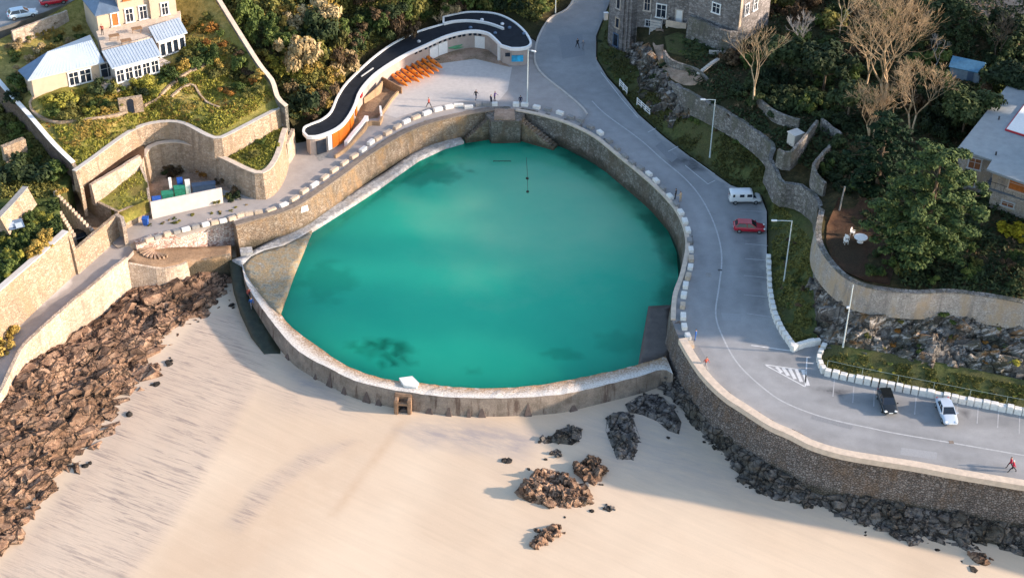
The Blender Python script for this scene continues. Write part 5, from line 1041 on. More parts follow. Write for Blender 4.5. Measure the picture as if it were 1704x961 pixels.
def quick_mesh(name, V, F, mt):
    me = bpy.data.meshes.new(name); nv, nf = len(V), len(F)
    me.vertices.add(nv); me.vertices.foreach_set("co", V.astype(np.float32).ravel()); k = F.shape[1]
    me.loops.add(nf*k); me.loops.foreach_set("vertex_index", F.astype(np.int32).ravel())
    me.polygons.add(nf); me.polygons.foreach_set("loop_start", np.arange(0, nf*k, k, dtype=np.int32)); me.polygons.foreach_set("loop_total", np.full(nf, k, np.int32))
    me.update(calc_edges=True); me.materials.append(mt); return me
BUSH = []
for s in range(9):
    g = random.Random(100+s); k = g.randint(4, 8)
    cs = [(0, 0, .4)]+[(g.uniform(-.85, .85), g.uniform(-.85, .85), g.uniform(.1, 1.0)) for _ in range(k+5)]; rs = [.5]+[g.uniform(.14, .42) for _ in range(k+5)]
    BUSH.append(quick_mesh("bush", *leaves(cs, rs, 1500, .125, s, .85, .35, 1.7, -.6, .35), M["leaf_green"]))
TUFT = []
for s in range(4):
    g = random.Random(200+s); cs = [(g.uniform(-.7, .7), g.uniform(-.7, .7), g.uniform(.1, .5)) for _ in range(6)]; rs = [g.uniform(.2, .45) for _ in range(6)]
    TUFT.append(quick_mesh("shrub", *leaves(cs, rs, 420, .2, 50+s, .7, .6, 2.4), M["leaf_green"]))
def put_plant(name, mesh, loc, sx, sz, mt, label, cat="bush", group=None):
    o = link(name, mesh); o.location = loc; o.rotation_euler = (0, 0, random.uniform(0, 6.28)); o.scale = (sx*random.uniform(.85, 1.15), sx*random.uniform(.85, 1.15), sz)
    o.material_slots[0].link = 'OBJECT'; o.material_slots[0].material = M[mt]
    return tag(o, label, cat, group)
WORDS = {"leaf_dark": "dark evergreen", "leaf_green": "green leafy", "leaf_olive": "olive green", "leaf_gold": "golden autumn", "leaf_rust": "rust orange", "leaf_straw": "pale straw coloured", "leaf_lime": "yellow green", "leaf_brown": "brown leafless looking", "leaf_yellow": "bright yellow flowering"}
def scatter(poly, n, kinds, rmin, rmax, where, seed, hz=(.75, 1.15), gap=.75, meshes=None, name="bush", avoid=()):
    g = random.Random(seed); random.seed(seed); xs = [p[0] for p in poly]; ys = [p[1] for p in poly]; done = []; tries = 0
    ks = list(kinds); wts = [kinds[k] for k in ks]
    while len(done) < n and tries < n*40:
        tries += 1; x, y = g.uniform(min(xs), max(xs)), g.uniform(min(ys), max(ys))
        if not inside(poly, np.array([x]), np.array([y]))[0]: continue
        if any(inside(a, np.array([x]), np.array([y]))[0] for a in avoid): continue
        h = hit(x, y); r = g.uniform(rmin, rmax)
        if any((h-q).length < gap*(r+s) for q, s in done): continue
        done.append((h, r)); k = g.choices(ks, wts)[0]
        put_plant(name, g.choice(meshes or BUSH), (h.x, h.y, h.z-.12*r), r, r*g.uniform(*hz), k, f"{WORDS[k]} {name} {where}", name, f"{WORDS[k]} {name}s {where}"[:60])
def bush(px, py, r, kind, label, hz=.95, name="bush", cat="bush", mesh=None, dz=0):
    h = hit(px, py); return put_plant(name, mesh or random.choice(BUSH), (h.x, h.y, h.z-.1*r+dz), r, r*hz, kind, label, cat)
# wooded slope
SLOPE = [(366, -40), (372, 4), (405, 60), (440, 112), (462, 140), (470, 168), (488, 200), (520, 200), (542, 180), (552, 152), (566, 130), (586, 108), (620, 82), (660, 58), (700, 42), (740, 24), (800, 14), (860, 24), (890, 40), (910, 22), (945, -6), (950, -60)]
scatter(SLOPE, 60, {"leaf_dark": 3, "leaf_green": 3, "leaf_olive": 5, "leaf_brown": 2, "leaf_straw": 1}, 2.0, 3.6, "on the wooded slope behind the curved building", 1, (.9, 1.5), .5)
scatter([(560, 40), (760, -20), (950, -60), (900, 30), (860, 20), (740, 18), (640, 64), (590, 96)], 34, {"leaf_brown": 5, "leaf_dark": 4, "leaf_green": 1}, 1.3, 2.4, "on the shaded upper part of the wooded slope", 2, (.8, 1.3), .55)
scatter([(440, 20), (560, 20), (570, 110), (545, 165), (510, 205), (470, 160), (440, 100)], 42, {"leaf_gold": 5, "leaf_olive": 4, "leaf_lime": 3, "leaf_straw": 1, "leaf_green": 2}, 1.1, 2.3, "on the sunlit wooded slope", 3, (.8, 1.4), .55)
scatter([(470, 160), (520, 160), (545, 200), (500, 215)], 9, {"leaf_brown": 2, "leaf_rust": 1, "leaf_dark": 2}, .9, 1.5, "at the lower left end of the wooded slope", 4)
bush(748, 26, 1.8, "leaf_straw", "pale straw coloured bare bush against the back of the curved building", 1.3)
# garden of the zinc roofed house
scatter([(70, 185), (110, 165), (180, 150), (240, 135), (290, 112), (330, 80), (345, 100), (300, 130), (250, 160), (200, 178), (150, 200), (85, 200)], 58, {"leaf_olive": 4, "leaf_green": 4, "leaf_lime": 2, "leaf_dark": 2, "leaf_gold": 2}, .9, 2.0, "in the belt of shrubs below the zinc roofed house", 5, (.7, 1.1), .6, None, "shrub")
scatter([(60, 200), (110, 255), (180, 235), (250, 200), (330, 200), (400, 190), (440, 160), (330, 160), (200, 195)], 60, {"leaf_olive": 4, "leaf_lime": 3, "leaf_gold": 3, "leaf_rust": .4}, .4, 1.1, "on the rough golden lawn", 6, (.4, .7), .8, TUFT, "shrub")
scatter([(300, 30), (345, 10), (420, 120), (440, 150), (400, 165), (350, 130), (320, 80)], 24, {"leaf_olive": 3, "leaf_gold": 3, "leaf_green": 2, "leaf_rust": .5, "leaf_brown": 1}, .7, 1.6, "by the garden boundary wall", 7, (.7, 1.2), .65, None, "shrub")
scatter([(5, 110), (30, 70), (90, 55), (140, 50), (150, 60), (60, 105), (30, 125)], 16, {"leaf_green": 3, "leaf_gold": 3, "leaf_straw": 2, "leaf_olive": 2}, .7, 1.5, "between the hillside road and the zinc roofed house", 8, name="shrub")
scatter([(20, 62), (60, 48), (108, 30), (108, 44), (60, 66), (26, 78)], 10, {"leaf_straw": 3, "leaf_gold": 4}, .6, 1.1, "along the sunlit wall below the hillside road", 9, (.9, 1.3), name="shrub")
for x, y, r, k, l in ((352, 52, 1.3, "leaf_rust", "round rust orange bush near the top of the garden wall"), (371, 77, .9, "leaf_rust", "small round bright orange bush beside the garden boundary wall"), (378, 156, 1.1, "leaf_rust", "round orange bush at the right side of the golden lawn"), (424, 138, .9, "leaf_rust", "small orange bush close to the boundary wall corner"), (360, 128, 1.8, "leaf_olive", "large pale olive bush on the right of the golden lawn"), (40, 150, 2.3, "leaf_green", "big dark green bush at the left corner of the zinc roofed house"), (26, 165, 1.6, "leaf_dark", "dark evergreen bush by the top of the long brown wall"), (68, 128, .9, "leaf_dark", "small dark tree hiding the roof corner of the zinc house")): bush(x, y, r, k, l)
# far left garden
for x, y, r, k, l in ((52, 296, 3.0, "leaf_dark", "big dark tree crown in the far left garden"), (24, 300, 2.6, "leaf_dark", "dark evergreen bush at the left edge beside the terrace wall"), (86, 298, 2.2, "leaf_green", "green leafy tree crown above the parking niche"), (100, 322, 1.0, "leaf_gold", "golden bush at the head of the niche stairs"), (80, 402, 1.4, "leaf_gold", "golden bush on top of the tall tan wall"), (70, 414, 1.3, "leaf_gold", "golden bush second along the top of the tall tan wall"), (60, 426, 1.2, "leaf_gold", "golden bush third along the top of the tall tan wall"), (50, 440, .9, "leaf_gold", "smallest golden bush on top of the tall tan wall"), (18, 432, 1.6, "leaf_lime", "bright yellow green bush at the left edge"), (6, 452, 1.6, "leaf_green", "bright green bush at the lower left of the garden"), (30, 405, 1.2, "leaf_green", "green bush below the solar panel"), (10, 225, 1.3, "leaf_olive", "olive bush left of the short orange wall"), (45, 215, 1.0, "leaf_green", "green bush beside the long brown wall")): bush(x, y, r, k, l)
scatter([(-10, 380), (40, 350), (85, 370), (50, 420), (0, 470)], 16, {"leaf_green": 5, "leaf_lime": 2, "leaf_dark": 2}, .7, 1.3, "in the green garden above the tall tan wall", 10, name="shrub")
scatter([(-10, 160), (40, 205), (80, 250), (60, 275), (0, 240)], 12, {"leaf_olive": 3, "leaf_green": 3, "leaf_brown": 2}, .8, 1.5, "in the far left garden behind the brown wall", 11)
for x, y, r, k, l in ((6, 540, 1.8, "leaf_olive", "yellowish bush growing at the foot of the tall wall"), (14, 560, 1.4, "leaf_gold", "golden bush beside the walkway at the left edge"), (2, 585, 1.5, "leaf_gold", "golden bush lowest on the walkway side")): bush(x, y, r, k, l)
# yard and walled lawn
for x, y, r, k, l in ((262, 272, 1.3, "leaf_gold", "golden bush at the left end of the container yard"), (275, 285, 1.2, "leaf_dark", "dark bush behind the green container"), (340, 290, 1.4, "leaf_rust", "reddish bush against the snaking wall in the yard"), (310, 275, 1.5, "leaf_brown", "brown bush in the middle of the container yard"), (372, 302, 1.3, "leaf_brown", "brown bush at the right end of the container yard"), (392, 330, 1.0, "leaf_dark", "dark shrub at the foot of the snaking wall"), (436, 240, .8, "leaf_green", "green shrub on the walled lawn"), (455, 245, .8, "leaf_lime", "yellow green shrub inside the bend of the wall"), (420, 262, .8, "leaf_olive", "olive shrub on the walled lawn"), (380, 330, .8, "leaf_olive", "olive shrub beside the end of the white wall"), (360, 338, .7, "leaf_olive", "low olive shrub in front of the white wall"), (518, 248, .7, "leaf_green", "small green plant beside the left end of the curved building")): bush(x, y, r, k, l)
scatter([(250, 262), (290, 248), (340, 262), (400, 295), (395, 325), (372, 308), (330, 296), (300, 288), (258, 300)], 22, {"leaf_dark": 3, "leaf_brown": 5, "leaf_rust": 1, "leaf_olive": 1}, .7, 1.5, "growing over the container yard", 23, (.8, 1.3), .55, None, "shrub")
scatter([(245, 372), (300, 362), (372, 345), (430, 338), (420, 346), (330, 366), (250, 380)], 14, {"leaf_olive": 3, "leaf_straw": 2, "leaf_green": 1}, .25, .55, "at the foot of the white yard wall", 24, (.6, 1.0), .7, TUFT, "shrub")
# right hill
DARK = {"leaf_dark": 6, "leaf_green": 2, "leaf_brown": 1}
HGARD = [(1190, 130), (1240, 80), (1290, 60), (1400, 60), (1460, 110), (1480, 190), (1420, 240), (1380, 230), (1330, 190), (1270, 190), (1220, 170)]
scatter(HGARD, 40, DARK, 1.2, 2.4, "in the dark garden right of the granite house", 12, (.8, 1.3), .55)
scatter([(1270, 40), (1300, -20), (1500, -30), (1520, 40), (1480, 70), (1380, 60)], 26, {"leaf_dark": 3, "leaf_olive": 2, "leaf_brown": 3, "leaf_green": 1}, 1.4, 2.6, "on the upper hill behind the bare trees", 13, (.8, 1.4), .55)
scatter([(1540, 60), (1704, 40), (1704, 120), (1680, 125), (1640, 180), (1600, 240), (1540, 240), (1500, 150)], 32, DARK, 1.4, 2.8, "in the dark wood around the garden shed", 14, (.8, 1.4), .55, avoid=[[(1570, 80), (1650, 80), (1650, 140), (1570, 140)]])
scatter([(1480, 380), (1600, 380), (1640, 420), (1704, 400), (1704, 480), (1500, 470), (1440, 452)], 26, {"leaf_dark": 5, "leaf_green": 3, "leaf_olive": 2, "leaf_brown": 2}, .7, 1.5, "inside the curved pale wall", 15, (.7, 1.1), .6, None, "shrub")
scatter([(1385, 240), (1440, 250), (1460, 330), (1400, 320), (1372, 300)], 14, DARK, 1.0, 1.9, "left of the big dark conifer", 16)
for x, y, r, k, l in ((1680, 386, 1.6, "leaf_yellow", "bright yellow flowering bush below the stone house"), (1700, 392, 1.2, "leaf_yellow", "bright yellow bush at the right edge"), (1648, 532, 1.5, "leaf_dark", "dark round bush against the curved pale wall"), (1568, 522, 1.1, "leaf_green", "small green bush at the foot of the curved pale wall"), (1440, 512, .8, "leaf_dark", "small dark bush under the curved wall"), (1532, 585, .8, "leaf_green", "green shrub on the rocks above the white block wall"), (1690, 606, 1.1, "leaf_lime", "yellow green shrub at the right end of the grass verge")): bush(x, y, r, k, l, .8)
scatter([(1110, 80), (1124, 140), (1180, 165), (1250, 215), (1270, 240), (1290, 270), (1270, 280), (1230, 250), (1160, 205), (1110, 175), (1074, 130)], 26, {"leaf_dark": 3, "leaf_green": 2, "leaf_brown": 3, "leaf_straw": 1}, .5, 1.0, "on the scrubby bank along the road", 17, (.6, 1.0), .7, TUFT, "shrub")
scatter([(1300, 380), (1345, 420), (1340, 540), (1320, 540), (1300, 480)], 12, {"leaf_dark": 2, "leaf_green": 3, "leaf_brown": 3}, .4, .8, "on the green verge beside the parking bays", 18, (.4, .7), .8, TUFT, "shrub")
scatter([(1400, 588), (1704, 645), (1704, 672), (1390, 605)], 22, {"leaf_olive": 3, "leaf_green": 4, "leaf_lime": 2}, .35, .7, "on the grass behind the white block wall", 19, (.4, .7), .8, TUFT, "shrub")
scatter([(1380, 500), (1704, 545), (1704, 610), (1420, 575)], 18, {"leaf_olive": 2, "leaf_brown": 4, "leaf_rust": 2, "leaf_green": 1}, .4, .85, "growing on the rocky bank", 20, (.4, .7), .8, TUFT, "shrub")
scatter([(1000, 60), (1014, 60), (1030, 120), (1046, 140), (1020, 130), (1000, 100)], 9, {"leaf_green": 2, "leaf_dark": 2}, .5, .9, "on the road bank below the granite house", 21, (.4, .7), .7, TUFT, "shrub")
scatter([(1120, 66), (1165, 76), (1150, 96), (1115, 84)], 7, {"leaf_green": 3}, .4, .7, "on the small lawn of the granite house", 22, (.3, .5), .8, TUFT, "shrub")
# ------------------------------------------------------------------ trees
def grow(bm, p, d, L, r, depth, g, spread, out, nseg=3, sides=5, gnarl=.18, upb=.12):
    pts = [p]; q = p.copy(); dd = d.copy()
    for i in range(nseg):
        dd = (dd+Vector((g.uniform(-1, 1), g.uniform(-1, 1), g.uniform(-.6, 1)))*gnarl+Vector((0, 0, upb*.3))).normalized(); q = q+dd*(L/nseg); pts.append(q.copy())
    r1 = r*.62; tube(bm, pts, [max(.015, r+(r1-r)*i/nseg) for i in range(nseg+1)], sides if depth > 2 else 3)
    out.append((pts[-1], depth))
    if depth == 0: return
    n = g.choice((2, 3, 3)) if depth > 1 else g.choice((4, 5))
    for k in range(n):
        a = g.uniform(0, 6.283); s = spread*g.uniform(.6, 1.2); ax = dd.orthogonal(); ax.rotate(Matrix.Rotation(a, 3, dd)); nd = (dd*math.cos(s)+ax*math.sin(s)+Vector((0, 0, upb))).normalized()
        st = pts[-1] if k < 2 else pts[g.randint(max(1, nseg-1), nseg)]
        grow(bm, st, nd, L*g.uniform(.62, .9), r1*g.uniform(.62, .9), depth-1, g, spread, out, nseg, sides, gnarl, upb)
def bare_tree(px, py, H, label, seed, mt="bark_pale", stems=1, spread=.55, depth=5, lean=(0, 0), r0=None):
    g = random.Random(seed); c = hit(px, py); root = empty("bare_tree", c, label, "tree"); out = []
    bm = BM(); b2 = BM(); r0 = r0 or H*.0145
    for s in range(stems):
        d = Vector((lean[0]+g.uniform(-.25, .25)*(stems > 1), lean[1]+g.uniform(-.25, .25)*(stems > 1), 1)).normalized(); p = Vector((g.uniform(-.3, .3), g.uniform(-.3, .3), -.3))
        L = H*.30; q = p+d*L*.5; e = q+(d+Vector((g.uniform(-.15, .15), g.uniform(-.15, .15), 0))).normalized()*L*.5
        tube(bm, [p, q, e], [r0, r0*.85, r0*.75], 7)
        for k in range(3): 
            a = g.uniform(0, 6.28)+k*2.1; nd = (d+Vector((math.cos(a), math.sin(a), .1))*spread*.9).normalized(); grow(b2, e, nd, H*.23, r0*.6, depth, g, spread, out)
    obj("trunk", bm, M[mt], root, True); obj("branches", b2, M[mt], root); return root
bare_tree(1472, 190, 18, "largest pale bare tree with wide spreading branches on the right hill", 41, stems=2, spread=.6, depth=5)
bare_tree(1440, 160, 13, "pale bare tree left of the largest bare tree", 42, spread=.6, depth=4)
bare_tree(1518, 222, 11, "bushy bare tree above the dark conifer", 43, stems=2, spread=.62, depth=5)
bare_tree(1450, 232, 9, "low bare tree with dense twigs beside the conifer top", 44, stems=3, spread=.55, depth=4)
bare_tree(1254, 178, 12.5, "slender golden bare tree standing in the dark garden", 45, spread=.4, depth=4, lean=(.06, 0))
bare_tree(1336, 112, 8.5, "thin grey bare tree in the dark garden", 46, "bark_grey", spread=.45, depth=4)
bare_tree(1396, 64, 9, "brown bare tree near the top of the dark garden", 47, "bark_pale", spread=.4, depth=4)
bare_tree(1548, 120, 7, "crooked grey bare tree left of the garden shed", 48, "bark_grey", spread=.6, depth=3, lean=(.25, 0))
bare_tree(1660, 100, 8, "small brown bare tree beyond the stone house", 49, "bark_brown", stems=2, spread=.5, depth=4)
bare_tree(735, 60, 5, "small pale dead tree behind the curved building", 50, spread=.5, depth=3)
def leafy_tree(px, py, H, R, kind, label, seed, n=5000, size=.42, lobes=16, squash=.8, loc=None, bark="bark_brown", cz=.62, trunks=1, name="tree"):
    g = random.Random(seed); c = loc or hit(px, py); root = empty(name, c, label, "tree")
    cs, rs = [(0, 0, H*cz)], [R*.62]
    for k in range(lobes):
        a = g.uniform(0, 6.28); u = math.sqrt(g.random())*.82; z = g.uniform(-.42, .62)*(1-u*.45)
        cs.append((math.cos(a)*u*R, math.sin(a)*u*R, H*cz+z*H*.42)); rs.append(R*g.uniform(.2, .38))
    bm = BM()
    for t_ in range(trunks):
        x, y = (g.uniform(-.8, .8), g.uniform(-.8, .8)) if trunks > 1 else (0, 0)
        tube(bm, [(x*.3, y*.3, -.4), (x, y, H*.25), (x*1.4, y*1.4, H*.5)], [H*.028, H*.022, H*.014], 7)
        for k in range(1, min(9, lobes)): 
            if k % trunks == t_: tube(bm, [(x, y, H*.25+.2*k), cs[k]], [H*.012, .03], 4)
    obj("trunk", bm, M[bark], root)
    me = quick_mesh("crown", *leaves(cs, rs, n, size, seed, squash, .5, 1.5, -.6, .45), M[kind]); link("crown", me, root); return root
# the big dark conifer beside the round terrace
def conifer(px, py, H, R, label, seed, kind="leaf_pine", n=12000, lean=(0, 0), size=.36):
    g = random.Random(seed); c = hit(px, py); root = empty("conifer", c, label, "tree"); cs, rs = [], []; bm = BM()
    top = Vector((lean[0]*H, lean[1]*H, H*.95)); tube(bm, [(0, 0, -.5), top*.4, top], [H*.03, H*.022, .06], 8)
    nl = 9
    for i in range(nl):
        f = i/(nl-1); z = H*(.22+.74*f); rr = R*(.55+.45*math.sin(math.pi*min(1, (1-f)*1.05+.08)))*(1-f*.62); m_ = max(3, int(9*(1-f))+2)
        for k in range(m_):
            a = 6.283*k/m_+g.uniform(-.35, .35)+i*1.1; e = rr*g.uniform(.65, 1.08); b = top*(z/(H*.95)); p = Vector((b.x+math.cos(a)*e, b.y+math.sin(a)*e, z-e*.10+g.uniform(-.5, .5)))
            tube(bm, [Vector((b.x, b.y, z-.3)), p], [.07, .03], 4)
            for s in (.35, .55, .75, .9, 1.05): cs.append(tuple(Vector((b.x, b.y, z)).lerp(p, s)+Vector((g.uniform(-.7, .7), g.uniform(-.7, .7), g.uniform(-.1, .4))))); rs.append(g.uniform(.45, 1.1)*R*.115*(1.2-.3*s))
    obj("trunk", bm, M["bark_brown"], root)
    link("crown", quick_mesh("crown", *leaves(cs, rs, n, size, seed, .36, .8, 1.7, -.9, .3), M[kind]), root); return root
conifer(1532, 446, 16.5, 9.8, "big dark green conifer with sun lit tufts beside the round terrace", 61, n=46000, lean=(.02, .08), size=.27)
conifer(1455, 335, 13, 6.0, "dark upright conifer left of the big conifer", 62, "leaf_pine", 16000, size=.27)
conifer(1585, 100, 9, 3.2, "dark conifer between the clearing and the garden shed", 63, "leaf_dark", 6000)
leafy_tree(1370, 150, 8, 4.5, "leaf_dark", "round dark evergreen tree in the garden right of the granite house", 71)
leafy_tree(1300, 130, 7, 3.8, "leaf_dark", "dark evergreen tree behind the slender golden bare tree", 72)
leafy_tree(1672, 172, 7, 3.8, "leaf_dark", "dark evergreen tree behind the garden shed", 73)
leafy_tree(1600, 230, 8, 4.2, "leaf_dark", "dark evergreen tree left of the stone house roof", 74)
leafy_tree(1410, 200, 7, 3.6, "leaf_dark", "dark evergreen tree below the largest bare tree", 75)
leafy_tree(1570, 60, 8, 4.0, "leaf_dark", "dark evergreen tree under the bare clearing", 76)
leafy_tree(690, 0, 8, 4.5, "leaf_dark", "broad dark tree at the top of the wooded slope", 77)
leafy_tree(600, 10, 8, 4.2, "leaf_dark", "dark green tree in the middle of the wooded slope", 78)
leafy_tree(470, 5, 7, 4.0, "leaf_green", "green tree at the upper left of the wooded slope", 79)
leafy_tree(820, -10, 7, 3.8, "leaf_brown", "brown tree beside the road at the top", 80)
# trees that stand just beyond the right edge of the frame on the same hill
for k, (x, y, H, R) in enumerate(((1790, 440, 11, 5), (1850, 330, 11, 6), (1780, 90, 10, 5), (1840, 180, 11, 6), (1900, 470, 11, 6), (1960, 250, 12, 7), (1900, 60, 11, 6))):
    leafy_tree(x, y, H, R, "leaf_dark", "tall dark evergreen tree on the hill beyond the stone house", 90+k, 3500, .7)["group"] = "tall trees beyond the stone house"

# ------------------------------------------------------------------ undergrowth and rough grass, too many blades to count
def cover(name, poly, n, size, hmax, mt, label, seed, elong=2.0, clump=.35, thr=.42):
    g = np.random.default_rng(seed); xs = [p[0] for p in poly]; ys = [p[1] for p in poly]
    x = g.uniform(min(xs), max(xs), n*3); y = g.uniform(min(ys), max(ys), n*3); k = inside(poly, x, y); x, y = x[k][:n], y[k][:n]
    pts = np.array([tuple(hit(a, b)) for a, b in zip(x, y)]); q = vnoise(pts[:, 0]*clump, pts[:, 1]*clump, seed)*.65+vnoise(pts[:, 0]*clump*3, pts[:, 1]*clump*3, seed+1)*.35
    k = q > thr; pts, q = pts[k], q[k]; n = len(pts); pts[:, 2] += hmax*((q-thr)/(1-thr))*g.random(n)*1.4
    nrm = g.normal(size=(n, 3))*.6+np.array([0, 0, .7]); nrm /= np.linalg.norm(nrm, axis=1)[:, None]; t = np.cross(nrm, g.normal(size=(n, 3))); t /= np.linalg.norm(t, axis=1)[:, None]; b = np.cross(nrm, t); s = size*(.5+g.random(n))[:, None]
    V = np.stack([pts-t*s*elong*.5, pts-b*s*.4, pts+t*s*elong*.5, pts+b*s*.4], 1).reshape(-1, 3); o = link(name, quick_mesh(name, V, np.arange(n*4).reshape(-1, 4), M[mt])); return tag(o, label, name.replace("_", " "), None, "stuff")
cover("undergrowth", SLOPE, 26000, .3, 1.3, "leaf_olive", "mixed undergrowth on the wooded slope", 1, thr=.36); cover("undergrowth", SLOPE, 14000, .3, 1.0, "leaf_dark", "dark undergrowth on the wooded slope", 2, thr=.4)
HG = [(1135, 60), (1180, 60), (1250, 60), (1300, -20), (1704, -20), (1704, 500), (1500, 478), (1470, 400), (1400, 320), (1370, 300), (1280, 240), (1200, 175), (1140, 120)]
cover("undergrowth", HG, 36000, .32, 1.0, "leaf_dark", "dark undergrowth of the hill garden", 3, thr=.38); cover("undergrowth", HG, 9000, .28, .6, "leaf_brown", "brown leaf litter of the hill garden", 4, thr=.5)
cover("rough_grass", [(60, 160), (130, 150), (290, 100), (345, 20), (440, 130), (455, 165), (360, 225), (300, 200), (230, 208), (125, 280)], 22000, .2, .35, "leaf_lime", "rough golden grass of the sloping lawn", 5, 2.6, .5, .44); cover("rough_grass", [(60, 160), (130, 150), (290, 100), (345, 20), (440, 130), (455, 165), (360, 225), (300, 200), (230, 208), (125, 280)], 12000, .2, .3, "leaf_gold", "dry tufts in the sloping lawn", 6, 2.6, .4, .5)
cover("rough_grass", [(1372, 596), (1400, 585), (1704, 642), (1704, 680), (1480, 637), (1378, 614)], 9000, .15, .16, "leaf_olive", "rough grass of the verge behind the white blocks", 7, 2.6, .8, .5); cover("rough_grass", [(1290, 330), (1350, 400), (1350, 560), (1322, 570), (1290, 510), (1282, 360)], 7000, .17, .35, "leaf_olive", "rough grass of the verge by the parking bays", 8, 2.6, .8, .4)
cover("rough_grass", [(1012, 40), (1014, 76), (1046, 92), (1064, 100), (1096, 150), (1130, 178), (1240, 240), (1282, 290), (1300, 330), (1220, 306), (1150, 258), (1064, 186), (1012, 124), (996, 90)], 14000, .2, .6, "leaf_olive", "scrubby grass of the bank along the road", 9, 2.2, .6, .42)
cover("rough_grass", [(250, 244), (300, 232), (360, 250), (430, 284), (460, 262), (472, 215), (430, 222), (360, 252), (300, 225)], 4000, .17, .3, "leaf_lime", "grass of the walled lawn", 10, 2.6, .6, .42); cover("rough_grass", [(145, 310), (235, 264), (247, 330), (200, 350), (150, 326)], 2500, .14, .2, "leaf_lime", "grass of the small triangular lawn", 11, 2.6, .8, .45)
cover("undergrowth", [(0, 400), (50, 345), (98, 330), (104, 384), (0, 476)], 6000, .22, .6, "leaf_green", "green undergrowth of the far left garden", 12, thr=.4); cover("undergrowth", [(0, 160), (80, 255), (110, 300), (90, 330), (0, 330)], 6000, .25, .6, "leaf_olive", "olive undergrowth behind the brown wall", 13, thr=.4)
# ================================================================== parapet blocks
plain("rubber", (.02, .02, .022), .8, .2, 5); plain("rim", (.4, .41, .42), .35, .1, 4, metal=.7); plain("lamp_white", (.75, .76, .76), .4, .05, 4)
def rows(pts, lab, grp, size=(1.25, .6, .6), z=0.0, name="parapet_block", cat="stone block", jit=.06):
    """pts: (px, py, material key)"""
    w = [P(p[0], p[1], z+size[2]*.6) for p in pts]
    protos = {}
    for i, p in enumerate(pts):
        a, b = w[max(0, i-1)], w[min(len(w)-1, i+1)]; rz = math.atan2(b.y-a.y, b.x-a.x); key = p[2]
        if key not in protos:
            bm = BM(); box(bm, (0, 0, size[2]/2), size, 0, .05); o = obj(name, bm, M["block_"+key]); protos[key] = o
        else:
            o = protos[key].copy(); COL.objects.link(o)
        o.location = (w[i].x, w[i].y, z-.03); o.rotation_euler = (random.uniform(-.02, .02), random.uniform(-.02, .02), rz+random.uniform(-jit, jit)); s = random.uniform(.88, 1.1); o.scale = (s, random.uniform(.9, 1.1), random.uniform(.88, 1.1))
        c = {"white": "white painted", "tan": "tan", "grey": "grey"}[key]
        tag(o, f"{c} stone block {lab}", cat, f"{c} blocks {grp}", "thing")
W_, T_, G_ = "white", "tan", "grey"
rows([(248, 398, T_), (262, 393, G_), (278, 388, T_), (294, 384, G_), (309, 380, W_), (325, 376, G_), (342, 372, W_), (357, 369, T_), (371, 366, W_), (386, 362, T_), (400, 357, T_), (414, 354, T_), (430, 352, T_)], "of the parapet above the whitewashed rubble wall", "above the rubble wall", (1.1, .55, .55))
rows([(451, 348, T_), (472, 340, W_), (490, 329, T_), (506, 317, T_), (523, 306, W_), (540, 294, T_), (556, 282, T_), (573, 270, T_), (589, 259, T_), (604, 248, W_), (617, 236, W_), (629, 229, T_), (645, 220, T_), (661, 210, T_), (676, 201, W_), (692, 194, T_), (710, 187, W_), (729, 181, W_), (747, 177, W_), (763, 174, W_), (780, 177, W_), (798, 173, G_), (811, 173, G_)], "of the parapet along the left side of the pool", "along the left side of the pool", (1.45, .6, .55))
rows([(822, 172, W_), (859, 173, W_), (873, 173, W_), (893, 177, W_), (912, 181, G_), (932, 187, W_), (950, 194, G_), (966, 199, G_), (983, 210, G_), (999, 220, W_), (1014, 233, G_), (1027, 246, G_), (1040, 259, G_), (1052, 270, G_), (1066, 279, G_), (1080, 288, W_), (1092, 300, W_), (1103, 312, G_), (1115, 326, W_), (1125, 339, G_), (1133, 353, W_), (1140, 367, W_), (1145, 382, W_), (1148, 399, G_), (1150, 414, W_), (1150, 429, T_), (1149, 443, W_), (1145, 459, T_), (1141, 474, W_), (1138, 490, W_), (1136, 507, T_), (1137, 525, W_), (1139, 542, W_), (1145, 558, W_), (1150, 572, T_)], "of the parapet along the right side of the pool", "along the right side of the pool", (1.15, .7, .6))
# white block walls beside the parking bays
def along(pts, n): 
    q = spline(pts, 8); d = [0]
    for a, b in zip(q, q[1:]): d.append(d[-1]+math.hypot(b[0]-a[0], b[1]-a[1]))
    out = []
    for i in range(n):
        t_ = d[-1]*i/(n-1); k = max(j for j in range(len(d)) if d[j] <= t_+1e-6); k = min(k, len(q)-2); f = (t_-d[k])/max(1e-6, d[k+1]-d[k]); out.append((q[k][0]+(q[k+1][0]-q[k][0])*f, q[k][1]+(q[k+1][1]-q[k][1])*f, W_))
    return out
rows(along([(1279, 428), (1280, 455), (1282, 485), (1288, 517), (1300, 545), (1318, 572)], 17), "in the curved row left of the green verge", "in the curved row by the verge", (.88, .6, .85), jit=.03)
rows(along([(1322, 577), (1338, 571), (1360, 567)], 5), "in the short row at the corner of the verge", "in the short corner row", (.88, .6, .85), jit=.03)
rows(along([(1371, 576), (1363, 594), (1370, 613)], 5), "in the curved corner row above the hatched triangle", "in the curved corner row", (.88, .6, .85), jit=.03)
rows(along([(1378, 618), (1480, 640), (1600, 663), (1704, 683), (1800, 702)], 33), "in the long straight row behind the parked cars", "in the long row behind the parked cars", (.84, .7, .9), jit=.03)
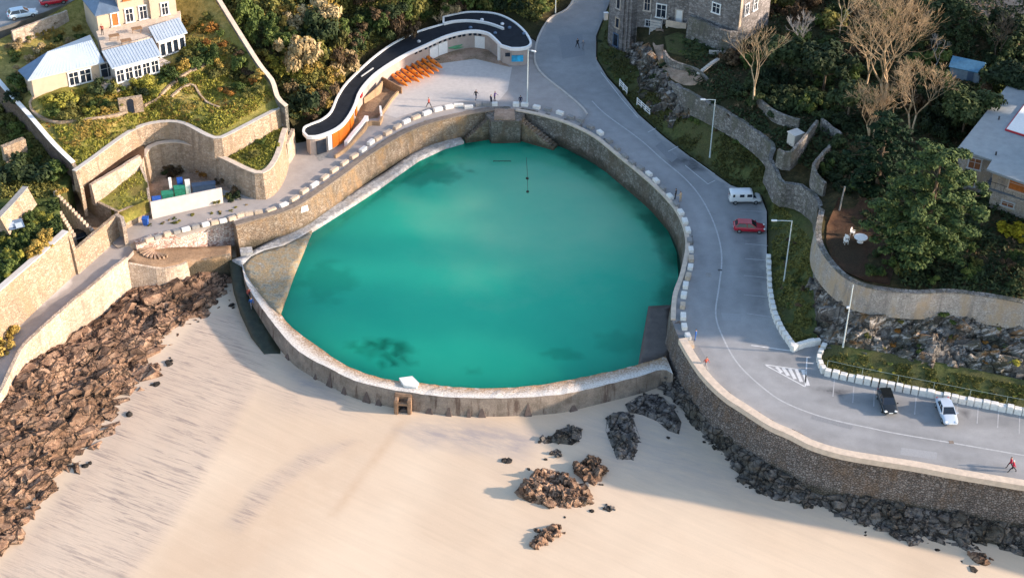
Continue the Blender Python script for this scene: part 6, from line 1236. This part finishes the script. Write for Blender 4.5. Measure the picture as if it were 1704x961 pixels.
# ------------------------------------------------------------------ stairs at the head of the pool, sluice, small pool things
def stair_ramp(pts, w, label, n=12):
    a, b = [P(*p) for p in pts]; bm = BM(); d = b-a; rz = math.atan2(d.y, d.x)
    for k in range(n):
        c = a.lerp(b, (k+.5)/n); box(bm, (c.x, c.y, (c.z-4.6)/2), (math.hypot(d.x, d.y)/n+.04, w, c.z+4.6), rz)
    return tag(obj("pool_stairs", bm, M["stone_pool"]), label, "stairs", None, "thing")
stair_ramp([(866, 197, -.4), (924, 243, -3.5)], 1.3, "worn stone stairs going down to the right from the pool head"); stair_ramp([(812, 197, -.4), (774, 231, -3.4)], .8, "narrower stone stairs going down to the left from the pool head")
bm = BM(); prism(bm, [tuple(P(x, y, -.1))[:2] for x, y in ((806, 186), (820, 178), (858, 178), (874, 188), (866, 201), (818, 202))], -5.2, -.12, 0); hd = tag(obj("stair_bastion", bm, M["stone_poolgrey"]), "blunt stone bastion between the two pool stairs", "bastion", None, "thing")
bm = BM(); prism(bm, [tuple(P(x, y, 0))[:2] for x, y in ((823, 181), (856, 181), (857, 199), (822, 199))], -.3, .02); obj("landing", bm, M["soil_path"], hd)
bm = BM(); c = P(672, 686, -6.2); rz = -.1
for dx in (-.8, .8): box(bm, (c.x+dx, c.y+.6, -5.2), (.5, 2.2, 2.4), rz, .1)
box(bm, (c.x, c.y+1.1, -4.1), (2.2, 1.5, .7), rz, .12); box(bm, (c.x, c.y-.2, -4.7), (1.3, .35, .35), rz, .03); box(bm, (c.x, c.y+1.0, -5.3), (1.2, .3, 2.0), rz)
so_ = tag(obj("sluice", bm, M["rust_stone"]), "brown stone sluice housing at the foot of the dam", "sluice")
bm = BM(); cyl(bm, (c.x, c.y-.2, -5.9), (c.x, c.y+.6, -5.8), .45, .45, 12); obj("pipe", bm, M["dark_metal"], so_)
bm = BM(); p = P(410, 420, LEDGE_Z); box(bm, (p.x, p.y, LEDGE_Z+.15), (1.7, 1.5, .6), .25, .05); tag(obj("concrete_block", bm, M["ledge"]), "pale concrete block at the top of the dark slipway", "block")
bm = BM(); a, b = P(876, 262, WATER_Z+.04), P(878, 319, WATER_Z+.04); tube(bm, [a, a.lerp(b, .5)+Vector((.06, 0, 0)), b], .035, 5); ch = tag(obj("mooring_chain", bm, M["algae_dark"]), "dark mooring chain with two floats in the pool", "chain")
for f in (.62, 1.0):
    bm = BM(); q = a.lerp(b, f); bmesh.ops.create_uvsphere(bm, u_segments=10, v_segments=8, radius=.24, matrix=Matrix.Translation(q)); obj("float", bm, M["algae_dark"], ch, True)
bm = BM(); a, b = P(821, 268, WATER_Z+.1), P(850, 268, WATER_Z+.1); tube(bm, [a, b], .06, 6)
for f in (0, .33, .66, 1): q = a.lerp(b, f); tube(bm, [q, (q.x, q.y, WATER_Z-.9)], .05, 5)
tag(obj("pool_rail", bm, M["algae_dark"]), "low dark rail standing in the water near the pool head", "rail")
def wall_plate(px, py, z, l, h, rz, label):
    c = P(px, py, z); bm = BM(); box(bm, (c.x, c.y, z), (l, .12, h), rz, .02, tilt=(math.radians(-15), 'X')); tag(obj("white_plaque", bm, M["white_paint"]), label, "plaque")
wall_plate(499, 350, -.95, 2.6, .8, math.radians(36), "long white painted plaque on the left pool wall"); wall_plate(584, 287, -.9, 1.1, .6, math.radians(38), "small white painted plaque on the left pool wall")
# ------------------------------------------------------------------ lamps, poles, railings
def lamp(px, py, h, label, arm=1.6, ang=math.pi, head=True, z=0.02):
    c = P(px, py, z); r = empty("street_lamp", c, label, "street lamp")
    bm = BM(); cyl(bm, (0, 0, -.1), (0, 0, .9), .13, .11, 10); cyl(bm, (0, 0, .9), (0, 0, h), .095, .06, 8); obj("pole", bm, M["steel_pale"] if "steel_pale" in M else plain("steel_pale", (.5, .56, .57), .4, .1, 3), r)
    if head:
        d = Vector((math.cos(ang), math.sin(ang), 0)); bm = BM(); tube(bm, [(0, 0, h-.05), d*arm*.6+Vector((0, 0, h)), d*arm+Vector((0, 0, h-.02))], .05, 6); obj("arm", bm, M["steel_pale"], r)
        bm = BM(); box(bm, d*(arm+.25)+Vector((0, 0, h)), (.75, .32, .16), ang, .05); obj("lamp_head", bm, M["lamp_white"], r)
    return r
lamp(1181, 261, 9.4, "street lamp on the verge above the pool bend, its arm over the road", 1.5, z=1.0); lamp(1304, 471, 9.6, "street lamp on the green verge beside the parking bays", 2.0, z=.6)
l3 = lamp(1402, 581, 9.6, "plain white pole without an arm on the grass verge", 0, head=False, z=1.0); bm = BM(); box(bm, (-.15, 0, 6.3), (.4, .25, .3), 0, .04); obj("bracket", bm, M["lamp_white"], l3)
l4 = lamp(877, 176, 9.6, "tall white pole beside the white block at the pool head", .7, math.radians(-30)); lamp(924, 22, 8.5, "grey lamp post at the top of the road", 1.0, math.radians(20), z=.05)
plain("rail_green", (.22, .27, .24), .5, .2, 3)
def railing(name, pts, h, label, mt, step=2.4, nr=2, r=.028, cat="railing"):
    q = resample(pts, step); root = empty(name, q[0], label, cat); off = -Vector(q[0])
    for k in range(nr):
        bm = BM(); tube(bm, [p+Vector((0, 0, h*(1-k/nr))) for p in q], r, 6); pobj("rail", bm, M[mt], root)
    for p in q: bm = BM(); cyl(bm, p+Vector((0, 0, -.2)), p+Vector((0, 0, h)), r*1.3, r*1.3, 6); pobj("post", bm, M[mt], root)
    return root
railing("railing", [P(x, y, .5) for x, y in ((1376, 612), (1420, 622), (1480, 634), (1540, 646), (1600, 658), (1704, 678), (1790, 694))], 1.15, "thin green grey metal railing along the grass behind the white block row", "rail_green", 4.2, 1)
def board_fence(pts, label, h=1.15):
    root = empty("white_fence", pts[0], label, "fence"); a, b = pts[0], pts[-1]; L = (b-a).length; d = (b-a).normalized(); rz = math.atan2(d.y, d.x); n = max(2, int(L/1.3)+1)
    for k in range(n): bm = BM(); box(bm, a+d*(L*k/(n-1))+Vector((0, 0, h/2)), (.14, .14, h+.15), rz, .01); pobj("post", bm, M["white_paint"], root)
    for z in (.35, .75, 1.1): bm = BM(); box(bm, (a+b)/2+Vector((0, 0, z)), (L, .05, .17), rz, .01); pobj("board", bm, M["white_paint"], root)
board_fence([P(1031, 143, .1), P(1043, 157, .1)], "short white gate like fence at the road edge below the granite house"); board_fence([P(1060, 174, .2), P(1081, 193, .2)], "longer white board fence on the road edge at the rock foot")
bm = BM(); p = P(1008, 33, .1); box(bm, (p.x, p.y, .7), (.7, .5, 1.3), .2, .05); box(bm, (p.x, p.y, 1.4), (.8, .6, .12), .2, .03); tag(obj("utility_box", bm, M["white_paint"]), "small white cabinet at the corner of the granite house", "cabinet")
# ------------------------------------------------------------------ vehicles
for nm, c in (("car_white", (.62, .68, .75)), ("car_red", (.42, .012, .03)), ("car_black", (.012, .014, .016)), ("car_silver", (.45, .52, .62)), ("car_lightblue", (.5, .62, .72)), ("van_white", (.78, .79, .8))):
    t = NT(nm); t.done(c, .22, .5); t.b.inputs["Coat Weight"].default_value = .6; t.b.inputs["Coat Roughness"].default_value = .08; M[nm] = t.m
plain("lens", (.8, .8, .78), .15, .05, 3); plain("lens_red", (.45, .01, .01), .2, .1, 3)
def loft(bm, st, nseg=10):
    """st: (x, half width, z low, z high); rounded cross sections"""
    rings = []
    for x, hw, zl, zh in st:
        r = []
        for k in range(nseg*2):
            a = 2*math.pi*(k+.5)/(nseg*2); c, s = math.cos(a), math.sin(a); e = .38
            r.append(bm.verts.new((x, hw*abs(c)**e*(1 if c > 0 else -1), (zl+zh)/2+(zh-zl)/2*abs(s)**(e*1.2)*(1 if s > 0 else -1))))
        rings.append(r)
    m_ = nseg*2
    for a, b in zip(rings, rings[1:]):
        for k in range(m_): bm.faces.new((a[k], a[(k+1) % m_], b[(k+1) % m_], b[k]))
    bm.faces.new(rings[0][::-1]); bm.faces.new(rings[-1]); return bm
def hexa(bm, lo, hi):
    A = [bm.verts.new(p) for p in lo]; B = [bm.verts.new(p) for p in hi]
    for i in range(4): bm.faces.new((A[i], A[(i+1) % 4], B[(i+1) % 4], B[i]))
    bm.faces.new(B); bm.faces.new(A[::-1]); return bm
def vehicle(name, cat, loc, rz, paint, label, L=4.2, Wd=1.78, van=False, hatch=True):
    r = empty(name, loc, label, cat, None, rz); h = L/2; w = Wd/2; mt = M[paint]
    bm = BM()
    if van:
        loft(bm, [(-h, w*.9, .4, 1.75), (-h+.08, w, .32, 1.86), (-h+.5, w, .3, 1.9), (.55, w, .3, 1.9), (.9, w*.99, .3, 1.82), (1.0, w*.99, .3, 1.12), (h-.35, w*.95, .3, .98), (h-.08, w*.86, .34, .85), (h, w*.76, .4, .7)])
        body = obj("body", bm, mt, r, True)
        bm = BM(); hexa(bm, [(.93, -w*.90, 1.08), (1.46, -w*.86, 1.02), (1.46, w*.86, 1.02), (.93, w*.90, 1.08)], [(.86, -w*.8, 1.78), (.92, -w*.76, 1.78), (.92, w*.76, 1.78), (.86, w*.8, 1.78)]); obj("windscreen", bm, M["glass_dark"], r)
        for s in (-1, 1):
            for x0, x1 in ((.1, .8), (-.95, -.3), (-1.9, -1.6)): bm = BM(); box(bm, ((x0+x1)/2, s*(w*.99), 1.45), (x1-x0, .06, .42), 0, .02); obj("side_window", bm, M["glass_dark"], r)
        bm = BM(); box(bm, (-h+.04, 0, 1.42), (.1, w*1.4, .45), 0, .02); obj("rear_window", bm, M["glass_dark"], r)
    else:
        loft(bm, [(-h, w*.78, .45, .82), (-h+.12, w*.92, .32, .95), (-h+.5, w, .24, 1.0), (-.4, w, .22, .98), (.7, w, .22, .96), (1.1, w*.99, .22, .9), (h-.4, w*.95, .24, .78), (h-.1, w*.86, .3, .66), (h, w*.72, .38, .56)])
        body = obj("body", bm, mt, r, True); xr = -h+(.18 if hatch else .75); xt = -h+(.62 if hatch else 1.25)
        lo = [(xr, -w*.88, .93), (1.0, -w*.90, .9), (1.0, w*.90, .9), (xr, w*.88, .93)]; hi = [(xt, -w*.68, 1.42), (.18, -w*.70, 1.42), (.18, w*.70, 1.42), (xt, w*.68, 1.42)]
        bm = BM(); hexa(bm, lo, hi); cabin = obj("windows", bm, M["glass_dark"], r)
        bm = BM(); box(bm, ((xt+.2)/2-.02, 0, 1.435), (.25-xt+.12, w*1.46, .07), 0, .03); roof_ = obj("roof", bm, mt, r)
        for a, b in zip(lo, hi): bm = BM(); tube(bm, [Vector(a)*1.0, Vector(b)], .05, 6); obj("pillar", bm, mt, r)
        for s in (-1, 1): bm = BM(); tube(bm, [(-.35, s*w*.9, .95), (-.42, s*w*.70, 1.43)], .045, 5); obj("pillar", bm, mt, r)
    for x in (-h+.78, h-.82):
        for s in (-1, 1):
            bm = BM(); cyl(bm, (x, s*(w-.2), .31), (x, s*(w+.01), .31), .31, .31, 16); wh = obj("wheel", bm, M["rubber"], r)
            bm = BM(); cyl(bm, (x, s*(w-.02), .31), (x, s*(w+.025), .31), .19, .17, 12); obj("rim", bm, M["rim"], wh)
    for s in (-1, 1):
        bm = BM(); box(bm, (h-.14, s*w*.66, .66), (.26, .34, .14), -s*.3, .04); obj("headlight", bm, M["lens"], r)
        bm = BM(); box(bm, (-h+.07, s*w*.72, .84), (.14, .26, .2), s*.2, .03); obj("tail_light", bm, M["lens_red"], r)
        bm = BM(); box(bm, (.85, s*(w+.08), 1.0), (.14, .2, .13), 0, .03); obj("mirror", bm, mt, r)
    for x in (h+.0, -h-.0): bm = BM(); box(bm, (x, 0, .5), (.04, .5, .12)); obj("number_plate", bm, M["lens"], r)
    return r
def gp(px, py, z=.03): return P(px, py, z)
vehicle("parked_van", "van", gp(1239, 335), math.radians(3), "van_white", "small white van parked nose in at the verge", 4.5, 1.82, True)
vehicle("parked_car", "car", gp(1246, 383), math.radians(-3), "car_red", "bright red hatchback parked below the white van", 4.3)
vehicle("parked_car", "car", gp(1475, 674), math.radians(-88), "car_black", "black car parked at the long white block row", 4.1)
vehicle("parked_car", "car", gp(1574, 690), math.radians(-88), "car_silver", "silver white saloon car parked at the white block row", 4.4, 1.8, False, False)
vehicle("parked_car", "car", P(38, 28, 13.95), math.radians(27), "car_lightblue", "pale blue estate car on the hillside road", 4.4)
vehicle("parked_car", "car", P(90, 6, 14.35), math.radians(27), "car_red", "red car on the hillside road behind the pale blue one", 4.2)
vehicle("parked_car", "car", P(137, 398, -.2), math.radians(38), "car_black", "black car half hidden in the parking niche", 3.9)
# ------------------------------------------------------------------ people
for nm, c in (("skin", (.50, .30, .21)), ("hair_dark", (.03, .02, .015)), ("cloth_black", (.018, .018, .022)), ("cloth_navy", (.02, .025, .06)), ("cloth_red", (.42, .02, .05)), ("cloth_blue", (.03, .12, .38)), ("cloth_tan", (.55, .38, .24)), ("cloth_grey", (.2, .2, .22)), ("cloth_white", (.7, .7, .7)), ("cloth_purple", (.10, .05, .2)), ("cloth_rust", (.35, .07, .05))): plain(nm, c, .85, .12, 9)
def body(pose):
    lf, rf = pose.get("legs", (0, 0)); la, ra = pose.get("arms", (0, 0)); ln = pose.get("lean", 0)
    J = {}; J["pel"] = (0, 0, .93); J["ch"] = (ln*.5, 0, 1.22); J["ne"] = (ln*.8, 0, 1.47); J["he"] = (ln+.02, 0, 1.60); J["to"] = (ln+.01, 0, 1.74)
    for s, f, a, k in ((1, lf, la, "l"), (-1, rf, ra, "r")):
        J[k+"hip"] = (0, s*.10, .88); J[k+"kn"] = (f*.28+.03, s*.11, .50); J[k+"an"] = (f*.46-(.06 if f < 0 else 0), s*.11, .09+(.06 if f < 0 else 0)); J[k+"fo"] = (f*.46+.17-(.06 if f < 0 else 0), s*.12, .04+(.02 if f < 0 else 0))
        J[k+"sh"] = (ln*.7, s*.19, 1.40); J[k+"el"] = (ln*.5+a*.14-.03, s*.26, 1.13); J[k+"wr"] = (ln*.5+a*.34+.05, s*.27, .90+abs(a)*.12); J[k+"ha"] = (ln*.5+a*.40+.07, s*.26, .80+abs(a)*.15)
    R = {"pel": .15, "ch": .155, "ne": .065, "he": .105, "to": .085}
    for k in "lr": R.update({k+"hip": .10, k+"kn": .065, k+"an": .048, k+"fo": .045, k+"sh": .075, k+"el": .05, k+"wr": .036, k+"ha": .04})
    E = [("pel", "ch"), ("ch", "ne"), ("ne", "he"), ("he", "to")]
    for k in "lr": E += [("pel", k+"hip"), (k+"hip", k+"kn"), (k+"kn", k+"an"), (k+"an", k+"fo"), ("ch", k+"sh"), (k+"sh", k+"el"), (k+"el", k+"wr"), (k+"wr", k+"ha")]
    ks = list(J); me = bpy.data.meshes.new("sk"); me.from_pydata([J[k] for k in ks], [(ks.index(a), ks.index(b)) for a, b in E], []); o = link("sk", me)
    md = o.modifiers.new("s", 'SKIN')
    for i, k in enumerate(ks): me.skin_vertices[0].data[i].radius = (R[k]*(.75 if k in ("pel", "ch") else 1), R[k]); me.skin_vertices[0].data[i].use_root = (k == "pel")
    o.modifiers.new("u", 'SUBSURF').levels = 1
    dg = bpy.context.evaluated_depsgraph_get(); m2 = bpy.data.meshes.new_from_object(o.evaluated_get(dg)); bpy.data.objects.remove(o); return m2
POSES = [body({"legs": (.9, -.9), "arms": (-.8, .8), "lean": .05}), body({"legs": (0, .1), "arms": (.1, .1)}), body({"legs": (-.7, .7), "arms": (.6, -.6), "lean": .04}), body({"legs": (.05, -.05), "arms": (1.1, .3), "lean": .06})]
def person(px, py, pose, rz, top, bottom, label, hair="hair_dark", z=None, scale=1.0):
    c = P(px, py, z) if z is not None else hit(px, py); me = POSES[pose].copy(); me.name = "person"
    for k in ("skin", top, bottom, hair, "cloth_black"): me.materials.append(M[k])
    for p in me.polygons:
        x, y, zz = p.center
        p.material_index = (4 if zz < .10 else 2 if zz < .93 and abs(y) < .215 else 1 if zz < 1.44 and not (zz < .93 and abs(y) > .215) else 0 if zz < 1.44 else (3 if zz > 1.66 or (zz > 1.53 and x < -.02) else 0))
        p.use_smooth = True
    o = link("person", me); o.location = (c.x, c.y, c.z); o.rotation_euler = (0, 0, rz); o.scale = (scale,)*3; return tag(o, label, "person")
person(714, 179, 0, 2.5, "cloth_rust", "cloth_black", "person in dark clothes walking behind the left parapet"); person(792, 166, 0, 1.2, "cloth_black", "cloth_navy", "person dressed in black walking on the promenade left of the pool head")
person(823, 168, 3, -.4, "cloth_purple", "cloth_navy", "person in a purple top at the pool head"); person(817, 174, 1, .6, "cloth_navy", "cloth_black", "person in navy standing by the left stairs")
person(866, 175, 1, -1.5, "cloth_navy", "cloth_navy", "person in navy leaning at the white block beside the tall pole"); person(961, 80, 0, 2.0, "cloth_black", "cloth_black", "person in black walking in the road bend"); person(970, 83, 2, 2.0, "cloth_grey", "cloth_grey", "person in grey walking beside the one in black", "cloth_tan")
person(1124, 331, 1, 2.8, "cloth_black", "cloth_black", "person in black looking over the right parapet"); person(1132, 336, 3, 2.4, "cloth_tan", "cloth_tan", "person in tan next to the one in black at the right parapet")
person(1157, 566, 1, 2.9, "cloth_blue", "cloth_blue", "person in bright blue beside the sea wall parapet"); person(1174, 612, 2, -1.0, "cloth_rust", "cloth_grey", "person in a dark red top walking by the sea wall parapet")
person(1684, 785, 0, 3.0, "cloth_red", "cloth_black", "person in a red jacket walking on the sunlit road edge", "cloth_white"); person(1680, 779, 2, 3.2, "cloth_red", "cloth_black", "second person in dark red just behind the red jacket")
person(415, 496, 0, -1.2, "cloth_rust", "cloth_navy", "person in rust and navy walking down the dark slipway"); person(419, 512, 2, -1.2, "cloth_blue", "cloth_grey", "person in blue lower on the dark slipway"); person(171, 58, 1, -1.6, "cloth_rust", "cloth_black", "person standing on the roof deck of the zinc roofed house", z=DZ)
# ------------------------------------------------------------------ canoes, bins and yard things
plain("canoe_orange", (.74, .185, .006), .4, .08, 4); plain("canoe_green", (.10, .32, .16), .45, .15, 4); plain("net_green", (.02, .22, .14), .8, .4, 4)
def canoe_mesh(mt, L=3.9, w=.56):
    bm = BM(); n = 12; rings = []
    for i in range(n+1):
        f = i/n; x = (f-.5)*L; k = max(.06, math.sin(math.pi*min(1, max(0, .03+f*.94)))**.6); zz = .09*(abs(f-.5)*2)**2.5
        rings.append([bm.verts.new((x, w*k*c, .20+zz+.19*s*(k**.5))) for c, s in ((1, .35), (.8, .75), (.45, .95), (0, 1.05), (-.45, .95), (-.8, .75), (-1, .35), (-.75, -.55), (0, -1), (.75, -.55))])
    for a, b in zip(rings, rings[1:]):
        for k in range(10): bm.faces.new((a[k], a[(k+1) % 10], b[(k+1) % 10], b[k]))
    bm.faces.new(rings[0]); bm.faces.new(rings[-1][::-1]); o = obj("canoe", bm, M[mt], None, True)
    bm = BM()
    for x in (-.55, .65): r = bmesh.ops.create_cone(bm, cap_ends=True, segments=14, radius1=.16, radius2=.13, depth=.1, matrix=Matrix.Translation((x, 0, .40)) @ Matrix.Diagonal((1.5, 1, 1, 1)))
    obj("cockpit", bm, M["dark_metal"], o); return o
cn = canoe_mesh("canoe_orange"); first = True
bpy.context.view_layer.update()
spots = []
for (a, b) in (((649, 117), (684, 144)), ((670, 112), (702, 136)), ((688, 104), (719, 128)), ((704, 95), (733, 118))): spots += [((a[0]-3.2, a[1]+2.8), (b[0]-3.2, b[1]+2.8), .5, ""), ((a[0]+3.2, a[1]-2.8), (b[0]+3.2, b[1]-2.8), .5, "")]
spots += [((650, 106), (668, 120), .1, ""), ((668, 98), (686, 112), .1, ""), ((686, 91), (704, 105), .1, "")]
for i, (a, b, z, _) in enumerate(spots):
    a, b = P(a[0], a[1], z+.2), P(b[0], b[1], z+.2); o = cn if i == 0 else copy_tree(cn); m_ = (a+b)/2
    o.location = (m_.x, m_.y, z); o.rotation_euler = (0, 0, math.atan2(b.y-a.y, b.x-a.x)); s = min(1.4, (b-a).length/3.9*1.05); o.scale = (s, .8 if i < 8 else .9, 1.3)
    tag(o, "orange canoe lying in the row before the curved building", "canoe", "orange canoes on the promenade")
for a, b in (((652, 126), (730, 98)), ((668, 138), (716, 114))):
    bm = BM(); p, q = P(a[0], a[1], .12), P(b[0], b[1], .12); d = q-p; box(bm, (p+q)/2, (d.length, .12, .12), math.atan2(d.y, d.x)); n_ = 7
    for k in range(n_): c = p.lerp(q, k/(n_-1)); box(bm, (c.x, c.y, .06), (.12, .5, .1), math.atan2(d.y, d.x))
    tag(obj("canoe_rack", bm, M["dark_metal"]), "dark low rack beam under the orange canoes", "rack", "rack beams under the orange canoes")
cg = canoe_mesh("canoe_green")
for i, (x, y, rz, z) in enumerate(((752, 80, .5, .1), (758, 76, .45, .1), (764, 80, .6, .1), (757, 79, .55, .5))):
    o = cg if i == 0 else copy_tree(cg); p = P(x, y, z); o.location = (p.x, p.y, z); o.rotation_euler = (0, 0, rz); o.scale = (.8, 1, 1); tag(o, "green canoe in the pile by the white doors", "canoe", "green canoes by the white doors")
def bin_(px, py, z, mt, label, s=1.0, cat="bin"):
    p = P(px, py, z); r = empty("wheelie_bin", p, label, cat); bm = BM(); hexa(bm, [(-.3*s, -.3*s, .08), (.3*s, -.3*s, .08), (.3*s, .3*s, .08), (-.3*s, .3*s, .08)], [(-.4*s, -.4*s, 1.1*s), (.4*s, -.4*s, 1.1*s), (.4*s, .4*s, 1.1*s), (-.4*s, .4*s, 1.1*s)]); obj("body", bm, M[mt], r)
    bm = BM(); box(bm, (0, 0, 1.16*s), (.88*s, .9*s, .1), 0, .03); obj("lid", bm, M[mt], r)
    for sx in (-1, 1): bm = BM(); cyl(bm, (sx*.3*s, .3*s, .1), (sx*.36*s, .3*s, .1), .1, .1, 10); obj("wheel", bm, M["rubber"], r)
bin_(734, 86, .03, "blue_paint", "blue bin left of the green canoes", 1.1); bin_(785, 76, .03, "blue_paint", "blue bin right of the green canoes", 1.1); bin_(243, 374, -.4, "blue_paint", "blue bin beside the left end of the white wall")
def crate(px, py, z, s, mt, label, rz=.25, cat="container", name="container"):
    p = P(px, py, z); bm = BM(); box(bm, (p.x, p.y, z+s[2]/2), s, rz, .03); box(bm, (p.x, p.y, z+s[2]+.04), (s[0]*1.04, s[1]*1.04, .08), rz, .02); tag(obj(name, bm, M[mt]), label, cat)
crate(262, 342, 0, (1.2, 1.1, 1.2), "blue_paint", "blue container at the left end of the yard"); crate(280, 333, 0, (1.6, 1.2, 1.2), "net_green", "green container left of the white board"); crate(300, 326, 0, (1.5, 1.2, 1.4), "net_green", "green container between the white boards"); crate(301, 316, 0, (.8, .8, 1.8), "blue_paint", "small blue crate behind the green containers")
crate(286, 326, 0, (.4, .25, 2.9), "white_paint", "tall white upright board in the yard", .2, "board", "upright_board"); crate(314, 322, 0, (.7, .35, 2.2), "white_paint", "shorter white upright board in the yard", .2, "board", "upright_board"); crate(340, 318, 0, (3.2, 1.0, 1.2), "zinc_dark", "long blue grey container behind the white wall")
bm = BM(); p = hit(28, 384); box(bm, (p.x, p.y, p.z+1.0), (2.0, 1.5, .08), .5, .01, tilt=(math.radians(20), 'X')); sp = tag(obj("solar_panel", bm, M["zinc_dark"]), "tilted solar panel in the far left garden", "solar panel"); bm = BM()
for s in (-.5, .5): box(bm, (p.x+s*1.0, p.y-.25, p.z+1.06), (.86, .8, .05), .5, .0, tilt=(math.radians(20), 'X'))
obj("cell", bm, M["zinc"], sp); bm = BM(); cyl(bm, (p.x, p.y, p.z-.2), (p.x, p.y, p.z+1.0), .06, .06, 6); obj("post", bm, M["dark_metal"], sp)
# niche stairs with stepped coping stones
for (a, b, n, lab) in (((92, 318, 6.0), (158, 387, 1.4), 15, "stepped tan coping stones down the niche stairs"), ((100, 352, 4.8), (122, 388, 2.4), 8, "shorter flight of stepped coping stones above the black car")):
    a, b = P(*a), P(*b); bm = BM(); d = b-a; rz = math.atan2(d.y, d.x)
    for k in range(n): c = a.lerp(b, k/(n-1)); box(bm, (c.x, c.y, c.z/2-.5), (d.to_2d().length/n*.7, .55, c.z+1.0), rz, .04); box(bm, (c.x, c.y, c.z/2-.6), (d.to_2d().length/n*1.02, .4, c.z+.4), rz)
    tag(obj("stepped_wall", bm, M["stone_pale"]), lab, "stair wall", None, "thing")
# round table and chairs
p = over(1431, 404, .14); r = empty("garden_table", p, "round white garden table on the bare brown terrace", "table"); bm = BM(); cyl(bm, (0, 0, .7), (0, 0, .76), .85, .85, 24); obj("tabletop", bm, M["white_paint"], r); bm = BM(); cyl(bm, (0, 0, 0), (0, 0, .7), .09, .07, 8); cyl(bm, (0, 0, 0), (0, 0, .06), .4, .35, 14); obj("pedestal", bm, M["white_paint"], r)
def chair(px, py, rz, label):
    p = over(px, py, .14); r = empty("garden_chair", p, label, "chair", None, rz); bm = BM(); box(bm, (0, 0, .44), (.5, .5, .06), 0, .02); obj("seat", bm, M["white_paint"], r); bm = BM(); box(bm, (-.25, 0, .72), (.06, .5, .5), 0, .02); obj("backrest", bm, M["white_paint"], r)
    for x in (-.21, .21):
        for y in (-.21, .21): bm = BM(); cyl(bm, (x, y, 0), (x, y, .44), .03, .03, 6); obj("leg", bm, M["white_paint"], r)
    for y in (-.24, .24): bm = BM(); box(bm, (0, y, .62), (.45, .05, .05)); obj("armrest", bm, M["white_paint"], r)
chair(1407, 407, .2, "white garden chair lowest of the three left of the round table"); chair(1409, 401, .9, "white garden chair in the middle of the three left of the table"); chair(1418, 392, -.6, "white garden chair uppermost and nearest the round table")
bm = BM(); p = over(1397, 350, 0); tube(bm, [p, p+Vector((.25, .1, 3.6))], .11, 7); tag(obj("pale_post", bm, M["bark_grey"]), "pale leaning post at the back of the bare terrace", "post")
# garden arch and edging in the golden lawn
p = hit(219, 184); ar = empty("garden_arch", p, "small stone arch with a dark doorway in the golden lawn", "arch"); bm = BM(); box(bm, (0, 0, .9), (3.4, .7, 2.4), .35, .05); obj("wall", bm, M["stone_tan"], ar); bm = BM(); box(bm, (.05, -.32, .7), (.9, .2, 1.8), .35, .02); cyl(bm, (.05+.07, -.42, 1.6), (.05-.0, -.22, 1.6), .45, .45, 14); obj("doorway", bm, M["glass_dark"], ar)
def edging(pts, label, w=.35, h=.35):
    q = resample([hit(x, y) for x, y in spline(pts, 5)], .8); bm = BM(); sweep(bm, q, [(-w/2, -.3), (w/2, -.3), (w/2, h), (-w/2, h)]); tag(obj("stone_edging", bm, M["stone_tan"]), label, "edging")
edging([(344, 107), (310, 124), (285, 142), (262, 165), (240, 178)], "long curved stone edging up to the garden arch"); edging([(212, 188), (180, 196), (130, 202), (90, 205), (58, 190), (50, 172), (64, 158)], "pale edging path round the shrub belt"); edging([(285, 162), (305, 146), (322, 142), (332, 158), (345, 172), (365, 180)], "short looping stone edging on the golden lawn", .3, .25)

# loose stones on the sand
def stone_mesh(seed):
    g = random.Random(seed); bm = BM(); bmesh.ops.create_icosphere(bm, subdivisions=1, radius=.5)
    for v in bm.verts: v.co = Vector((v.co.x*g.uniform(.7, 1.3)*1.3, v.co.y*g.uniform(.7, 1.2), v.co.z*g.uniform(.5, .9)*.7))
    me = bpy.data.meshes.new("stone"); bm.to_mesh(me); bm.free(); me.materials.append(M["rock_dark"]); return me
SM = [stone_mesh(k) for k in range(4)]; g = random.Random(5)
near = [(846, 767), (1006, 846), (898, 735), (908, 764), (880, 780), (1002, 806), (985, 850), (1016, 848), (1112, 728), (1160, 712), (1172, 735), (1228, 800), (1262, 818), (1330, 836), (1440, 890), (1560, 915), (282, 606), (252, 640), (340, 512), (350, 500), (285, 600), (388, 512), (330, 535), (215, 690), (150, 770), (95, 815), (1600, 935), (1620, 948), (950, 735), (940, 860)]
for k, (x, y) in enumerate(near):
    for q in range(g.choice((1, 1, 2))):
        xx, yy = x+g.uniform(-9, 9)*(q > 0), y+g.uniform(-6, 6)*(q > 0); c = P(xx, yy, -6.5); z = float(sand_z(c.x, c.y)); c = P(xx, yy, z); o = link("stone", g.choice(SM)); s = g.choice((.35, .45, .6, .9)); o.location = (c.x, c.y, z+.05*s); o.rotation_euler = (g.uniform(-.3, .3), g.uniform(-.3, .3), g.uniform(0, 6)); o.scale = (s, s, s)
        tag(o, "small loose dark stone lying on the sand near the rocks", "stone", "loose stones on the sand")
for w in WALLS:
    if "kind" not in w: w["kind"] = "thing"
